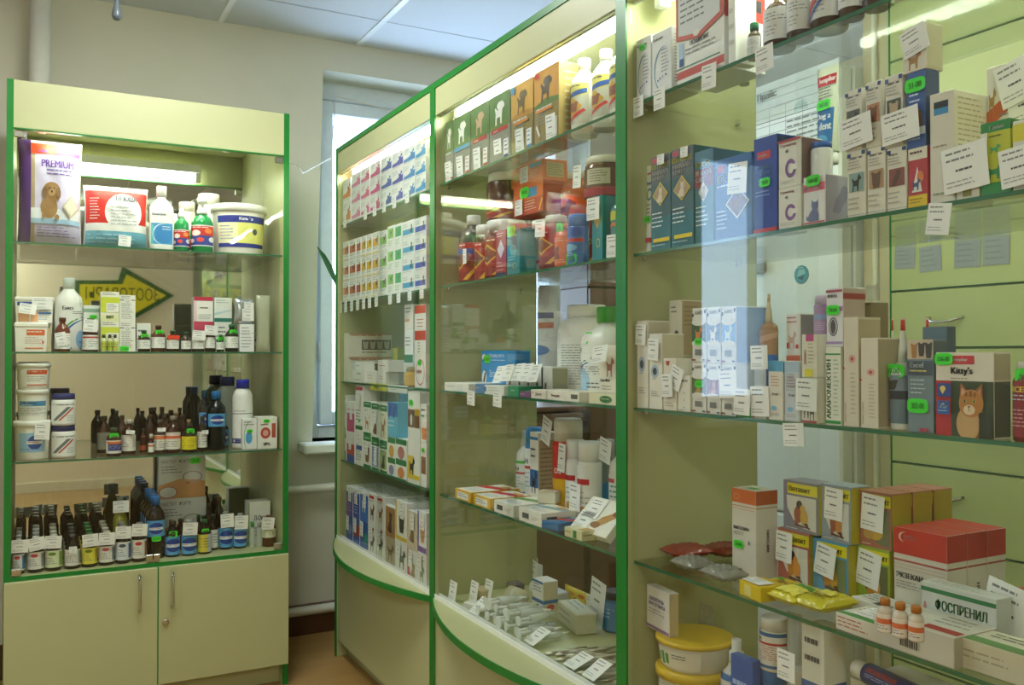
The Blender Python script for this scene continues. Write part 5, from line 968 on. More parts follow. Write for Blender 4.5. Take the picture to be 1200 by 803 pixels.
q = at(B3, 625, 639, 330, .20); bottle(q, 'aero', '#d7d9de', '#d9dbe0', 'tall slim printed can standing at the back of the third shelf', lv=(.02, .95), lcol='#dcdee4', F=[('r', 0, .05, 1, .12, '#4a2f2a'), ('r', .1, .62, .9, .68, '#c8705a'), ('r', .1, .72, .9, .78, '#5a5a9a'), ('c', .5, .4, .3, .05, '#6a8ac8')], ang=100)
TB = [('r', .02, .02, .98, .98, '#ecebe6'), ('s', 'cat', .2, .06, .4, .45, '#4a443c')]
for i, (x0, x1, yt) in enumerate(((593, 604, 429), (605, 614, 427), (615, 625, 426), (626, 635, 426), (636, 645, 427))):
    q = at(B3, x0, x1, yt, .07); box(q, .05, '#e8e7e0', 'small white carton with folded price tag, %s of the row of five' % ['window end', 'second', 'third', 'fourth', 'post end'][i], F=TB if i < 4 else TB, R=[('r', .05, .05, .95, .95, '#b0ac90')], tg=[(.45, 1.0, .05, .05, -4, -24)], key='tb', group='five small tagged cartons')
q = at(B3, 702, 722, 405, .055); box(q, .06, '#ece5d8', 'small cream carton with goat picture and tag on top', F=[('s', 'dog', .4, .45, .5, .35, '#a86a60'), ('t', 'Био-Фит', .08, .36, .06, '#3a3434', 0, .8), ('l', .15, .2, .85, .3, 2, '#a08a80')], tg=[(.45, 1.0, .06, .04, -6, -14)])
EB = [(507.5, 520, 450, '#efeee8', 'plain white flat box at the window end'), (521, 549, 449, '#eeeee9', 'long white flat box'), (557, 567, 450, '#4f86c0', 'blue-ended flat box'), (567.5, 594, 452, '#e9ece6', 'white flat box with green line'), (595, 607.5, 453, '#2f9a6a', 'green flat box'), (609, 621, 459, '#7a4f7c', 'plum flat box'), (622, 640, 457, '#e6e0d2', 'cream flat box with red print'), (641, 689, 459, '#ebe6da', 'long cream flat box with barcode'), (690, 727, 462, '#e6e2c4', 'ivory flat box with green emblem')]
for i, (x0, x1, yt, c, lb) in enumerate(EB):
    q = at(B3, x0, x1, yt, .0)
    F = {7: [('t', 'Ревадин', .14, .3, .35, '#9a4a3a', 0, .3), ('r', .76, .3, .96, .75, '#4c4a46')], 8: [('c', .55, .5, .2, .35, '#3f7a44'), ('l', .4, .4, .7, .6, 1, '#e6e2c4')], 6: [('t', 'Дента', .3, .3, .4, '#8a3a2c', 0, .5), ('p', [(.06, .6), (.12, .8), (.18, .6)], '#c83a2c')], 4: [('l', .3, .4, .7, .7, 1, '#d8efe2')], 3: [('r', .0, .3, .1, .8, '#3a6ac0'), ('l', .2, .3, .8, .8, 2, '#b8c4b8')]}.get(i, [('l', .1, .3, .6, .7, 1, '#c8c8c4')])
    box(q, .16 if i in (0, 1, 3, 7, 8) else .10, c, lb+' along the front edge of the third shelf', F=F, T=[('l', .05, .1, .95, .9, 4, '#b8b8b0')], group='flat boxes along the third shelf edge')
for x, i in ((552, 0), (583, 1)): hang(B3, x, 458+i*2, 475+i*2, .05, ['white price tag under the third shelf beside the long white flat box', 'white price tag under the third shelf below the green-lined box'][i], 'tags on the third shelf of the middle cabinet', 3)
# fourth shelf: aerosols and flat boxes
q = at(B4, 601, 611, 505, .16); bottle(q, 'spray', '#e9efee', '#c9d2d6', 'slim white spray can with green neck ring', lv=(.04, .56), F=[('t', 'ЗООМ', .1, .72, .1, '#22303a', 0, .8), ('r', 0, .62, 1, .68, '#c23a38'), ('r', 0, .92, 1, 1, '#3fc24a'), ('r', 0, .02, 1, .12, '#2f7ac0'), ('l', .1, .2, .9, .55, 4, '#8fb0c8')], lcol='#e9eef0', ang=90)
q = at(B4, 611.5, 622, 501, .15); bottle(q, 'aero', '#3f86cc', '#3f8fd8', 'white aerosol with bright blue cap and green sticker', lv=(.04, .72), F=[('t', 'ТОН', .1, .7, .1, '#22303a', 0, .7), ('r', 0, .6, 1, .66, '#c23a38'), ('l', .1, .2, .9, .55, 4, '#8fb0c8')], lcol='#e6ecf0', ang=90, st=[(.4, .84, .045)])
q = at(B4, 621, 631, 507, .13); box(q, .07, '#eceae6', 'tall white and blue carton with a dog beside the aerosols', F=[('r', 0, .26, 1, .5, '#2a6cb4'), ('s', 'dog', .15, .18, .7, .32, '#26282c'), band(.9, .94, '#3a84c8'), ('l', .1, .62, .9, .8, 2, LT)], R=[('r', .02, .02, .98, .9, '#b9ab90'), ('l', .1, .1, .9, .8, 12, '#8a7c64')])
q = at(B4, 641, 660, 491, .13); bottle(q, 'aero', '#d83028', '#ded9c8', 'tall red and yellow aerosol with cream cap', lv=(.02, .72), F=[('r', 0, .5, 1, 1, '#d22a24'), ('r', 0, 0, 1, .5, '#e6b41c'), ('p', [(0, .5), (.4, .5), (.0, .0)], '#ebe6d8'), ('t', 'Da', .5, .58, .08, '#f4e2e0', 0, .4), ('o', .15, .35, .25, .12, .3, '#d83a2c')], lcol='#d22a24', ang=90, tg=[(.1, 1.0, .05, .075, 20, 4)])
AF = [('r', .2, .66, .8, .76, '#c4202c'), ('l', .1, .1, .9, .55, 5, '#b8b4ac'), ('c', .65, .2, .2, .08, '#c89a5a')]
q = at(B4, 658, 671, 516, .12); bottle(q, 'aero', '#f0f0ee', '#ececea', 'white aerosol with red label and tag at its shoulder', lv=(.04, .72), F=AF, lcol='#efefec', ang=90, tg=[(.2, .95, .035, .075, 6)], group='white aerosols with red label')
q = at(B4, 671, 687, 518, .10); bottle(q, 'aero', '#f0f0ee', '#ececea', 'white aerosol with red label and price tag across its front', lv=(.04, .72), F=AF, lcol='#efefec', ang=90, tg=[(.3, .5, .05, .07, 2)], group='white aerosols with red label')
q = at(B4, 694, 707, 519, .14); bottle(q, 'aero', '#8e959a', '#9aa0a4', 'grey aerosol with blue foot beside the white pump bottle', lv=(.02, .7), F=[('r', 0, 0, 1, .45, '#2f7ab8'), ('p', [(0, .45), (1, .75), (1, .45)], '#2f7ab8')], lcol='#7a8288', ang=95)
q = at(B4, 707, 726, 506, .14); bottle(q, 'spray', '#e9e9e4', '#eceae4', 'white spray bottle with teal print and tilted tag by the green post', lv=(.04, .56), F=[('r', .0, .84, .6, .92, '#c83a3c'), ('l', .1, .5, .9, .8, 3, '#2f8a8c'), ('p', [(0, .2), (.5, .32), (1, .3), (1, .4), (.4, .42), (0, .3)], '#3f9a9a')], lcol='#e9e9e4', ang=90, tg=[(.3, .92, .05, .06, 14, 4)])
def fit_flat(X, Y, w, l, h, ang, z):
    """a box lying at the shelf edge starts behind the glass and ends before what stands behind it"""
    a = abs(math.radians(ang)); X = max(X, FB+.0215+math.sin(a)*w/2); ww = (w*math.cos(a)+l*math.sin(a))/2
    for o in PLACED:
        if o[0] == 'B' and o[1] < Y+ww and o[2] > Y-ww and o[4] < z+h and o[5] > z+.001 and o[3] > X+.02: l = min(l, (o[3]-X-.002)/max(math.cos(a), .6))
    l = max(l, .035); PLACED.append(('B', Y-ww, Y+ww, X, z, z+h, l)); return X, l
def flat(x, y, w, l, h, ang, col, label, T, F=(), zb=B4[1], name='flat_box', cat='carton', tilt=0., tg=None, dz=0, ext=None):
    """flat box lying on a shelf, its front corner read off the photograph"""
    X, Y = onZ(x, y, zb); X, l = fit_flat(X, Y, w, l, h, ang, zb+dz); o = empty(name, (X, Y, zb+.0005+dz), math.radians(ang)-math.pi/2); m = MB()
    m.box(-w/2, w/2, 0, l, 0, h, mat(col), .0007); emit(m, T, lambda u, v, L: ((u-.5)*w, v*l, h+E0*L), w, l); emit(m, F, lambda u, v, L: ((u-.5)*w, -E0*L, v*h), w, h); emit(m, F, lambda u, v, L: (w/2+E0*L, u*l, v*h), l, h)
    if tg:
        m.build('carton', o)
        for (u, v, tw, th) in tg:
            k = tagcard(tw, th).build('price_tag', o, ((u-.5)*w, v*l, h+.002), (-math.pi/2, 0, 0)); k['label'] = 'white paper price tag'
    else:
        bpy.data.objects.remove(o); o = m.build(name, None, (X, Y, zb+.0005+dz), (0, 0, math.radians(ang)-math.pi/2))
    if tilt: o.rotation_euler = (math.radians(tilt), 0, o.rotation_euler[2])
    return tag(o, label, cat, 'flat boxes on the fourth shelf')
CT = lambda c: [('r', .03, .03, .97, .97, '#efece2'), ('p', [(0, .4), (1, .62), (1, .86), (0, .64)], c), ('l', .1, .1, .9, .36, 4, '#8fa0a8'), ('c', .7, .82, .2, .1, '#c8a060')]
flat(521, 589, .105, .20, .030, 0, '#e3b432', 'yellow and white flat box at the window end of the fourth shelf', CT('#c8302c'), [('r', .15, .15, .85, .8, '#f0eee6'), ('l', .2, .3, .8, .7, 2, '#4a6a9a')])
flat(540, 597, .105, .20, .030, 0, '#e3b432', 'second yellow and white flat box with red slanted band', CT('#c8302c'), [('r', .15, .15, .85, .8, '#f0eee6'), ('l', .2, .3, .8, .7, 2, '#4a6a9a')])
flat(566, 606, .11, .22, .032, 0, '#eeece4', 'white flat box with barcode and green sprig print', CT('#6a9a4a'), [('r', .15, .3, .45, .7, '#55554f'), ('l', .55, .3, .9, .6, 2, '#b0aca0')])
flat(595, 617, .115, .21, .034, 0, '#eceae0', 'white flat box with barcode beside the tilted carton', CT('#8fb0c0'), [('r', .15, .3, .45, .7, '#55554f'), ('l', .55, .3, .9, .6, 2, '#b0aca0')])
flat(640, 606, .05, .10, .03, 40, '#ded8c4', 'small cream carton with yellow corner lying askew', dz=.035, T=[('r', .03, .03, .97, .97, '#e9e4d4'), ('r', .1, .02, .9, .16, '#e3c23a'), ('r', .6, .85, .95, .97, '#c8302c'), ('l', .2, .3, .8, .8, 3, '#8f8a80')])
flat(640, 621, .07, .08, .018, 10, '#3d6fae', 'blue and red flat packet on the shelf edge', [('p', [(0, .3), (1, .6), (1, .9), (0, .6)], '#c83430'), ('l', .1, .1, .9, .3, 2, '#d8e0ea')])
flat(660, 633, .075, .07, .022, 0, '#d9d4a8', 'pale flat box with green end on the shelf edge', [('r', .03, .03, .97, .97, '#e2dec0'), ('r', .6, .1, .95, .9, '#c8a06a')], [('r', .5, .1, .7, .9, '#2a7a3c'), ('l', .05, .3, .4, .7, 1, '#8f8a60')])
flat(697, 611, .08, .12, .02, 5, '#e4e0d4', 'white flat box with orange animal print behind the big card', [('c', .5, .6, .3, .15, '#c8703a'), ('r', .1, .1, .6, .2, '#c83430')])
qx, qy = onX(700, 640, FB+.05); o = flat(694, 631, .15, .15, .02, 0, '#e9e4d8', 'large white flat box with dachshund picture tilted against the post', [('r', .02, .02, .98, .98, '#eceae0'), ('p', [(.45, .2), (.6, .16), (.95, .6), (.85, .72), (.6, .5)], '#b98a4a'), ('c', .55, .26, .12, .09, '#8a5a30'), ('c', .88, .66, .09, .08, '#8a3f2c'), ('l', .08, .4, .4, .9, 5, LT), ('c', .1, .06, .05, .04, '#3a3a38')], tilt=46, tg=[(.30, .95, .06, .055), (.22, .55, .06, .05)])
# ledge of the middle cabinet: syringes, collars, bandage rolls
LZ = B_L
def on_ledge(x, y, dz=0): X, Y = onZ(x, y, LZ+dz); return X, Y
random.seed(11)
def stand(x0, x1, yt, yb, d, col, label, F, **k):
    Xc, Yc = on_ledge((x0+x1)/2, yb); S = ('B', LZ, Xc); q = at(S, x0, x1, yt, 0.0); return box(q, d, col, label, F=F, **k)
stand(623.5, 636.5, 680, 716, .05, '#eeeae2', 'white and blue carton standing upright amid the syringes', [('r', 0, .28, 1, .40, '#2f6cae'), ('c', .5, .14, .25, .1, '#5a4a44'), ('l', .1, .6, .9, .9, 3, '#4a6aa8'), band(.92, 1, '#2f6cae')], R=[('r', .02, .02, .98, .98, '#cfc4a8'), ('r', 0, .28, 1, .40, '#2f6cae'), ('c', .5, .16, .25, .1, '#c83a3c')])
stand(614, 636, 658, 685, .06, '#e4e8ec', 'white carton with blue lid line at the back of the ledge', [band(.78, .9, '#2f6cae'), ('l', .1, .2, .9, .6, 3, '#8a94a4')], tg=[(.1, .75, .06, .075, 14)])
Xc, Yc = on_ledge(632, 688); S_ = ('B', LZ, Xc)
bottle(at(S_, 625, 634, 644, .05), 'tall', '#d8d6c8', '#d4d2c0', 'small pale bottle at the back beside the blue-lined carton', lcol=None, glossy=.3)
Xc, Yc = on_ledge(708, 740); S_ = ('B', LZ, Xc)
bottle(at(S_, 699, 719, 694, .0), 'jar', '#3c6f9c', '#2a2a30', 'blue jar with dark lid and price tag by the green post', lv=(.05, .75), lcol='#4a82b4', F=[('l', .1, .4, .9, .8, 3, '#c8d8e4'), ('r', 0, .1, .4, .5, '#8a3a34')], name='plastic_jar', cat='jar', tg=[(.2, 1.25, .07, .11, 10)])
q = at(('B', LZ, on_ledge(679, 714)[0]), 659, 698, 693, .0); pillow(q, .06, '#e2c93a', 'yellow and white bag of dog treats lying near the post', name='treat_bag', cat='bag', F=[('r', .02, .4, .98, .98, '#e4cc3c'), ('c', .3, .7, .1, .1, '#e8923a'), ('c', .6, .75, .1, .1, '#d8602c'), ('c', .8, .6, .08, .1, '#e8923a'), ('c', .45, .5, .07, .08, '#d8602c'), ('r', .02, .02, .98, .3, '#e9e7dc')], tg=[(.95, 1.0, .06, .05, 4)])
def lie(x, y, l, r, ang, col, label, name, cat, kind='roll', dz=0., group=None, cap='#e8e8e4'):
    X, Y = on_ledge(x, y); t = empty(name, (X, Y, LZ+r*(1.55 if kind == 'syringe' else 1.03)+.0006+dz), math.radians(ang)); tag(t, label, cat, group)
    if kind == 'syringe':
        MB().lathe([(r, 0), (r, l*.5), (r*.4, l*.54), (r*.4, l*.58)], film('syringe_plastic', '#dfe4e0', .6), 12, 0, 0, 0, 'x').build('barrel', t)
        MB().lathe([(r*.6, -l*.3), (r*.6, -.002)], mat('#e9ebe8', .4), 10, 0, 0, 0, 'x').build('plunger', t)
        MB().lathe([(r*1.5, -l*.32), (r*1.5, -l*.3)], mat('#e9ebe8', .4), 12, 0, 0, 0, 'x').build('thumb_rest', t)
        MB().lathe([(r*.5, l*.55), (r*.3, l*.75)], mat(cap, .4), 10, 0, 0, 0, 'x').build('needle_cap', t)
    elif kind == 'roll':
        MB().lathe([(r*.3, 0), (r, 0), (r, l), (r*.3, l)], mat(col, .8), 20, 0, 0, 0, 'x').build('roll', t); MB().lathe([(r*.98, l*.42), (r*1.02, l*.42), (r*1.02, l*.6), (r*.98, l*.6)], mat('#f0f0ec', .6), 20, 0, 0, 0, 'x').build('paper_band', t)
    return t
lie(598, 706, .06, .024, -80, '#e4dcc0', 'cream bandage roll near the window end of the ledge', 'bandage_roll', 'bandage roll')
lie(626, 697, .06, .022, -80, '#dcdfd8', 'white bandage roll behind the syringes', 'bandage_roll', 'bandage roll')
for i in range(14):
    Yw = 2.27-.040*(i % 8)-(.02 if i > 7 else 0); Xw = FB+.07+.006*(i % 3)
    t = lie(0, 0, .118, .0085 if i % 3 else .011, 0, '', 'clear plastic syringe, %s in the %s row from the window end of the ledge' % (ORD[i % 8], ['bottom', 'upper'][i > 7]), 'syringe', 'syringe', 'syringe', group='loose syringes on the ledge', cap=['#e8e8e4', '#cfd8c0', '#c8d4e4'][i % 3])
    t.location.x, t.location.y = Xw, Yw; t.location.z += .034 if i > 7 else 0; t.rotation_euler.z = math.radians([-14, 8, -9, 4, -12, 10, -6, 5][i % 8]*.6)
for i, (x, y, w, l, h, a, c, lb) in enumerate(((545, 716, .06, .04, .02, 20, '#e8e8e2', 'small white packet near the window end of the ledge'), (566, 701, .06, .04, .03, 0, '#c8b48a', 'tan packet with two tags at the back of the ledge'), (604, 694, .05, .04, .03, 0, '#4c4454', 'dark violet coiled packet at the back of the ledge'), (640, 701, .06, .035, .03, 0, '#dde2ea', 'white and blue syringe packet lying askew'), (652, 706, .07, .05, .035, 0, '#c9cdc8', 'clear-fronted box beside the upright carton'), (676, 735, .15, .06, .055, -12, '#c6c2a4', 'long grey carton lying before the yellow bag'))):
    X, Y = on_ledge(x, y); X = max(X, FB+.03+max(w, l)/2); m = MB(); m.box(-w/2, w/2, -l/2, l/2, 0, h, mat(c), .003); emit(m, [('l', .1, .2, .9, .8, 2, '#8a8f98')], lambda u, v, L: ((u-.5)*w, (v-.5)*l, h+E0*L), w, l); emit(m, [('l', .1, .2, .9, .8, 2, '#8a8f98')], lambda u, v, L: ((u-.5)*w, -l/2-E0*L, v*h), w, h)
    tag(m.build('packet', None, (X, Y, LZ+.0006), (0, 0, math.radians(a)-math.pi/2)), lb, 'packet')
def lay_tag(x, y, w, h, a, label, tilt=0, dz=.03):
    X, Y = on_ledge(x, y); X = max(X, FB+.03+h*abs(math.sin(math.radians(tilt)))); o = tagcard(w, h).build('price_tag', None, (X, Y, LZ+dz+h*math.cos(math.radians(tilt))), (math.radians(tilt), 0, math.radians(a)-math.pi/2)); return tag(o, label, 'price tag', 'price tags standing on the ledge')
for x, y, a, tl, lb in ((525, 706, 0, -8, 'price tag propped upright at the window end of the ledge'), (540, 722, 0, -50, 'price tag lying in front of the small white packet'), (636, 756, 0, -62, 'price tag lying on the tweezers'), (672, 786, 0, -70, 'long price tag lying among the tweezers'), (557, 705, 0, -10, 'price tag against the tan packet, outer one'), (574, 703, 0, -10, 'price tag against the tan packet, inner one'), (700, 798, 0, -60, 'price tag at the post end of the ledge')):
    lay_tag(x, y, .05, .06, a, lb, tl, .011 if x > 620 else .001)
for i in range(20):                       # steel tweezers and clamps side by side
    l = .12+.03*H(i*3.1); t = empty('tweezers', (FB+.035+.02*(i % 3), 1.90-.0165*i, LZ+.005), math.radians(-1+2*H(i*1.7))); tag(t, 'steel tweezers, %s in the row on the ledge counting towards the green post' % ['outermost', 'second', 'third', 'fourth', 'fifth', 'sixth', 'seventh', 'eighth', 'ninth', 'tenth', 'eleventh', 'twelfth', 'thirteenth', 'fourteenth', 'fifteenth', 'sixteenth', 'seventeenth', 'eighteenth', 'nineteenth', 'last'][i], 'tweezers', 'steel tweezers on the ledge')
    for s in (-1, 1): MB().tube([(0, s*.0022, 0), (l*.3, s*.0036, 0), (l*.7, s*.0034, 0), (l, s*.0022, 0)], [.002, .0035, .003, .0012], mat('#a8a294', .3, .8), 6).build('arm', t)
# ------------------------------------------------------------------ camera-end cabinet
def on(z, x0, x1, yt, yb, base=None):
    """stands on the shelf of height z with its foot where the photograph shows it"""
    X = onZ((x0+x1)/2, yb, z)[0]; return at(('B', z, X), x0, x1, yt, 0.0, base=base)
T1, T2, T3, T4, T5 = B1, B2, B3, B4, B5
SMALLT = .055
# top shelf
ARC = [('t', 'Байтрил', .08, .86, .06, '#4a4e56', 0, .6), ('a', .62, .38, .5, .36, .07, '#2c58a8'), ('a', .64, .36, .5, .36, .05, '#58a8c0'), ('l', .5, .3, .9, .7, 7, '#8f939c'), ('r', .3, .2, .36, .23, '#3a5ab0'), ('r', .42, .22, .48, .25, '#3a5ab0'), ('r', .56, .24, .6, .27, '#3a5ab0'), ('r', .72, .25, .8, .28, '#3a5ab0')]
for i, (x0, x1, yt, lb, st_) in enumerate(((738.5, 763, 46, 'white carton with blue arc and green sticker beside the green post', [(.45, .85, .02)]), (763.8, 787, 36, 'white carton with blue arc, second from the green post', ()))):
    q = at(T1, x0, x1, yt, .0); box(q, .07, '#e9e9ec', lb, F=ARC, R=[('l', .1, .1, .9, .9, 16, '#b4aa8c')], st=st_, group='white cartons with blue arc')
q = at(T1, 793, 849, 0, .0); q.h = .19; q.top = q.z+q.h
RB = [('r', 0, 0, 1, 1, '#ececea'), ('r', .0, .05, 1, .13, '#c23a30'), ('r', 0, .13, 1, .15, '#e9e9e6'), ('r', .0, .15, .92, .165, '#2f6a4c'), ('r', .05, .18, .16, .42, '#a9c8e6'), ('r', .07, .18, .16, .26, '#1f4fa0'), ('t', 'ПОШИЛИТ', .3, .36, .045, '#3a3c44', 0, .4), ('l', .2, .26, .9, .34, 2, '#8a8a90'),
      ('p', [(.0, .46), (.5, .40), (1, .52), (1, 1), (0, 1)], '#c8402c'), ('p', [(.05, .50), (.5, .45), (.93, .56), (.93, 1), (.05, 1)], '#d5d5da'), ('l', .1, .58, .85, .96, 6, '#6a6c74'), ('c', .45, .46, .07, .035, '#e8e2dc')]
box(q, .10, '#ececea', 'large white and red framed carton with printed note on the top shelf', F=RB, R=[('r', 0, .5, 1, 1, '#c23a30'), ('r', .1, .6, .9, .72, '#3a3a40')])
q = at(T1, 853, 862, 2, .0); q.h = .18; box(q, .05, '#e9eae6', 'narrow white carton beside the red framed carton', F=[('l', .1, .1, .9, .9, 5, '#c8c8c4')])
AMF = [('r', 0, 0, 1, .96, '#e6e6e8'), ('l', .1, .55, .9, .85, 3, '#8a8a90'), ('l', .1, .1, .9, .45, 3, '#a8a8ae'), ('r', .3, .0, .32, .96, '#9aa0a8')]
for x0, x1, yt, s, lb in ((863, 872, 32, .02, 'small green-capped bottle beside the narrow white carton'), (872.5, 884, 26, .01, 'small green-capped bottle next to the big brown bottles')):
    bottle(at(T1, x0, x1, yt, s), 'vial', '#5a4a34', '#1c7a48', lb, lv=(.06, .6), lcol='#dfe3dc', F=AMF, group='small green-capped bottles')
for x0, x1, h, lb, st_ in ((886.5, 914, .11, 'big brown bottle with white label, first of three on the top shelf', ()), (915, 939, .11, 'big brown bottle with white label and green sticker on top', [(.5, .8, .04)]), (940, 974, .13, 'big brown bottle with red and blue slant on its label', ())):
    q = at(T1, x0, x1, 0, .0); q.h = h; bottle(q, 'amber', '#4a2e1c', '#dcdcd8', lb, lv=(.12, .62), lcol='#e6e6e8', F=AMF+([('p', [(.1, .0), (.25, .0), (.8, .9), (.65, .9)], '#b8303a'), ('p', [(.3, .0), (.36, .0), (.9, .9), (.84, .9)], '#3a5ab0')] if x0 == 940 else []), st=st_, group='big brown bottles on the top shelf')
for x0, x1 in ((976, 1000), (1003, 1030)):
    q = at(T1, x0, x1, 0, .0); q.h = .12; bottle(q, 'amber', '#4f3420', '#dcdcd8', 'big brown bottle at the far reach of the top shelf, %s' % ('inner one' if x0 == 976 else 'outer one'), lv=(.12, .62), lcol='#e6e6e8', F=AMF, group='big brown bottles on the top shelf')
for i, (x, ya, yb, w, r, lb) in enumerate(((748, 113, 137, .034, 0, 'tag under the first arc carton by the green post'), (772.5, 103, 128, .036, 0, 'tag under the second arc carton'), (831, 75, 104, .040, 2, 'tag under the red framed carton'), (895, 54, 84, .042, -3, 'tag under the first big brown bottle'))):
    hang(T1, x, ya, yb, w, 'white price '+lb, 'price tags under the top shelf of the camera-end cabinet', r)
# second shelf
q = at(T2, 749, 762, 193, .01); tube_up(q, '#ecebe6', 'white squeeze tube with red cap ring next to the green post', [('l', .1, .84, .9, .92, 1, '#c23a40'), ('t', 'Фрунта', .1, .74, .05, '#2a5a9a', 0, .8), ('o', .5, .62, .3, .08, .3, '#2f6a70'), ('l', .1, .3, .9, .5, 4, LT), ('r', 0, .0, 1, .06, '#c8303a')], st=[(.5, .38, .022)])
KB = lambda a, b, c: [('r', 0, 0, 1, .35, '#2c7486'), ('r', 0, .35, 1, .7, '#3f6472'), ('r', 0, .7, 1, 1, '#5a6670'), ('r', .06, .93, .32, .985, '#c0485a'), ('t', a, .04, .86, .055, '#e6dc2e', 0, .9), ('t', b, .08, .795, .05, '#e9e4e0', 0, .84), ('t', c, .08, .74, .045, '#e9e4e0', 0, .6), ('p', [(.5, .46), (.9, .58), (.5, .72), (.1, .58)], '#d8c838'), ('p', [(.5, .475), (.85, .58), (.5, .705), (.15, .58)], '#b09478'), ('s', 'cat', .32, .5, .36, .17, '#dccfb8'), ('l', .08, .22, .8, .4, 4, '#e4eef0'), ('r', .16, .08, .98, .12, '#e6cf28'), ('l', .08, .02, .9, .06, 1, '#a8ccd4')]
for x0, x1, yt, a, b, c, lb in ((763.2, 786, 182, 'KITTYMALT', 'HAIRBALL', 'REMEDY', 'teal hairball carton with yellow title and cat diamond, by the tube'), (787, 813, 173, 'KITTYMALT', 'HAIRBALL', 'REMEDY', 'teal hairball carton with yellow title and cat diamond, taller one')):
    box(at(T2, x0, x1, yt, .0), .06, '#2f6c7a', lb, F=KB(a, b, c), R=[('l', .1, .1, .9, .9, 14, '#9a8a4a')], tg=[(.62, 1.0, .022, .02, 2)], group='teal hairball cartons')
q = at(T2, 814, 836, 176, .0); box(q, .09, '#2d7080', 'teal bladder carton with yellow and white title', F=[('r', 0, .86, 1, 1, '#4a7a94'), ('r', 0, .6, 1, .8, '#8a3a44'), ('t', 'EXCEL', .08, .82, .06, '#e6dc2e', 0, .8), ('t', 'BLADDER', .08, .73, .055, '#efeae4', 0, .85), ('t', 'CARE', .08, .66, .05, '#efeae4', 0, .5), ('p', [(.5, .44), (.78, .55), (.5, .66), (.22, .55)], '#d8d0b8'), ('s', 'cat', .36, .47, .28, .16, '#9a8a74'), ('l', .1, .16, .8, .4, 5, '#d4e6ea')], R=[('r', 0, .6, 1, 1, '#3a6a84')])
q = at(T2, 838, 881, 183, .0); box(q, .05, '#3c6cae', 'wide blue carton with yellow title, dog diamond and price tag', F=[('r', .06, .83, .26, .92, '#b8485a'), ('t', 'DETER', .06, .70, .10, '#e6e03a', 0, .6), ('l', .06, .62, .7, .68, 1, '#dfe8f2'), ('p', [(.62, .22), (.95, .42), (.62, .62), (.3, .42)], '#e2e2e8'), ('p', [(.62, .25), (.91, .42), (.62, .59), (.34, .42)], '#7a6a84'), ('s', 'dog', .45, .32, .32, .2, '#8a5a34'), ('l', .06, .1, .36, .36, 5, '#cfe0f4')], tg=[(.68, .90, .048, .055, 4)])
q = at(T2, 883, 911, 160, .0); box(q, .07, '#2a44a0', 'tall royal blue toothpaste carton with green sticker', F=[('r', .14, .77, .72, .85, '#c8303c'), ('t', 'beaphar', .18, .785, .04, '#f4e4e4', 0, .5), ('t', 'tooth', .2, .66, .05, '#7fb4e8', 0, .6), ('t', 'paste', .3, .59, .05, '#7fb4e8', 0, .6), ('l', .1, .36, .8, .44, 2, '#8aa8e0'), ('r', 0, 0, 1, .04, '#c8303c')], R=[('r', .02, .02, .98, .98, '#2c3a66')], st=[(.5, .52, .026)])
def SC_(t1, t2, c): return [('t', t1, .08, .84, .08, '#8a3a4a', 0, .7), ('t', t2, .3, .72, .07, '#4a4a50', 0, .4), ('o', .55, .38, .24, .2, .45, c), ('r', .62, .34, .9, .46, '#e6e3dc'), ('l', .1, .06, .9, .14, 2, '#a8a49c')]
a = at(T2, 912, 939, 219, .0); box(a, .05, '#e4e0d6', 'lower cream carton with purple crescent', F=SC_('Стронхолд', '45', '#7a4a8a'), group='cream cartons with purple crescent')
b = at(T2, 912, 939, 163, .0, base=a); box(b, .05, '#e4e0d6', 'upper cream carton with purple crescent and red top edge', F=SC_('Стронхолд', '45', '#7a4a8a')+[('r', 0, .95, 1, 1, '#a83040')], group='cream cartons with purple crescent', R=[('r', .02, .02, .98, .98, '#7a5a58')])
q = at(T2, 941, 967, 206, .0); box(q, .075, '#e9e6ea', 'white carton with blue cat drawing and pink title strip', F=[('r', .0, .68, 1, .84, '#d85a7a'), ('t', 'ФИТЭЛИТА', .06, .71, .09, '#f2dfe4', 0, .8), ('s', 'cat', .15, .06, .7, .46, '#6a74a8'), ('r', 0, .02, 1, .05, '#d85a7a')], R=[('r', .02, .02, .98, .98, '#a8a6b8'), ('s', 'bird', .2, .2, .6, .6, '#8a88a0')], st=[(.5, .9, .03)])
qd = q
q = at(T2, 944, 964, 166, .01, base=qd); bottle(q, 'jar', '#eceef2', '#3a6ac0', 'white jar with blue lid standing on the cat drawing carton', lcol=None, name='plastic_jar', cat='jar')
q = at(T2, 947, 981, 76, .09, base=T2[1]); 
q = at(T2, 946, 972, 76, .06, base=b.top-.035); tube_up(q, '#dfe6d0', 'green and blue dog toothpaste tube with red name strip', [('r', .0, .78, 1, .9, '#c4202c'), ('t', 'beaphar', .14, .8, .08, '#f4e4e4', 0, .8), ('l', .15, .58, .85, .76, 5, '#4a4c50'), ('r', .0, .1, 1, .5, '#2f74b8'), ('t', 'Dog a', .12, .36, .09, '#eef2f8', 0, .7), ('t', 'dent', .3, .25, .09, '#eef2f8', 0, .6), ('c', .5, .12, .3, .07, '#5aa8dc'), ('r', 0, 0, 1, .06, '#3fa03c')], st=[(.5, .6, .03)])
BRD = '#d8d3c6'
def HC(pic, c, bg, tw='#2f4a80'): return [('t', pic, .1, .86, .05, '#6a6a70', 0, .7), ('r', .0, .9, .2, .96, tw), ('r', .8, .92, 1, .98, tw), ('r', .12, .38, .92, .66, bg), ('s', c[0], .25, .38, .55, .26, c[1]), ('l', .1, .7, .9, .84, 3, '#9a968c'), ('l', .1, .08, .8, .3, 3, '#a8a498')]
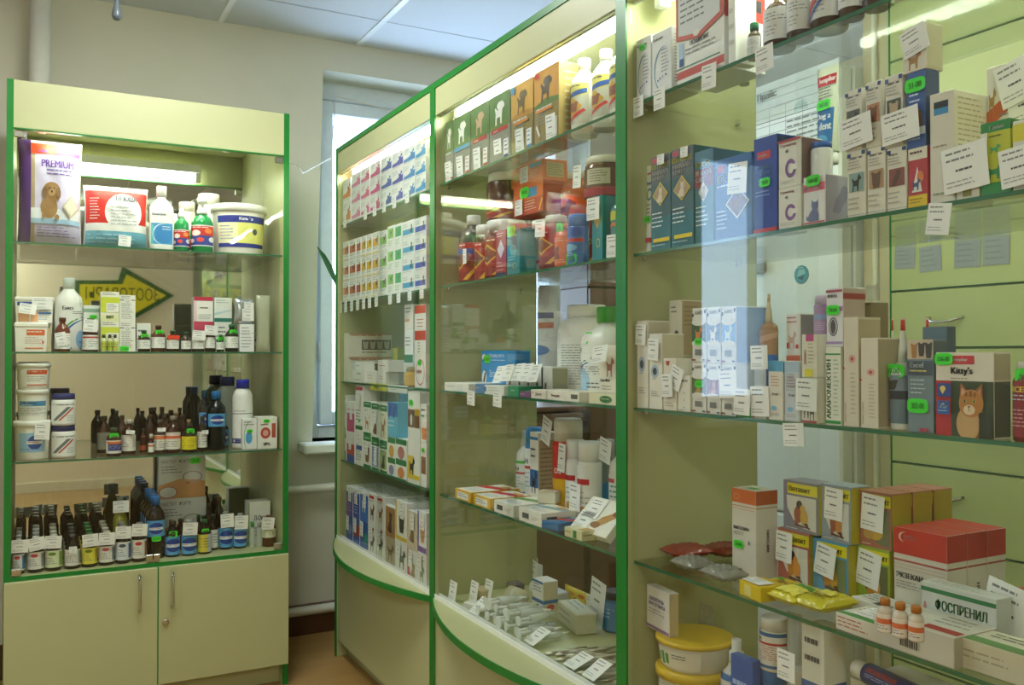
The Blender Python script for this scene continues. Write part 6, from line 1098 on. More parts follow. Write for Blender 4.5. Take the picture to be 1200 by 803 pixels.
row = [(992.5, 1014.5, 176, 'Дирофен', ('dog', '#2f2c28'), '#8aa6a4', 'cream carton with dark dog, lower row window end'), (1016, 1037.5, 172, 'Дирофен', ('head', '#6a4a38'), '#b08a64', 'cream carton with brown face, lower row'), (1039, 1062.5, 172, 'Форте', ('bird', '#5a3a30'), '#8a4a44', 'cream carton with small red picture, lower row')]
lows = []
for x0, x1, yt, t_, c, bg, lb in row:
    q = at(T2, x0, x1, yt, .0); box(q, .035, '#e0dbcd', lb, F=HC(t_, c, bg)+[('r', 0, .03, 1, .035, '#4a4a44')], group='cream cartons in two rows on the second shelf'); lows.append(q)
q = at(T2, 1064, 1087, 173, .0); box(q, .035, '#b8323a', 'red and yellow carton with white dog shape', F=[('r', 0, .8, 1, 1, '#dfdacc'), ('l', .1, .84, .9, .96, 1, '#5a3a34'), ('r', 0, 0, 1, .2, '#e6c41c'), ('p', [(.2, .25), (.75, .25), (.5, .68)], '#e2dfda'), ('c', .66, .5, .18, .1, '#e07a3a'), ('s', 'dog', .2, .28, .5, .2, '#4a5a80'), ('l', .1, .04, .9, .15, 2, '#8a7a20')]); lows.append(q)
ups = [(990, 1010, 105, 'Дирофен', ('dog', '#3a3630'), '#5a5a54', 'upper cream carton with grey dog and wide price tag'), (1011, 1033, 96, 'Дирофен', ('head', '#7a4a30'), '#b8805c', 'upper cream carton with russet picture'), (1034, 1058, 88, 'Дирофен', ('head', '#b8a07c'), '#4c5044', 'upper cream carton with dark framed face')]
for i, (x0, x1, yt, t_, c, bg, lb) in enumerate(ups):
    q = at(T2, x0, x1, yt, .0, base=lows[i]); box(q, .03, '#ded9cb', lb, F=HC(t_, c, bg), tg=[(.7, .45, .058, .046, -6)] if i == 0 else ([(.95, .26, .062, .046, -4)] if i == 2 else ()), group='cream cartons in two rows on the second shelf')
q = at(T2, 1059, 1085, 84, .0, base=lows[3]); box(q, .03, '#35579a', 'blue carton with brown dog face and green sticker', F=[('l', .15, .56, .85, .72, 2, '#cfdcf0'), ('c', .5, .34, .36, .18, '#7a5640'), ('c', .5, .4, .12, .07, '#3a2a22'), ('r', 0, .16, 1, .26, '#c8ccd4'), ('l', .1, .05, .9, .14, 1, '#a8bce0')], R=[('r', .02, .02, .98, .98, '#3a4664')], st=[(.5, .82, .034)])
qb = q
q = at(T2, 1057, 1086, 30, .0, base=qb); box(q, .035, '#d9d2c2', 'small cream carton with dog picture perched on the blue one', F=[('s', 'dog', .2, .05, .6, .4, '#a87a3c'), ('l', .1, .7, .9, .9, 2, LT)], R=[('r', .02, .02, .98, .98, '#b0a88e')], tg=[(.42, .96, .042, .04, -14, 0)])
q = at(T2, 1089, 1118, 108, .0); box(q, .085, '#ddd7c9', 'tall plain cream carton with blue square', F=[('r', .18, .80, .78, .92, '#3f8cc4'), ('r', .18, .86, .78, .92, '#2a3440'), ('l', .15, .48, .85, .53, 1, '#9a8f78'), ('l', .15, .05, .85, .1, 1, '#8aa080')], R=[('l', .1, .1, .9, .95, 18, '#b8aa8c')])
q = at(T2, 1120, 1147, 168, .0); box(q, .05, '#dcd6c8', 'cream carton with rabbit picture under a wide price tag', F=[('s', 'cat', .4, .34, .36, .3, '#b0825c'), ('c', .6, .44, .1, .1, '#e4dccc'), ('r', .3, .04, .7, .2, '#8a843a'), ('r', 0, .28, 1, .3, '#b4ae9c')], tg=[(.38, .98, .066, .062, -5)])
q = at(T2, 1149, 1184, 142, .0); box(q, .06, '#c4c82e', 'lime and green carton with green dog silhouettes', F=[('r', 0, .86, 1, 1, '#2a8a44'), ('r', 0, 0, 1, .16, '#2a8a44'), ('t', 'Гамма', .3, .89, .06, '#dfeedd', 0, .5), ('s', 'dog', .2, .2, .62, .22, '#2f8a4a'), ('s', 'dog', .3, .56, .4, .12, '#3fa054'), ('l', .3, .74, .8, .82, 1, '#5a6a2a'), ('r', 0, .16, .25, .86, '#e6e4d4')], R=[('r', 0, .86, 1, 1, '#247a3c'), ('r', 0, 0, 1, .16, '#247a3c'), ('s', 'dog', .2, .5, .6, .2, '#7a9a2e')])
q = at(T2, 1186, 1212, 140, .0); box(q, .05, '#dcd9d2', 'white carton with yellow top at the camera end', F=[('r', 0, .7, 1, .95, '#d8cf3a'), ('l', .1, .1, .9, .6, 6, LT)], tg=[(.3, .62, .05, .05, -6)])
q = at(T2, 1160, 1196, 62, .05, base=T2[1]+.1); 
a = at(T2, 1152, 1185, 142, .0)
q = at(T2, 1152, 1205, 74, .07, base=a); box(q, .05, '#d8d4c8', 'cream box with orange slanted band lying on the lime carton', F=[('p', [(0, .1), (1, .5), (1, .75), (0, .35)], '#c8602c'), ('t', 'Празицид', .3, .62, .16, '#34302c', 0, .6), ('s', 'dog', .05, .3, .2, .4, '#a8823c'), ('l', .3, .1, .9, .3, 2, '#8a847a')], tg=[(.65, .98, .05, .06, -14), (.9, .35, .05, .06, -8)])
hang(T2, 1102, 238, 275, .036, 'white price tag under the second shelf below the plain cream carton', 'price tags under the second shelf of the camera-end cabinet', 8)
# third shelf
RAD = [('c', .45, .5, .3, .09, '#a9bcd8'), ('c', .45, .5, .16, .05, '#3a4150'), ('l', .25, .38, .65, .41, 1, '#8a8d96'), ('l', .2, .16, .8, .24, 3, '#8a8a88')]
TGW = (.034, .036)
for x0, x1, yt, lb in ((740.5, 759.5, 376, 'tallest white carton with grey disc by the green post'), (760.5, 776, 391, 'white carton with grey disc, second from the green post')):
    box(at(T3, x0, x1, yt, .0), .055, '#e6e2d8', lb, F=RAD, R=[('r', .02, .02, .98, .98, '#cfc6ae')], T=[('s', 'bird', .2, .2, .5, .6, '#a87a6a')], tg=[(.5, .96 if x0 < 750 else .93, .034, .043, 3)], group='white cartons with grey discs')
c1 = at(T3, 777, 793, 420, .0); box(c1, .05, '#e2dccf', 'short white carton with red mark under two tilted tags', F=[('s', 'head', .2, .86, .3, .1, '#b03a34'), ('s', 'bird', .2, .55, .6, .14, '#8a96a8'), ('l', .1, .06, .9, .16, 2, '#9a968c')], tg=[(.45, .70, .032, .045, -3)])
c2 = at(T3, 794, 809, 440, .0); box(c2, .05, '#e4dfd3', 'short white carton with dotted edge and leaning price tag', F=[('t', 'УНИСАН', .15, .82, .06, '#4a4a4c', 0, .8), ('r', .5, .1, .56, .14, '#5a5a54'), ('r', .5, .3, .56, .34, '#5a5a54'), ('r', .5, .5, .56, .54, '#5a5a54'), ('l', .1, .02, .6, .06, 1, '#5a5a54')], tg=[(.15, 1.22, .036, .045, 22)])
q = at(T3, 784, 799, 352, .035, base=c1.top+.004); box(q, .055, '#e4ded2', 'cream carton with crescent standing behind the tilted tags', F=[('l', .15, .74, .7, .9, 2, LT), ('o', .6, .3, .24, .16, .5, '#3a3e4a'), ('r', .66, .24, .9, .36, '#e4ded2')], R=[('r', .02, .02, .98, .98, '#b09a78'), ('l', .1, .5, .9, .9, 5, '#8a7a60')], tg=[(.3, .0, .034, .042, 4)])
CATS = {0: ('#2f5a3c', '#d8843c'), 1: ('#5a7aa0', '#e6e2da'), 2: ('#6aa0d8', '#d4e4f4'), 3: ('#5c6a34', '#b89a5a'), 4: ('#7a2a34', '#c88a74'), 5: ('#8aa4b0', '#c4cdb8')}
def CATF(k): bg, c = CATS[k]; return [('t', 'БАРС', .2, .88, .06, '#6a6a6c', 0, .6), ('r', .0, .84, .12, .9, '#3a3c48'), ('r', .88, .9, 1, .96, '#3a3c48'), ('r', .0, .36, 1, .74, bg), ('c', .5, .74, .5, .07, '#e2e0da'), ('s', 'dog' if k < 3 else 'cat', .22, .34, .56, .34, c), ('c', .5, .35, .5, .06, '#e2e0da'), ('r', .25, .13, .75, .24, '#7a7a78'), ('r', .0, .03, .3, .06, '#8a3040'), ('r', .8, .03, 1, .06, '#3a4a60')]
CW = ['brown terrier', 'grey dog', 'pale blue dog', 'tabby in grass', 'pink cat on crimson', 'kitten on grey']
lo = []
for k, (x0, x1, yt) in enumerate(((811, 827.5, 425), (828.5, 844.5, 426), (845.5, 862.5, 427))):
    q = at(T3, x0, x1, yt, .0); box(q, .045, '#e3e0d8', 'lower flea-drops carton showing a %s' % CW[3+k], F=CATF(3+k), st=[(.55, .58, .022)] if k == 0 else (), tg=[(.55, .88, .046, .05, -3)] if k == 2 else (), group='flea-drops cartons in two tiers'); lo.append(q)
for k, (x0, x1, yt) in enumerate(((811, 827.5, 361), (828.5, 844.5, 360), (845.5, 862.5, 359))):
    q = at(T3, x0, x1, yt, .0, base=lo[k]); box(q, .075, '#e3e2de', 'upper flea-drops carton showing a %s' % CW[k], F=CATF(k), R=[('r', .02, .02, .98, .98, '#7f9cc8' if k == 2 else '#b8b4a4')], st=[(.5, .38, .022)] if k == 0 else (), group='flea-drops cartons in two tiers')
q = at(T3, 884, 898, 430, .03); qd = q; box(q, .05, '#4a6cae', 'blue and white small carton under the dropper bottle', F=[('r', 0, .5, 1, 1, '#e2e4e6'), ('r', .3, .1, .9, .42, '#2a4ea8')])
q = at(T3, 885, 901, 344, .03, base=qd); bottle(q, 'drop', '#b08a64', '#d9ceb4', 'tan dropper bottle with blue ring standing on a carton', lv=(.02, .5), F=[('r', 0, 0, 1, .3, '#3f7ac8'), ('p', [(0, .5), (1, .8), (1, .95), (0, .7)], '#d8b090')], lcol='#b98f6a', extra='#cbbfa2')
for x0, x1, yt, F, lb, tg_ in ((865, 881, 462, [('r', 0, 0, 1, .42, '#4cae3c'), ('l', .1, .5, .9, .9, 4, LT)], 'small white carton with green lower half and tag', [(.5, 1.08, .040, .046, 2)]), (882, 898, 463, [('r', .3, .1, .85, .34, '#d84a2c'), ('l', .1, .5, .9, .9, 3, LT)], 'small white carton with orange square and tag', [(.55, 1.3, .044, .052, -2)])):
    q = at(T3, x0, x1, yt, .0); box(q, .045, '#e3dccf', lb, F=F, tg=tg_)
q = at(T3, 864, 882, 440, .05); box(q, .05, '#dcdad2', 'white carton half hidden behind the green-footed carton', F=[('r', .1, .7, .9, .85, '#4a5a80')])
SP = lambda c: [('r', 0, .82, 1, 1, c), ('l', .2, .55, .8, .75, 4, '#c88a74'), ('c', .4, .2, .2, .04, '#7ab4d8'), ('l', .15, .06, .85, .12, 2, '#9a968c'), ('t', '35 мл', .3, .42, .04, '#5a5a58', 0, .4)]
box(at(T3, 900, 917.5, 423, .0), .05, '#e2ddd0', 'tall white carton with light blue top, window side of the pair', F=SP('#5aa8d4'), R=[('r', .02, .8, .98, .98, '#4a98c4')], group='tall cartons with blue tops')
box(at(T3, 919, 937, 424, .0), .05, '#c8ccd0', 'tall grey-white carton with pale blue top', F=SP('#a8bcd0')+[('l', .1, .5, .9, .8, 8, '#8a94a8')], group='tall cartons with blue tops')
qa = at(T3, 921, 938, 426, .07); box(qa, .05, '#d8d4ca', 'white carton hidden behind the pale blue topped carton', F=[('l', .1, .1, .9, .9, 6, LT)])
q = at(T3, 921, 938, 368, .06, base=qa); box(q, .06, '#e2ddd6', 'white carton with red dog shapes and orange foot', F=[('r', 0, .02, 1, .16, '#d8602c'), ('s', 'dog', .15, .3, .6, .36, '#d0a89c'), ('r', .05, .3, .2, .42, '#c83434'), ('r', .7, .3, .9, .38, '#c83434'), ('l', .1, .78, .9, .95, 2, '#b85a5a')], R=[('r', .02, .02, .98, .98, '#8f8494')])
qa = at(T3, 939, 957.5, 443, .0); box(qa, .07, '#e0dacb', 'cream carton with two goats below a wide price tag', F=[('s', 'dog', .1, .1, .5, .5, '#4a4c4e'), ('s', 'dog', .5, .06, .45, .45, '#6a6458'), ('r', 0, 0, 1, .06, '#a83a3c')], tg=[(.5, .98, .046, .052, 2)], base=None) if False else box(qa, .07, '#e0dacb', 'cream carton with two goats below a wide price tag', F=[('s', 'dog', .1, .1, .5, .5, '#4a4c4e'), ('s', 'dog', .5, .06, .45, .45, '#6a6458'), ('r', 0, 0, 1, .06, '#a83a3c')], tg=[(.45, .98, .044, .052, 2)])
q = at(T3, 939, 957.5, 392, .0, base=qa); box(q, .06, '#e6e1d2', 'white carton with orange upright title and pink and yellow patches', F=[('t', 'ДИАКО', .34, .3, .18, '#d86a4a', 90, .6), ('r', .3, .84, .8, 1, '#cc3c8c'), ('r', .2, .02, .75, .2, '#e6d81c'), ('l', .45, .3, .85, .8, 6, '#b8a088')])
qv = q
bottle(at(T3, 949.5, 965, 346, .03, base=qv), 'aero', '#a08ab0', '#c4b4cc', 'pink and blue printed vial standing on the white carton', lv=(.02, .74), F=[('r', 0, .5, 1, .68, '#8aa4d0'), ('l', .1, .1, .9, .45, 5, '#d8c0d8')], lcol='#a88ab4', name='vial', cat='vial')
qa = at(T3, 967, 985.5, 407, .0); box(qa, .055, '#e6e6da', 'white carton with tall green upright title', F=[('t', 'АКАРОМЕКТИН', .36, .08, .30, '#1f7a3a', 90, .84), ('r', 0, .02, 1, .06, '#2f9a4a'), ('r', 0, .9, 1, .92, '#2f9a4a'), ('l', .55, .1, .9, .85, 14, '#9ac0a0')], R=[('r', .02, .02, .98, .98, '#d8d4c0')])
q = at(T3, 968, 988, 337, .0, base=qa); box(q, .05, '#e4e2e8', 'white and lilac carton with green sticker on the green-titled carton', F=[('r', 0, .6, 1, .68, '#b488b8'), ('o', .42, .34, .28, .16, .2, '#7a7a82'), ('c', .42, .34, .16, .12, '#5a5a60'), ('r', 0, .05, 1, .09, '#a890c0'), ('r', 0, .92, 1, .96, '#a84a5a'), ('l', .1, .76, .9, .9, 1, LT)], R=[('r', .02, .02, .98, .98, '#c8b4a8'), ('r', 0, .8, 1, .9, '#a84a4a')], st=[(.45, .62, .026)])
EXT = lambda k: [('t', 'Оливер гусенов', .2, .04, .13, '#4a4440', 90, .42), ('c', .6, .62, .24, .04, '#d8a89c'), ('c', .6, .62, .1, .018, '#b84a44'), ('p', [(.0, .52), (.14, .535), (.0, .55)], '#c02a2a'), ('l', .5, .1, .85, .5, 10, '#b4ab9a')]
box(at(T3, 987, 1006, 372, .0), .05, '#d9d0bd', 'tall cream carton with red emblem beside the green-titled one', F=EXT(0), R=[('r', .02, .02, .98, .98, '#c0b294')], group='tall cream cartons with red emblem')
qa = at(T3, 1008, 1029, 396, .0); box(qa, .055, '#dcd3c1', 'wider cream carton with red emblem beside the pointed bottles', F=EXT(1), R=[('r', .02, .02, .98, .98, '#b8aa8a')], group='tall cream cartons with red emblem')
q = at(T3, 1010, 1021, 354, .02, base=qa); box(q, .04, '#8a7a58', 'small brown carton standing on the wider cream carton', F=[('r', .05, .92, .95, .98, '#6a5c40')])
q = at(T3, 1010, 1024, 334, .02, base=q); bottle(q, 'jar', film('clear_cup', '#c4c8bc', .35), film('clear_cup', '#c4c8bc', .35), 'clear plastic cup on top of the brown carton', lcol=None, name='plastic_cup', cat='cup')
EXB = [('r', 0, 0, 1, .5, '#6a7c88'), ('r', 0, .5, 1, .68, '#2c3038'), ('r', 0, .68, 1, 1, '#7c8894'), ('s', 'head', .1, .7, .5, .22, '#3a3028'), ('c', .2, .58, .12, .04, '#d8b43a'), ('r', .1, .04, .3, .08, '#b83a44')]
for x0, x1, yt, s, lb, st_ in ((1036, 1047, 374, .05, 'white bottle with red pointed tip, half hidden by its twin', ()), (1036.5, 1061, 373, .01, 'white bottle with red pointed tip, grey label and green sticker', [(.4, .53, .034)]), (1073, 1089, 373, .07, 'white bottle with red pointed tip behind the grey carton', ())):
    bottle(at(T3, x0, x1, yt, s), 'drop', '#d8d8d0', '#e0dfd6', lb, lv=(.06, .49), F=EXB, lcol='#6a7c88', ang=90, st=st_, group='white bottles with red pointed tips', glossy=.3)
q = at(T3, 1063, 1094, 398, .0); box(q, .03, '#74868e', 'grey carton with three dog heads and white title', F=[('r', 0, .79, 1, 1, '#c9b79c'), ('s', 'head', .14, .8, .26, .17, '#a8753c'), ('s', 'head', .42, .82, .28, .16, '#3a3530'), ('s', 'head', .7, .8, .28, .18, '#3f3c38'), ('r', 0, .62, 1, .77, '#44505c'), ('t', 'Excel', .12, .7, .055, '#e6e8e8', 0, .7), ('l', .12, .63, .8, .68, 1, '#c8b85a'), ('l', .15, .4, .8, .58, 4, '#c4ced4'), ('r', .5, .02, .7, .055, '#a83444'), ('r', .72, .02, .85, .055, '#a83444')], R=[('r', .02, .02, .98, .98, '#5a6668')], st=[(.42, .29, .034)])
q = at(T3, 1081, 1110, 383, .045); box(q, .02, '#4f5f6c', 'dark slate carton rising behind the grey dog carton', F=[('r', 0, .86, 1, 1, '#5f7484'), ('r', 0, .75, 1, .86, '#3a4448')])
q = at(T3, 1096, 1165, 413, .0); box(q, .035, '#dfd8c8', 'cream and red cat treat carton with ginger cat photograph', F=[
    ('r', 0, 0, .28, .66, '#b8242a'), ('r', .28, 0, 1, .66, '#39462a'), ('r', .3, .86, .68, .96, '#c4242c'), ('t', 'beaphar', .33, .885, .05, '#f4e4e0', 0, .32), ('t', "Kitty's", .28, .72, .105, '#2c2c30', 0, .46), ('l', .28, .67, .7, .7, 1, '#8a7a5a'),
    ('c', .68, .14, .27, .2, '#8a5a28'), ('c', .58, .16, .2, .2, '#c8a06a'), ('p', [(.44, .46), (.46, .64), (.58, .54)], '#a86a2c'), ('p', [(.70, .55), (.83, .64), (.84, .44)], '#9a5f28'), ('c', .64, .40, .21, .165, '#c0803a'), ('p', [(.47, .48), (.485, .59), (.55, .53)], '#dfa880'), ('p', [(.74, .53), (.81, .59), (.81, .48)], '#c88a60'), ('r', .62, .48, .66, .55, '#8a5a28'), ('r', .55, .48, .58, .53, '#8a5a28'), ('r', .70, .48, .73, .53, '#8a5a28'), ('c', .62, .325, .10, .06, '#e2cda8'), ('c', .55, .425, .036, .022, '#b8b04a'), ('c', .71, .425, .036, .022, '#b8b04a'), ('c', .55, .425, .012, .02, '#1c1a14'), ('c', .71, .425, .012, .02, '#1c1a14'), ('p', [(.595, .37), (.655, .37), (.625, .345)], '#9a4a3c'), ('r', .62, .31, .63, .345, '#5a3a24'), ('r', .8, .0, 1, .3, '#2a3420'),
    ('r', .08, .47, .32, .63, '#2a4a94'), ('c', .18, .565, .05, .035, '#e2c86a'), ('p', [(.13, .56), (.23, .56), (.18, .5)], '#e2c86a'), ('r', .08, .26, .3, .42, '#2a62b0'), ('t', '75', .12, .33, .07, '#eef0f4', 0, .13), ('l', .11, .28, .27, .31, 1, '#cfdcf0')], R=[('r', .02, .02, .98, .66, '#4a4630'), ('r', .02, .68, .98, .98, '#b8ac90')], st=[(.16, .92, .028)])
q = at(T3, 1179, 1212, 424, .0); bottle(q, 'round', '#7a1c20', '#d6cfc0', 'dark red bottle with yellow title cut by the picture edge', lv=(.06, .76), ang=80, lcol='#8c1f24', F=[('t', 'EXCEL', .1, .8, .1, '#e6cf3a', 0, .8), ('l', .1, .62, .9, .76, 2, '#c8ccd8'), ('l', .1, .15, .8, .5, 5, '#d8a8a0')], st=[(.8, .8, .04)])
for x, ya, yb, w, r, lb in ((889, 405, 433, .040, -2, 'in front of the dropper bottle'), (929, 496, 523, .045, -4, 'below the goat carton')):
    hang(T3, x, ya, yb, w, 'white price tag hanging %s' % lb, 'price tags on the third shelf of the camera-end cabinet', r)
# fourth shelf
def VIG(): return [('r', 0, .84, 1, 1, '#d86a1e'), ('o', .2, .91, .12, .035, .2, '#e8a06a'), ('r', 0, .80, 1, .81, '#c88a50'), ('r', 0, .77, 1, .775, '#c88a50'), ('t', 'ВИГОЗИН', .08, .53, .04, '#2c2c30', 0, .75), ('l', .1, .46, .7, .51, 2, '#8a8a88'), ('t', '100 мл', .08, .06, .035, '#4a4a4c', 0, .4), ('r', .7, .38, .78, .42, '#6a6a6c')]
def vbox(q, lb, st_=(), d=.06): return box(q, d, '#dcd7cc', lb, F=VIG(), R=[('r', 0, .84, 1, 1, '#b8561c'), ('r', 0, .80, 1, .81, '#b08050'), ('t', 'ВИГОЗИН', .6, .3, .12, '#3a3a3c', 90, .3)], T=[('r', .02, .02, .98, .98, '#cfc8ba'), ('r', .3, .3, .7, .6, '#4c9a3c')], st=st_, group='white cartons with orange lids')
qv = on(B4[1], 857.5, 886, 574, 676); vbox(qv, 'tall white carton with orange lid and green sticker', [(.3, .36, .026)], .055)
def BIRD(bg, c1, c2, sh=('bird', '#c8862c')): return [('r', 0, 0, 1, 1, bg), ('r', .12, .74, .98, .95, '#e6d820'), ('t', 'Ветавит', .16, .79, .11, '#6a5a14', 0, .78), ('p', [(.1, .70), (.95, .70), (.95, .05), (.6, .08), (.3, .22), (.12, .45)], c1), *([('c', .44, .34, .12, .17, sh[1]), ('c', .48, .54, .085, .085, '#4a3a34'), ('p', [(.34, .24), (.46, .2), (.36, .08)], sh[1]), ('c', .62, .30, .11, .16, c2), ('c', .58, .47, .075, .075, c2), ('p', [(.60, .18), (.72, .2), (.78, .07)], '#4a3a34'), ('p', [(.38, .16), (.8, .12), (.8, .09), (.38, .12)], '#6a4a34')] if sh[0] == 'bird' else [('c', .5, .3, .26, .16, c2), ('c', .62, .42, .13, .11, c2), ('c', .66, .38, .06, .05, '#e6cfa0'), ('c', .6, .45, .018, .016, '#2c2018'), ('p', [(.5, .46), (.56, .54), (.58, .44)], '#b07a34'), ('c', .3, .24, .16, .1, '#c8a05a')]), ('l', .1, .03, .5, .07, 1, '#e9e6e0')]
BW = dict(name='feed_carton', cat='carton', group='pet vitamin cartons with yellow title')
low = [(911.5, 949, 622, 686, '#b8685c', '#e0dcd4', '#d8903c', 'lower pink-cornered vitamin carton with parrots', [(.27, .95, .040, .056, 3)]), (950.5, 994, 634, 697, '#5aa0c8', '#7a8a5c', '#c89a34', 'lower sky blue vitamin carton with canary', [(.48, .92, .045, .056, 9)]), (995.5, 1043, 641, 706, '#9ab83a', '#6a6c44', '#d8a04a', 'lower lime vitamin carton with guinea pig', [(.45, .92, .048, .062, 9)])]
lq = []
for x0, x1, yt, yb, bg, c1, c2, lb, tg_ in low:
    q = on(B4[1], x0, x1, yt, yb); box(q, .05, bg, lb, F=BIRD(bg, c1, c2), R=[('r', .02, .02, .98, .98, '#b8a82a')], tg=tg_, **BW); lq.append(q)
for i, (x0, x1, yt, bg, c1, c2, lb, tg_) in enumerate(((918, 959, 565, '#8a8496', '#dcdad4', '#d8a83a', 'upper grey vitamin carton with two parrots', ()), (962, 997, 569, '#9aa4b0', '#d8d8d4', '#c8863a', 'upper pale vitamin carton with parrots under a price tag', [(.5, .95, .040, .056, 3)]), (998.5, 1045, 576, '#b0705a', '#7a7c5c', '#d8b04a', 'upper brown-cornered vitamin carton with puppies', [(.5, .95, .046, .062, 4)]))):
    S_ = lq[i].S; q = at(S_, x0, x1, yt, .0, base=lq[i]); box(q, .05, bg, lb, F=BIRD(bg, c1, c2, ('bird', '#a85a34') if i < 2 else ('dog', '#d8a04a')), R=[('r', .02, .02, .98, .98, '#b8a82a')], tg=tg_, **BW)
    if i == 2:
        for k in range(2):
            r = deep(q, 0); r.c = (q.c[0]+.054*(k+1), q.c[1]-.0); box(r, .05, bg, 'yellow-sided vitamin carton %s behind the puppies carton' % ['directly', 'second', 'third'][k], F=BIRD(bg, c1, c2), R=[('r', .02, .02, .98, .98, '#b8a82a')], key='bird', **BW)
        for k in range(2):
            r = deep(lq[2], 0); r.c = (lq[2].c[0]+.054*(k+1), lq[2].c[1]); box(r, .05, '#9ab83a', 'lime vitamin carton %s behind the guinea pig carton' % ['directly', 'second', 'third'][k], F=BIRD('#9ab83a', c1, c2), R=[('r', .02, .02, .98, .98, '#b8a82a')], key='bird2', **BW)
def EKZ(): return [('r', 0, .70, 1, 1, '#c83422'), ('a', .22, .9, .12, .06, .3, '#ecd0c4'), ('t', 'CEVA', .2, .88, .045, '#e8c4b8', 0, .2), ('r', 0, .655, 1, .665, '#e6dfd6'), ('r', 0, .62, 1, .64, '#b85044'), ('r', 0, .58, 1, .585, '#c89a8c'), ('r', 0, .54, 1, .545, '#c89a8c'), ('t', 'ЭКЗЕКАН', .06, .43, .065, '#34343a', 0, .5), ('l', .06, .30, .55, .40, 3, '#9a968e')]
EKR = [('r', 0, .70, 1, 1, '#b02c1e'), ('r', 0, .62, 1, .64, '#a84a40'), ('t', 'ЭКЗЕКАН', .62, .1, .16, '#3a3a3e', 90, .34)]
q = on(B4[1], 1047, 1110, 623, 727)
for k in range(3):
    r = deep(q, .05*k); box(r, .048, '#d9d4c8', 'white carton with red lid, %s of three in a row' % ['foremost', 'middle', 'rearmost'][k], F=EKZ(), R=EKR, T=[('r', .01, .01, .99, .99, '#b83424')], key='ekz', group='white cartons with red lids')
q = on(B4[1], 1079, 1168, 692, 757); box(q, .035, '#c9ccc8', 'silver-white long carton with green title and stripe', F=[('r', 0, .84, 1, .92, '#2f7a4c'), ('t', 'ФОСПРЕНИЛ', .2, .54, .2, '#2a7a4a', 0, .68), ('l', .1, .3, .5, .45, 2, '#8a8c88'), ('c', .06, .55, .02, .1, '#c88a8a')], T=[('l', .05, .2, .95, .8, 3, '#9a9c94')])
# things lying on the front of the fourth shelf
def lying(x, y, w, l, h, ang, col, label, T=(), F=(), R=(), dz=0, tg=None, name='flat_box', group='flat boxes on the lower shelf of the camera-end cabinet'):
    X, Y = onZ(x, y, B4[1]+dz); X, l = fit_flat(X, Y, w, l, h, ang, B4[1]+dz); o = empty(name, (X, Y, B4[1]+.0005+dz), math.radians(ang)-math.pi/2); m = MB()
    m.box(-w/2, w/2, 0, l, 0, h, mat(col), .0007); emit(m, T, lambda u, v, L: ((u-.5)*w, v*l, h+E0*L), w, l); emit(m, F, lambda u, v, L: ((u-.5)*w, -E0*L, v*h), w, h); emit(m, R, lambda u, v, L: (w/2+E0*L, u*l, v*h), l, h)
    m.build('carton', o)
    for (u, v, tw, th) in tg or ():
        k = tagcard(tw, th).build('price_tag', o, ((u-.5)*w, v*l, h+.002), (-math.pi/2, 0, 0)); k['label'] = 'white paper price tag'
    return tag(o, label, 'carton', group)
lying(866, 704, .062, .05, .026, -8, '#e0c41a', 'yellow flat carton with tag at the shelf edge', T=[('r', .02, .02, .98, .98, '#d8b41e'), ('l', .3, .3, .9, .8, 2, '#8a3a1c')], F=[('r', .25, .15, .55, .85, '#e8d98a')], tg=[(.45, .7, .05, .032)])
lying(902, 700, .052, .05, .024, -4, '#dcc42a', 'yellow flat carton with red lettering behind the first', T=[('t', 'Пет-С', .3, .35, .4, '#a8341c', 0, .6), ('r', 0, .7, .3, .98, '#5aae34')], dz=.0)
q = on(B4[1], 920, 985, 700, 742)
def sachet(x, y, w, l, ang, c, label, F, dz=0):
    X, Y = onZ(x, y, B4[1]); X = max(X, FB+.024+l*.5+w*.25*abs(math.sin(math.radians(ang)))); q = Pl(); q.c = (X, Y); q.n = (0, 0); q.rot = math.radians(ang)-math.pi/2; q.w = w; q.h = l; q.z = B4[1]+.005+dz; q.S = T4
    pillow(q, .026, c, label, F=F, name='feed_bag', cat='bag', group='yellow feed bags', flat=True, crinkle=.04)
sachet(928, 712, .066, .085, -4, '#d8cb2c', 'yellow and green feed bag lying at the shelf edge', [('r', .05, .55, .95, .7, '#3f9a34'), ('r', .1, .1, .9, .5, '#e6dc5a'), ('l', .15, .75, .9, .92, 2, '#6a8a2a')])
sachet(967, 718, .066, .09, 0, '#d4c826', 'yellow feed bag with green corner beside the white carton', [('p', [(0, .6), (.4, .98), (0, .98)], '#3f9a34'), ('c', .5, .5, .3, .2, '#dfd45a'), ('l', .2, .15, .9, .4, 3, '#7a6a1c')])
lying(992, 747, .075, .07, .026, -2, '#dcd7ca', 'white flat carton with tiny print and tag, green-edged', T=[('r', .02, .02, .98, .2, '#4a9a44'), ('l', .1, .5, .9, .9, 3, '#8a8a84')], F=[('l', .05, .15, .95, .85, 3, '#b85a4c')], tg=[(.6, .9, .055, .05)])
lying(1062, 770, .130, .10, .042, 0, '#d8d3c8', 'white flat carton with barcode carrying the three vials', T=[('r', .02, .02, .98, .98, '#cfcabd'), ('r', .55, .1, .98, .3, '#a83028'), ('l', .5, .4, .95, .9, 3, '#9a968e')], F=[('r', .34, .2, .60, .8, '#c8c4ba')]+[('r', .35+.024*i, .22, .35+.024*i+(.010 if i % 3 else .016), .78, '#3c3c3c') for i in range(10)], R=[('r', .02, .02, .98, .98, '#b8b0a0')])
lying(1018, 722, .08, .06, .022, -8, '#d9d8d4', 'small white flat carton behind the three vials', T=[('l', .1, .2, .9, .8, 3, '#6a6a70'), ('r', .6, .0, 1, .3, '#4a4a52')])
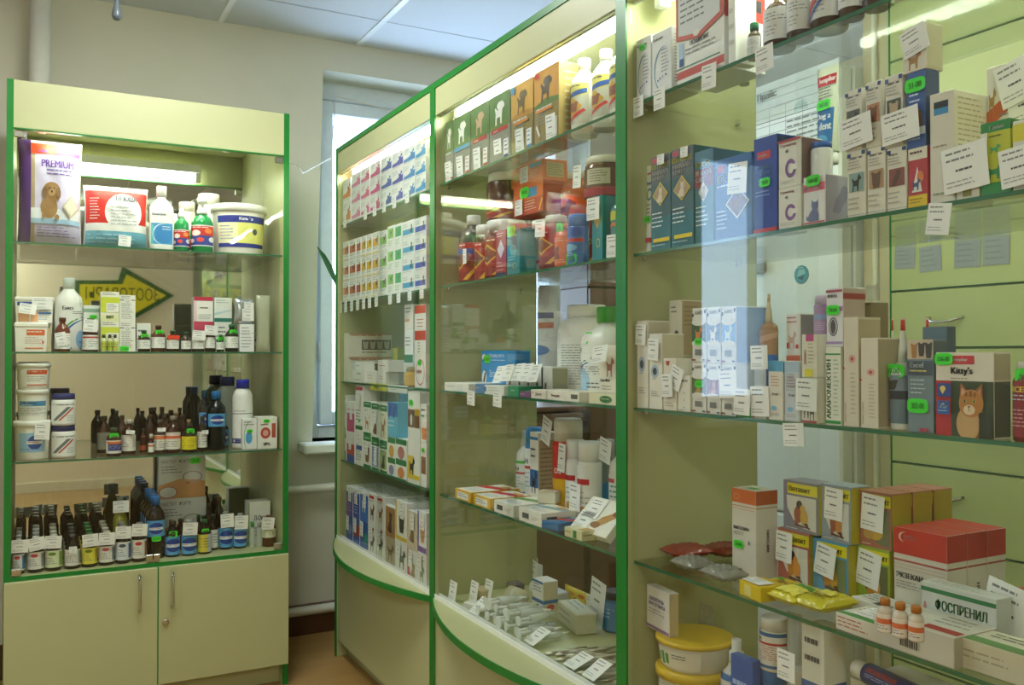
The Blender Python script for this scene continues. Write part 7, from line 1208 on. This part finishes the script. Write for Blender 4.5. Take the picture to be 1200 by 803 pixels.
lying(1132, 762, .08, .03, .025, 0, '#c4c6cc', 'pale flat carton with violet line before the silver-white one', T=[('r', .02, .1, .98, .2, '#7a5a8a'), ('l', .1, .3, .9, .9, 3, '#7a7a84'), ('r', .55, .2, .58, .9, '#9a9aa0')])
lying(1168, 796, .12, .10, .04, 0, '#d2cbb4', 'cream and green flat carton at the camera end of the shelf', T=[('r', .02, .02, .98, .35, '#5a8a4a'), ('l', .2, .5, .9, .85, 2, '#4a5a34')], F=[('l', .1, .3, .8, .7, 2, '#a8a48e')])
for i, (x0, x1, yt, yb) in enumerate(((1024, 1039, 702, 742), (1040, 1057, 705, 748), (1058, 1076, 708, 752))):
    zz = B4[1]+.0425; X = onZ((x0+x1)/2, yb, zz)[0]; q = at(('B', zz, X), x0, x1, yt, .0); bottle(q, 'vial', '#c9bfae', '#a86a24', 'glass vial with copper cap, %s of three on the barcode carton' % ['window end', 'middle', 'camera end'][i], lv=(.05, .56), lcol='#d8cfc2', F=[('r', 0, .45, 1, .75, '#c8683c'), ('l', .1, .1, .9, .38, 2, LT)], name='vial', cat='vial', key='cu', group='three copper-capped vials')
q = on(B4[1], 1176, 1206, 693, 765); bottle(q, 'jar', '#b8b4b0', '#a83028', 'grey and red tub with large tilted price tag', lv=(.05, .75), lcol='#c4c0bc', F=[('r', 0, .5, 1, .95, '#b43028'), ('l', .1, .1, .9, .4, 3, LT)], name='plastic_tub', cat='tub', tg=[(.45, 1.1, .07, .085, 12)])
# foil and clear packets by the post
for i, (x, y, w, l, a, c, lb, m_) in enumerate(((800, 655, .075, .09, 0, '#8a2a1c', 'red netted packet lying by the green post', mat('#96301e', .25, .0, .5, scale=140)), (850, 655, .08, .08, 5, '#7a2418', 'dark red packet lying behind the foil', mat('#7a2a1a', .25, .0, .5, scale=140)), (848, 684, .075, .06, 0, '#9a9a94', 'clear crinkled foil packet at the shelf edge', film('crinkled_foil', '#a8a8a0', .6, .08)), (812, 672, .075, .06, 0, '#888880', 'second clear crinkled packet beside the tall white carton', film('crinkled_foil', '#a8a8a0', .6, .08)))):
    X, Y = onZ(x, y, B4[1]); X = max(X, FB+.026+l*.5+w*.25*abs(math.sin(math.radians(a)))); q = Pl(); q.c = (X, min(Y, BY[2]-.03-w/2)); q.n = (0, 0); q.rot = math.radians(a)-math.pi/2; q.w = w; q.h = l; q.z = B4[1]+.009; q.S = T4; q.top = q.z
    pillow(q, .022, c, lb, name='packet', cat='packet', film_=m_, flat=True, crinkle=.12, group='packets lying by the post')
q = at(T4, 815, 880, 513, .27); pillow(q, .02, '#d8d8c8', 'clear plastic sheet hanging behind the packets', name='plastic_sheet', cat='plastic sheet', film_=film('clear_sheet', '#d4d4bc', .14, .1))
# ledge of the camera-end cabinet
q0 = at(T5, 752, 808, 786, .0); bottle(q0, 'tub', '#d8d2c0', '#d8b62c', 'lower cream tub with yellow lid on the ledge', lv=(.1, .72), ang=60, lcol='#dcd6c6', F=[('p', [(.1, .3), (.4, .9), (.3, .9), (.1, .6)], '#c8502c'), ('r', .1, .5, .25, .9, '#4a8a34'), ('l', .4, .3, .9, .9, 4, LT)], name='plastic_tub', cat='tub', group='cream tubs with yellow lids')
q1 = at(T5, 752, 808, 751, .0, base=q0); bottle(q1, 'tub', '#dad4c4', '#d8b62c', 'upper cream tub with yellow lid and green stripes', lv=(.1, .72), ang=60, lcol='#dcd6c6', F=[('r', .3, .2, .36, .7, '#5a9a44'), ('r', .39, .1, .45, .8, '#5a9a44'), ('r', .48, .2, .54, .75, '#5a9a44'), ('l', .6, .5, .9, .8, 2, LT)], name='plastic_tub', cat='tub', group='cream tubs with yellow lids')
q = at(T5, 752, 787, 690, .02, base=q1); box(q, .022, '#d9d4cc', 'white carton with violet title standing tilted on the yellow-lidded tub', F=[('t', 'ШАМПУНЬ', .12, .68, .09, '#5a5a9a', 0, .76), ('t', 'ФИТОЭЛИТА', .1, .56, .09, '#5a5a9a', 0, .8), ('l', .1, .36, .9, .5, 2, '#8a8a90'), ('r', 0, .03, 1, .1, '#8a6a9a')], R=[('r', .02, .02, .98, .98, '#c8b894')], rz=-6)
def cbot(x0, x1, yt, s, kind, col, cap, lb, F, lc='#d8d4ca', lv=(.05, .72), **k): return bottle(at(T5, x0, x1, yt, s), kind, col, cap, lb, F=F, lcol=lc, lv=lv, ang=85, glossy=.3, **k)
cbot(836, 862, 752, .06, 'spray', '#d8d6ce', '#dad8d0', 'white bottle with blue ring and black title on the ledge', [('r', 0, .86, 1, .95, '#3a6aa8'), ('t', 'ДЕНАЛ', .1, .6, .16, '#3a3a30', 0, .8), ('l', .1, .3, .9, .5, 2, '#b85a44')], group='bottles on the ledge')
ct = at(T5, 882, 907, 786, .05); bottle(ct, 'jar', '#3a6ca8', '#3a6ca8', 'blue jar on the ledge under the printed can', lcol=None, name='plastic_jar', cat='jar')
q = at(T5, 883, 908, 725, .05, base=ct); bottle(q, 'aero', '#dcd6ca', '#dcd8ce', 'white printed can with blue and red bands standing on the blue jar', lv=(.03, .74), F=[('r', 0, .9, 1, 1, '#3a6aa0'), ('t', 'ДЕЛЬФА', .1, .76, .1, '#2a4a2c', 0, .8), ('r', 0, .68, 1, .74, '#b83a34'), ('l', .08, .25, .92, .64, 7, '#b86a54'), ('r', 0, .06, 1, .14, '#3a6a9a')], lcol='#dcd6ca', ang=100)
q = at(T5, 856, 882, 771, .03); box(q, .06, '#3a5aa8', 'blue carton with green foot on the ledge', F=[('r', 0, 0, 1, .3, '#4aa03c'), ('l', .1, .5, .9, .8, 2, '#a8bce0')], T=[('l', .1, .1, .9, .9, 3, '#9ab0dc')])
q = at(T5, 912, 938, 786, .02); bottle(q, 'round', '#d8d4c8', '#dad6cc', 'white jar with dark title at the picture foot', lcol='#d8d4c8', F=[('t', 'moxin', .1, .6, .2, '#3a3a34', 0, .8)], name='plastic_jar', cat='jar', tg=[(.4, 1.15, .04, .05, 0)])
q = at(T5, 939, 966, 735, .02); box(q, .05, '#dcd8cc', 'white carton with blue stripe and brown disc on the ledge', F=[('r', 0, .6, 1, .7, '#3a62a4'), ('c', .5, .36, .22, .14, '#8a6a44'), ('c', .5, .36, .13, .08, '#a8844c'), ('l', .15, .76, .85, .95, 2, LT), ('r', 0, .1, 1, .13, '#3a62a4')], R=[('r', 0, .6, 1, .7, '#34588f'), ('r', .2, .2, .8, .5, '#8a8a80')])
q = at(T5, 810, 826, 725, .10); pillow(q, .03, '#8aa8a0', 'hanging clear pack with blue and orange print behind the tubs', F=[('r', .1, .1, .5, .6, '#7fb4d4'), ('r', .4, .4, .9, .8, '#d8843c'), ('r', .5, .1, .9, .4, '#4a8a4c')], name='blister_pack', cat='pack', film_=film('blister', '#c8c8b4', .4))
q = at(T5, 912, 936, 727, .05); pillow(q, .02, '#c4c4b8', 'clear bag behind the white jar on the ledge', name='plastic_bag', film_=film('clear_bag2', '#c8c8bc', .45))
# toothpaste-like roll lying at the picture foot
p0 = onX(1006, 768, FB+.06); p1 = onX(1085, 815, FB+.06)
t = empty('rolled_tube', (FB+.06, p0[0], B_L+.1)); 
bpy.data.objects.remove(t)
zt = onX(1008, 782, FB+.10)
q = at(T5, 996, 1090, 812, .06, base=B_L); box(q, .12, '#cfcabc', 'pale carton under the navy tube on the ledge', F=[('l', .1, .2, .9, .8, 4, LT)])
a0 = onZ(1018, 790, q.top+.018); a1 = onZ(1092, 826, q.top+.018); a0 = (max(a0[0], FB+.06), a0[1]); a1 = (max(a1[0], FB+.05), a1[1])
dx, dy = a1[0]-a0[0], a1[1]-a0[1]; L_ = math.hypot(dx, dy); t = empty('squeeze_tube', (a0[0], a0[1], q.top+.0185), math.atan2(dy, dx)); tag(t, 'navy tube with red lettering lying across the ledge', 'tube')
MB().lathe([(.017, 0), (.0175, L_*.9), (.0175, L_)], mat('#27346e', .3), 20, 0, 0, 0, 'x').build('tube', t)
MB().lathe([(.013, -.028), (.014, -.026), (.014, 0)], mat('#d8d4c8', .4), 18, 0, 0, 0, 'x').build('cap', t)
m = MB(); emit(m, [('t', 'ВОЛОКОЛ', .1, .45, .3, '#b8402c', 0, .7), ('l', .1, .1, .9, .35, 2, '#a8b4dc')], lambda u, v, L: (u*L_*.9, -.0179*math.cos((v-.1)*1.5)-E0*L, .0179*math.sin((v-.1)*1.5)+E0*L), L_*.9, .03); m.build('label', t)
# ------------------------------------------------------------------ staff side, seen through the glass
fx = 2.15; fy1 = onX(874, 300, fx)[0]+.2; fy0 = onX(985, 300, fx)[0]; fz = onX(930, 92, fx)[1]
t = empty('refrigerator', (fx, (fy0+fy1)/2, 0), -math.pi/2); tag(t, 'tall white refrigerator behind the camera-end cabinet', 'refrigerator')
w = (fy1-fy0)/2
MB().box(-w, w, .06, .6, .03, fz, mat('#eef0f0', .3), .006).build('body', t)
for z0, z1 in ((.08, .70), (.706, fz-.004)):
    d = MB().box(-w, w, .0, .055, z0, z1, mat('#f0f2f2', .25), .008).build('door', t)
hx = (fy0+fy1)/2-onX(892, 305, fx)[0]; hz = onX(892, 305, fx)[1]; m = MB(); m.box(hx-.035, hx+.03, -.03, .0, hz-.045, hz+.045, mat('#8f8f80', .5), .006); m.box(hx-.042, hx-.035, -.024, .0, hz-.035, hz+.035, mat('#c4c8c8', .4), .002); m.build('handle', t)
for sx in (-1, 1): MB().lathe([(.02, 0), (.02, .03)], mat('#3a3a3a', .5), 12, sx*(w-.05), .1).build('foot', t)
Y_, Z_ = onX(939.5, 322, fx); s = empty('round_sticker', (fx-.0012, Y_, Z_), -math.pi/2); bpy.data.objects.remove(s)
m = MB(); m.lathe([(.030, 0), (.030, -.001)], mat('#4a9aa4', .4), 24, 0, 0, 0, 'y'); emit(m, [('p', [(.2, .4), (.8, .55), (.7, .8), (.3, .75)], '#8fc4c8'), ('p', [(.2, .35), (.7, .45), (.6, .2)], '#2a5a74'), ('l', .25, .8, .75, .9, 1, '#e4f0f0')], lambda u, v, L: ((u-.5)*.06, -.0012-E0*L, (v-.5)*.06), .06, .06)
tag(m.build('round_sticker', None, (fx-.0006, Y_, Z_), (0, 0, -math.pi/2)), 'round teal sticker on the refrigerator door', 'sticker')
def paper(x0, x1, y0, y1, P, prims, label, name='paper_sheet', cat='sheet', col='#e9ebee', group=None, roll=0):
    Ya, za = onX(x0, y0, P); Yb, zb = onX(x1, y1, P); w, h = abs(Ya-Yb), za-zb; m = MB(); m.box(-w/2, w/2, -.0006, 0, -h, 0, mat(col, .7)); emit(m, prims, lambda u, v, L: ((u-.5)*w, -.0006-E0*L, -h+v*h), w, h)
    return tag(m.build(name, None, (P-.0005, (Ya+Yb)/2, za), (0, math.radians(roll), -math.pi/2)), label, cat, group)
paper(884, 984, 104, 178, fx, [('r', .02, .55+.0, .98, .56, '#5a5c64')]+[('r', .02, .1*k, .98, .1*k+.008, '#9a9ca4') for k in range(1, 10)]+[('r', .2*k, .03, .2*k+.006, .7, '#9a9ca4') for k in range(1, 5)]+[('t', 'Прайс', .05, .80, .1, '#4a4c54', 0, .3), ('l', .42, .2, .95, .5, 5, '#8a8c94')], 'printed price list sheet taped high on the refrigerator door', col='#e2e6ee')
# corner upright and lime drawer cabinet
cx = 2.2; yc0 = onX(1043, 300, cx)[0]; yc1 = onX(986, 300, 2.3)[0]
struct('column_1', MB().box(2.24, RX, yc0+.012, fy0-.01, 0, CZ, mat('#cfc4a4', .7)))
m = MB(); m.box(2.225, 2.24, yc0+.07, yc0+.085, 0, 2.3, mat('#e6e2d2', .5), .003); struct('trim_2', m, 'pale upright strip beside the lime drawers')
ye = yc0-.9
t = empty('drawer_cabinet', (cx, (yc0+ye)/2, 0), -math.pi/2); tag(t, 'tall lime drawer cabinet with dark green edges behind the glass', 'drawer cabinet')
w = (yc0-ye)/2
MB().box(-w, w, .02, .5, 0, 2.25, LIME, .002).build('body', t)
MB().box(-w-.002, -w+.004, .0, .02, 0, 2.25, GREEN).build('green_edging', t)
zs = [onX(1047, y, cx)[1] for y in (72, 277, 342, 408, 541, 628)]
zs = [2.24]+zs+[.34, .06]
for k, (za, zb) in enumerate(zip(zs, zs[1:])):
    d = MB().box(-w+.004, w-.004, .0, .018, zb+.003, za-.003, LIME, .001).build('drawer', t); MB().box(-w+.004, w-.004, -.0006, .006, zb+.0005, zb+.0035, mat('#1f5c2c', .5)).build('green_edging', d)
    yy = {3: 374, 5: 582}.get(k)
    if yy:
        Yh, zh = onX(1109, yy, cx); hx = (yc0+ye)/2-Yh
        MB().tube([(hx-.05, .0, zh+.004), (hx-.05, -.012, zh+.002), (hx-.03, -.022, zh-.006), (hx, -.026, zh-.009), (hx+.03, -.022, zh-.006), (hx+.05, -.012, zh+.002), (hx+.05, 0, zh+.004)], .0045, CHROME, 8).build('handle', d)
NT = [(1049, 1073, 266, 288), (1049, 1073, 291.5, 314), (1077, 1103, 260, 282), (1077, 1103, 290, 317), (1119, 1150, 250, 278), (1119, 1150, 283, 312), (1152, 1184, 245, 273), (1152, 1184, 278, 309)]
for i, (x0, x1, y0, y1) in enumerate(NT):
    paper(x0, x1, y0, y1, cx-.001, [('l', .1, .1, .9, .9, 4, '#8a8c8c')], 'grey paper note on the lime drawers, %s of the %s pair' % (['upper', 'lower'][i % 2], ORD[i//2]), 'paper_note', 'note', '#9c9fa0', 'grey paper notes', (-1, 2, 0, -2, 1, 2, -1, 1)[i])
# brown wooden furniture by the window wall, seen through the middle cabinet
WOOD = bumpy('brown_wood', '#6b4526', '#54341b', 5, .05, .45)
def wood(label, x0, x1, z1, y0, y1, nd, cat, name):
    t = empty(name, ((x0+x1)/2, y0, 0)); tag(t, label, cat); w = (x1-x0)/2
    MB().box(-w, w, .02, y1-y0, 0, z1, WOOD, .003).build('body', t); MB().box(-w-.01, w+.01, .0, y1-y0, z1, z1+.022, WOOD, .003).build('top', t)
    for k in range(nd):
        a = -w+2*w*k/nd+.003; b = -w+2*w*(k+1)/nd-.003
        d = MB().box(a, b, 0, .02, .06, z1-.01, WOOD, .002).build('door', t); MB().lathe([(.006, 0), (.014, -.014), (.012, -.022)], CHROME, 14, b-.05 if k % 2 == 0 else a+.05, 0, z1*.6, 'y').build('knob', d)
wx0 = onY(625, 500, 3.3)[0]; wx1 = onY(688, 500, 3.3)[0]
wood('low dark wooden chest under the window behind the middle cabinet', wx0, wx1-.015, .97, 3.3, 3.70, 1, 'chest', 'wooden_chest')
wood('taller brown wooden cabinet standing next to the low chest', wx1+.015, wx1+.75, 1.52, 3.3, 3.77, 2, 'wooden cabinet', 'wooden_cabinet')
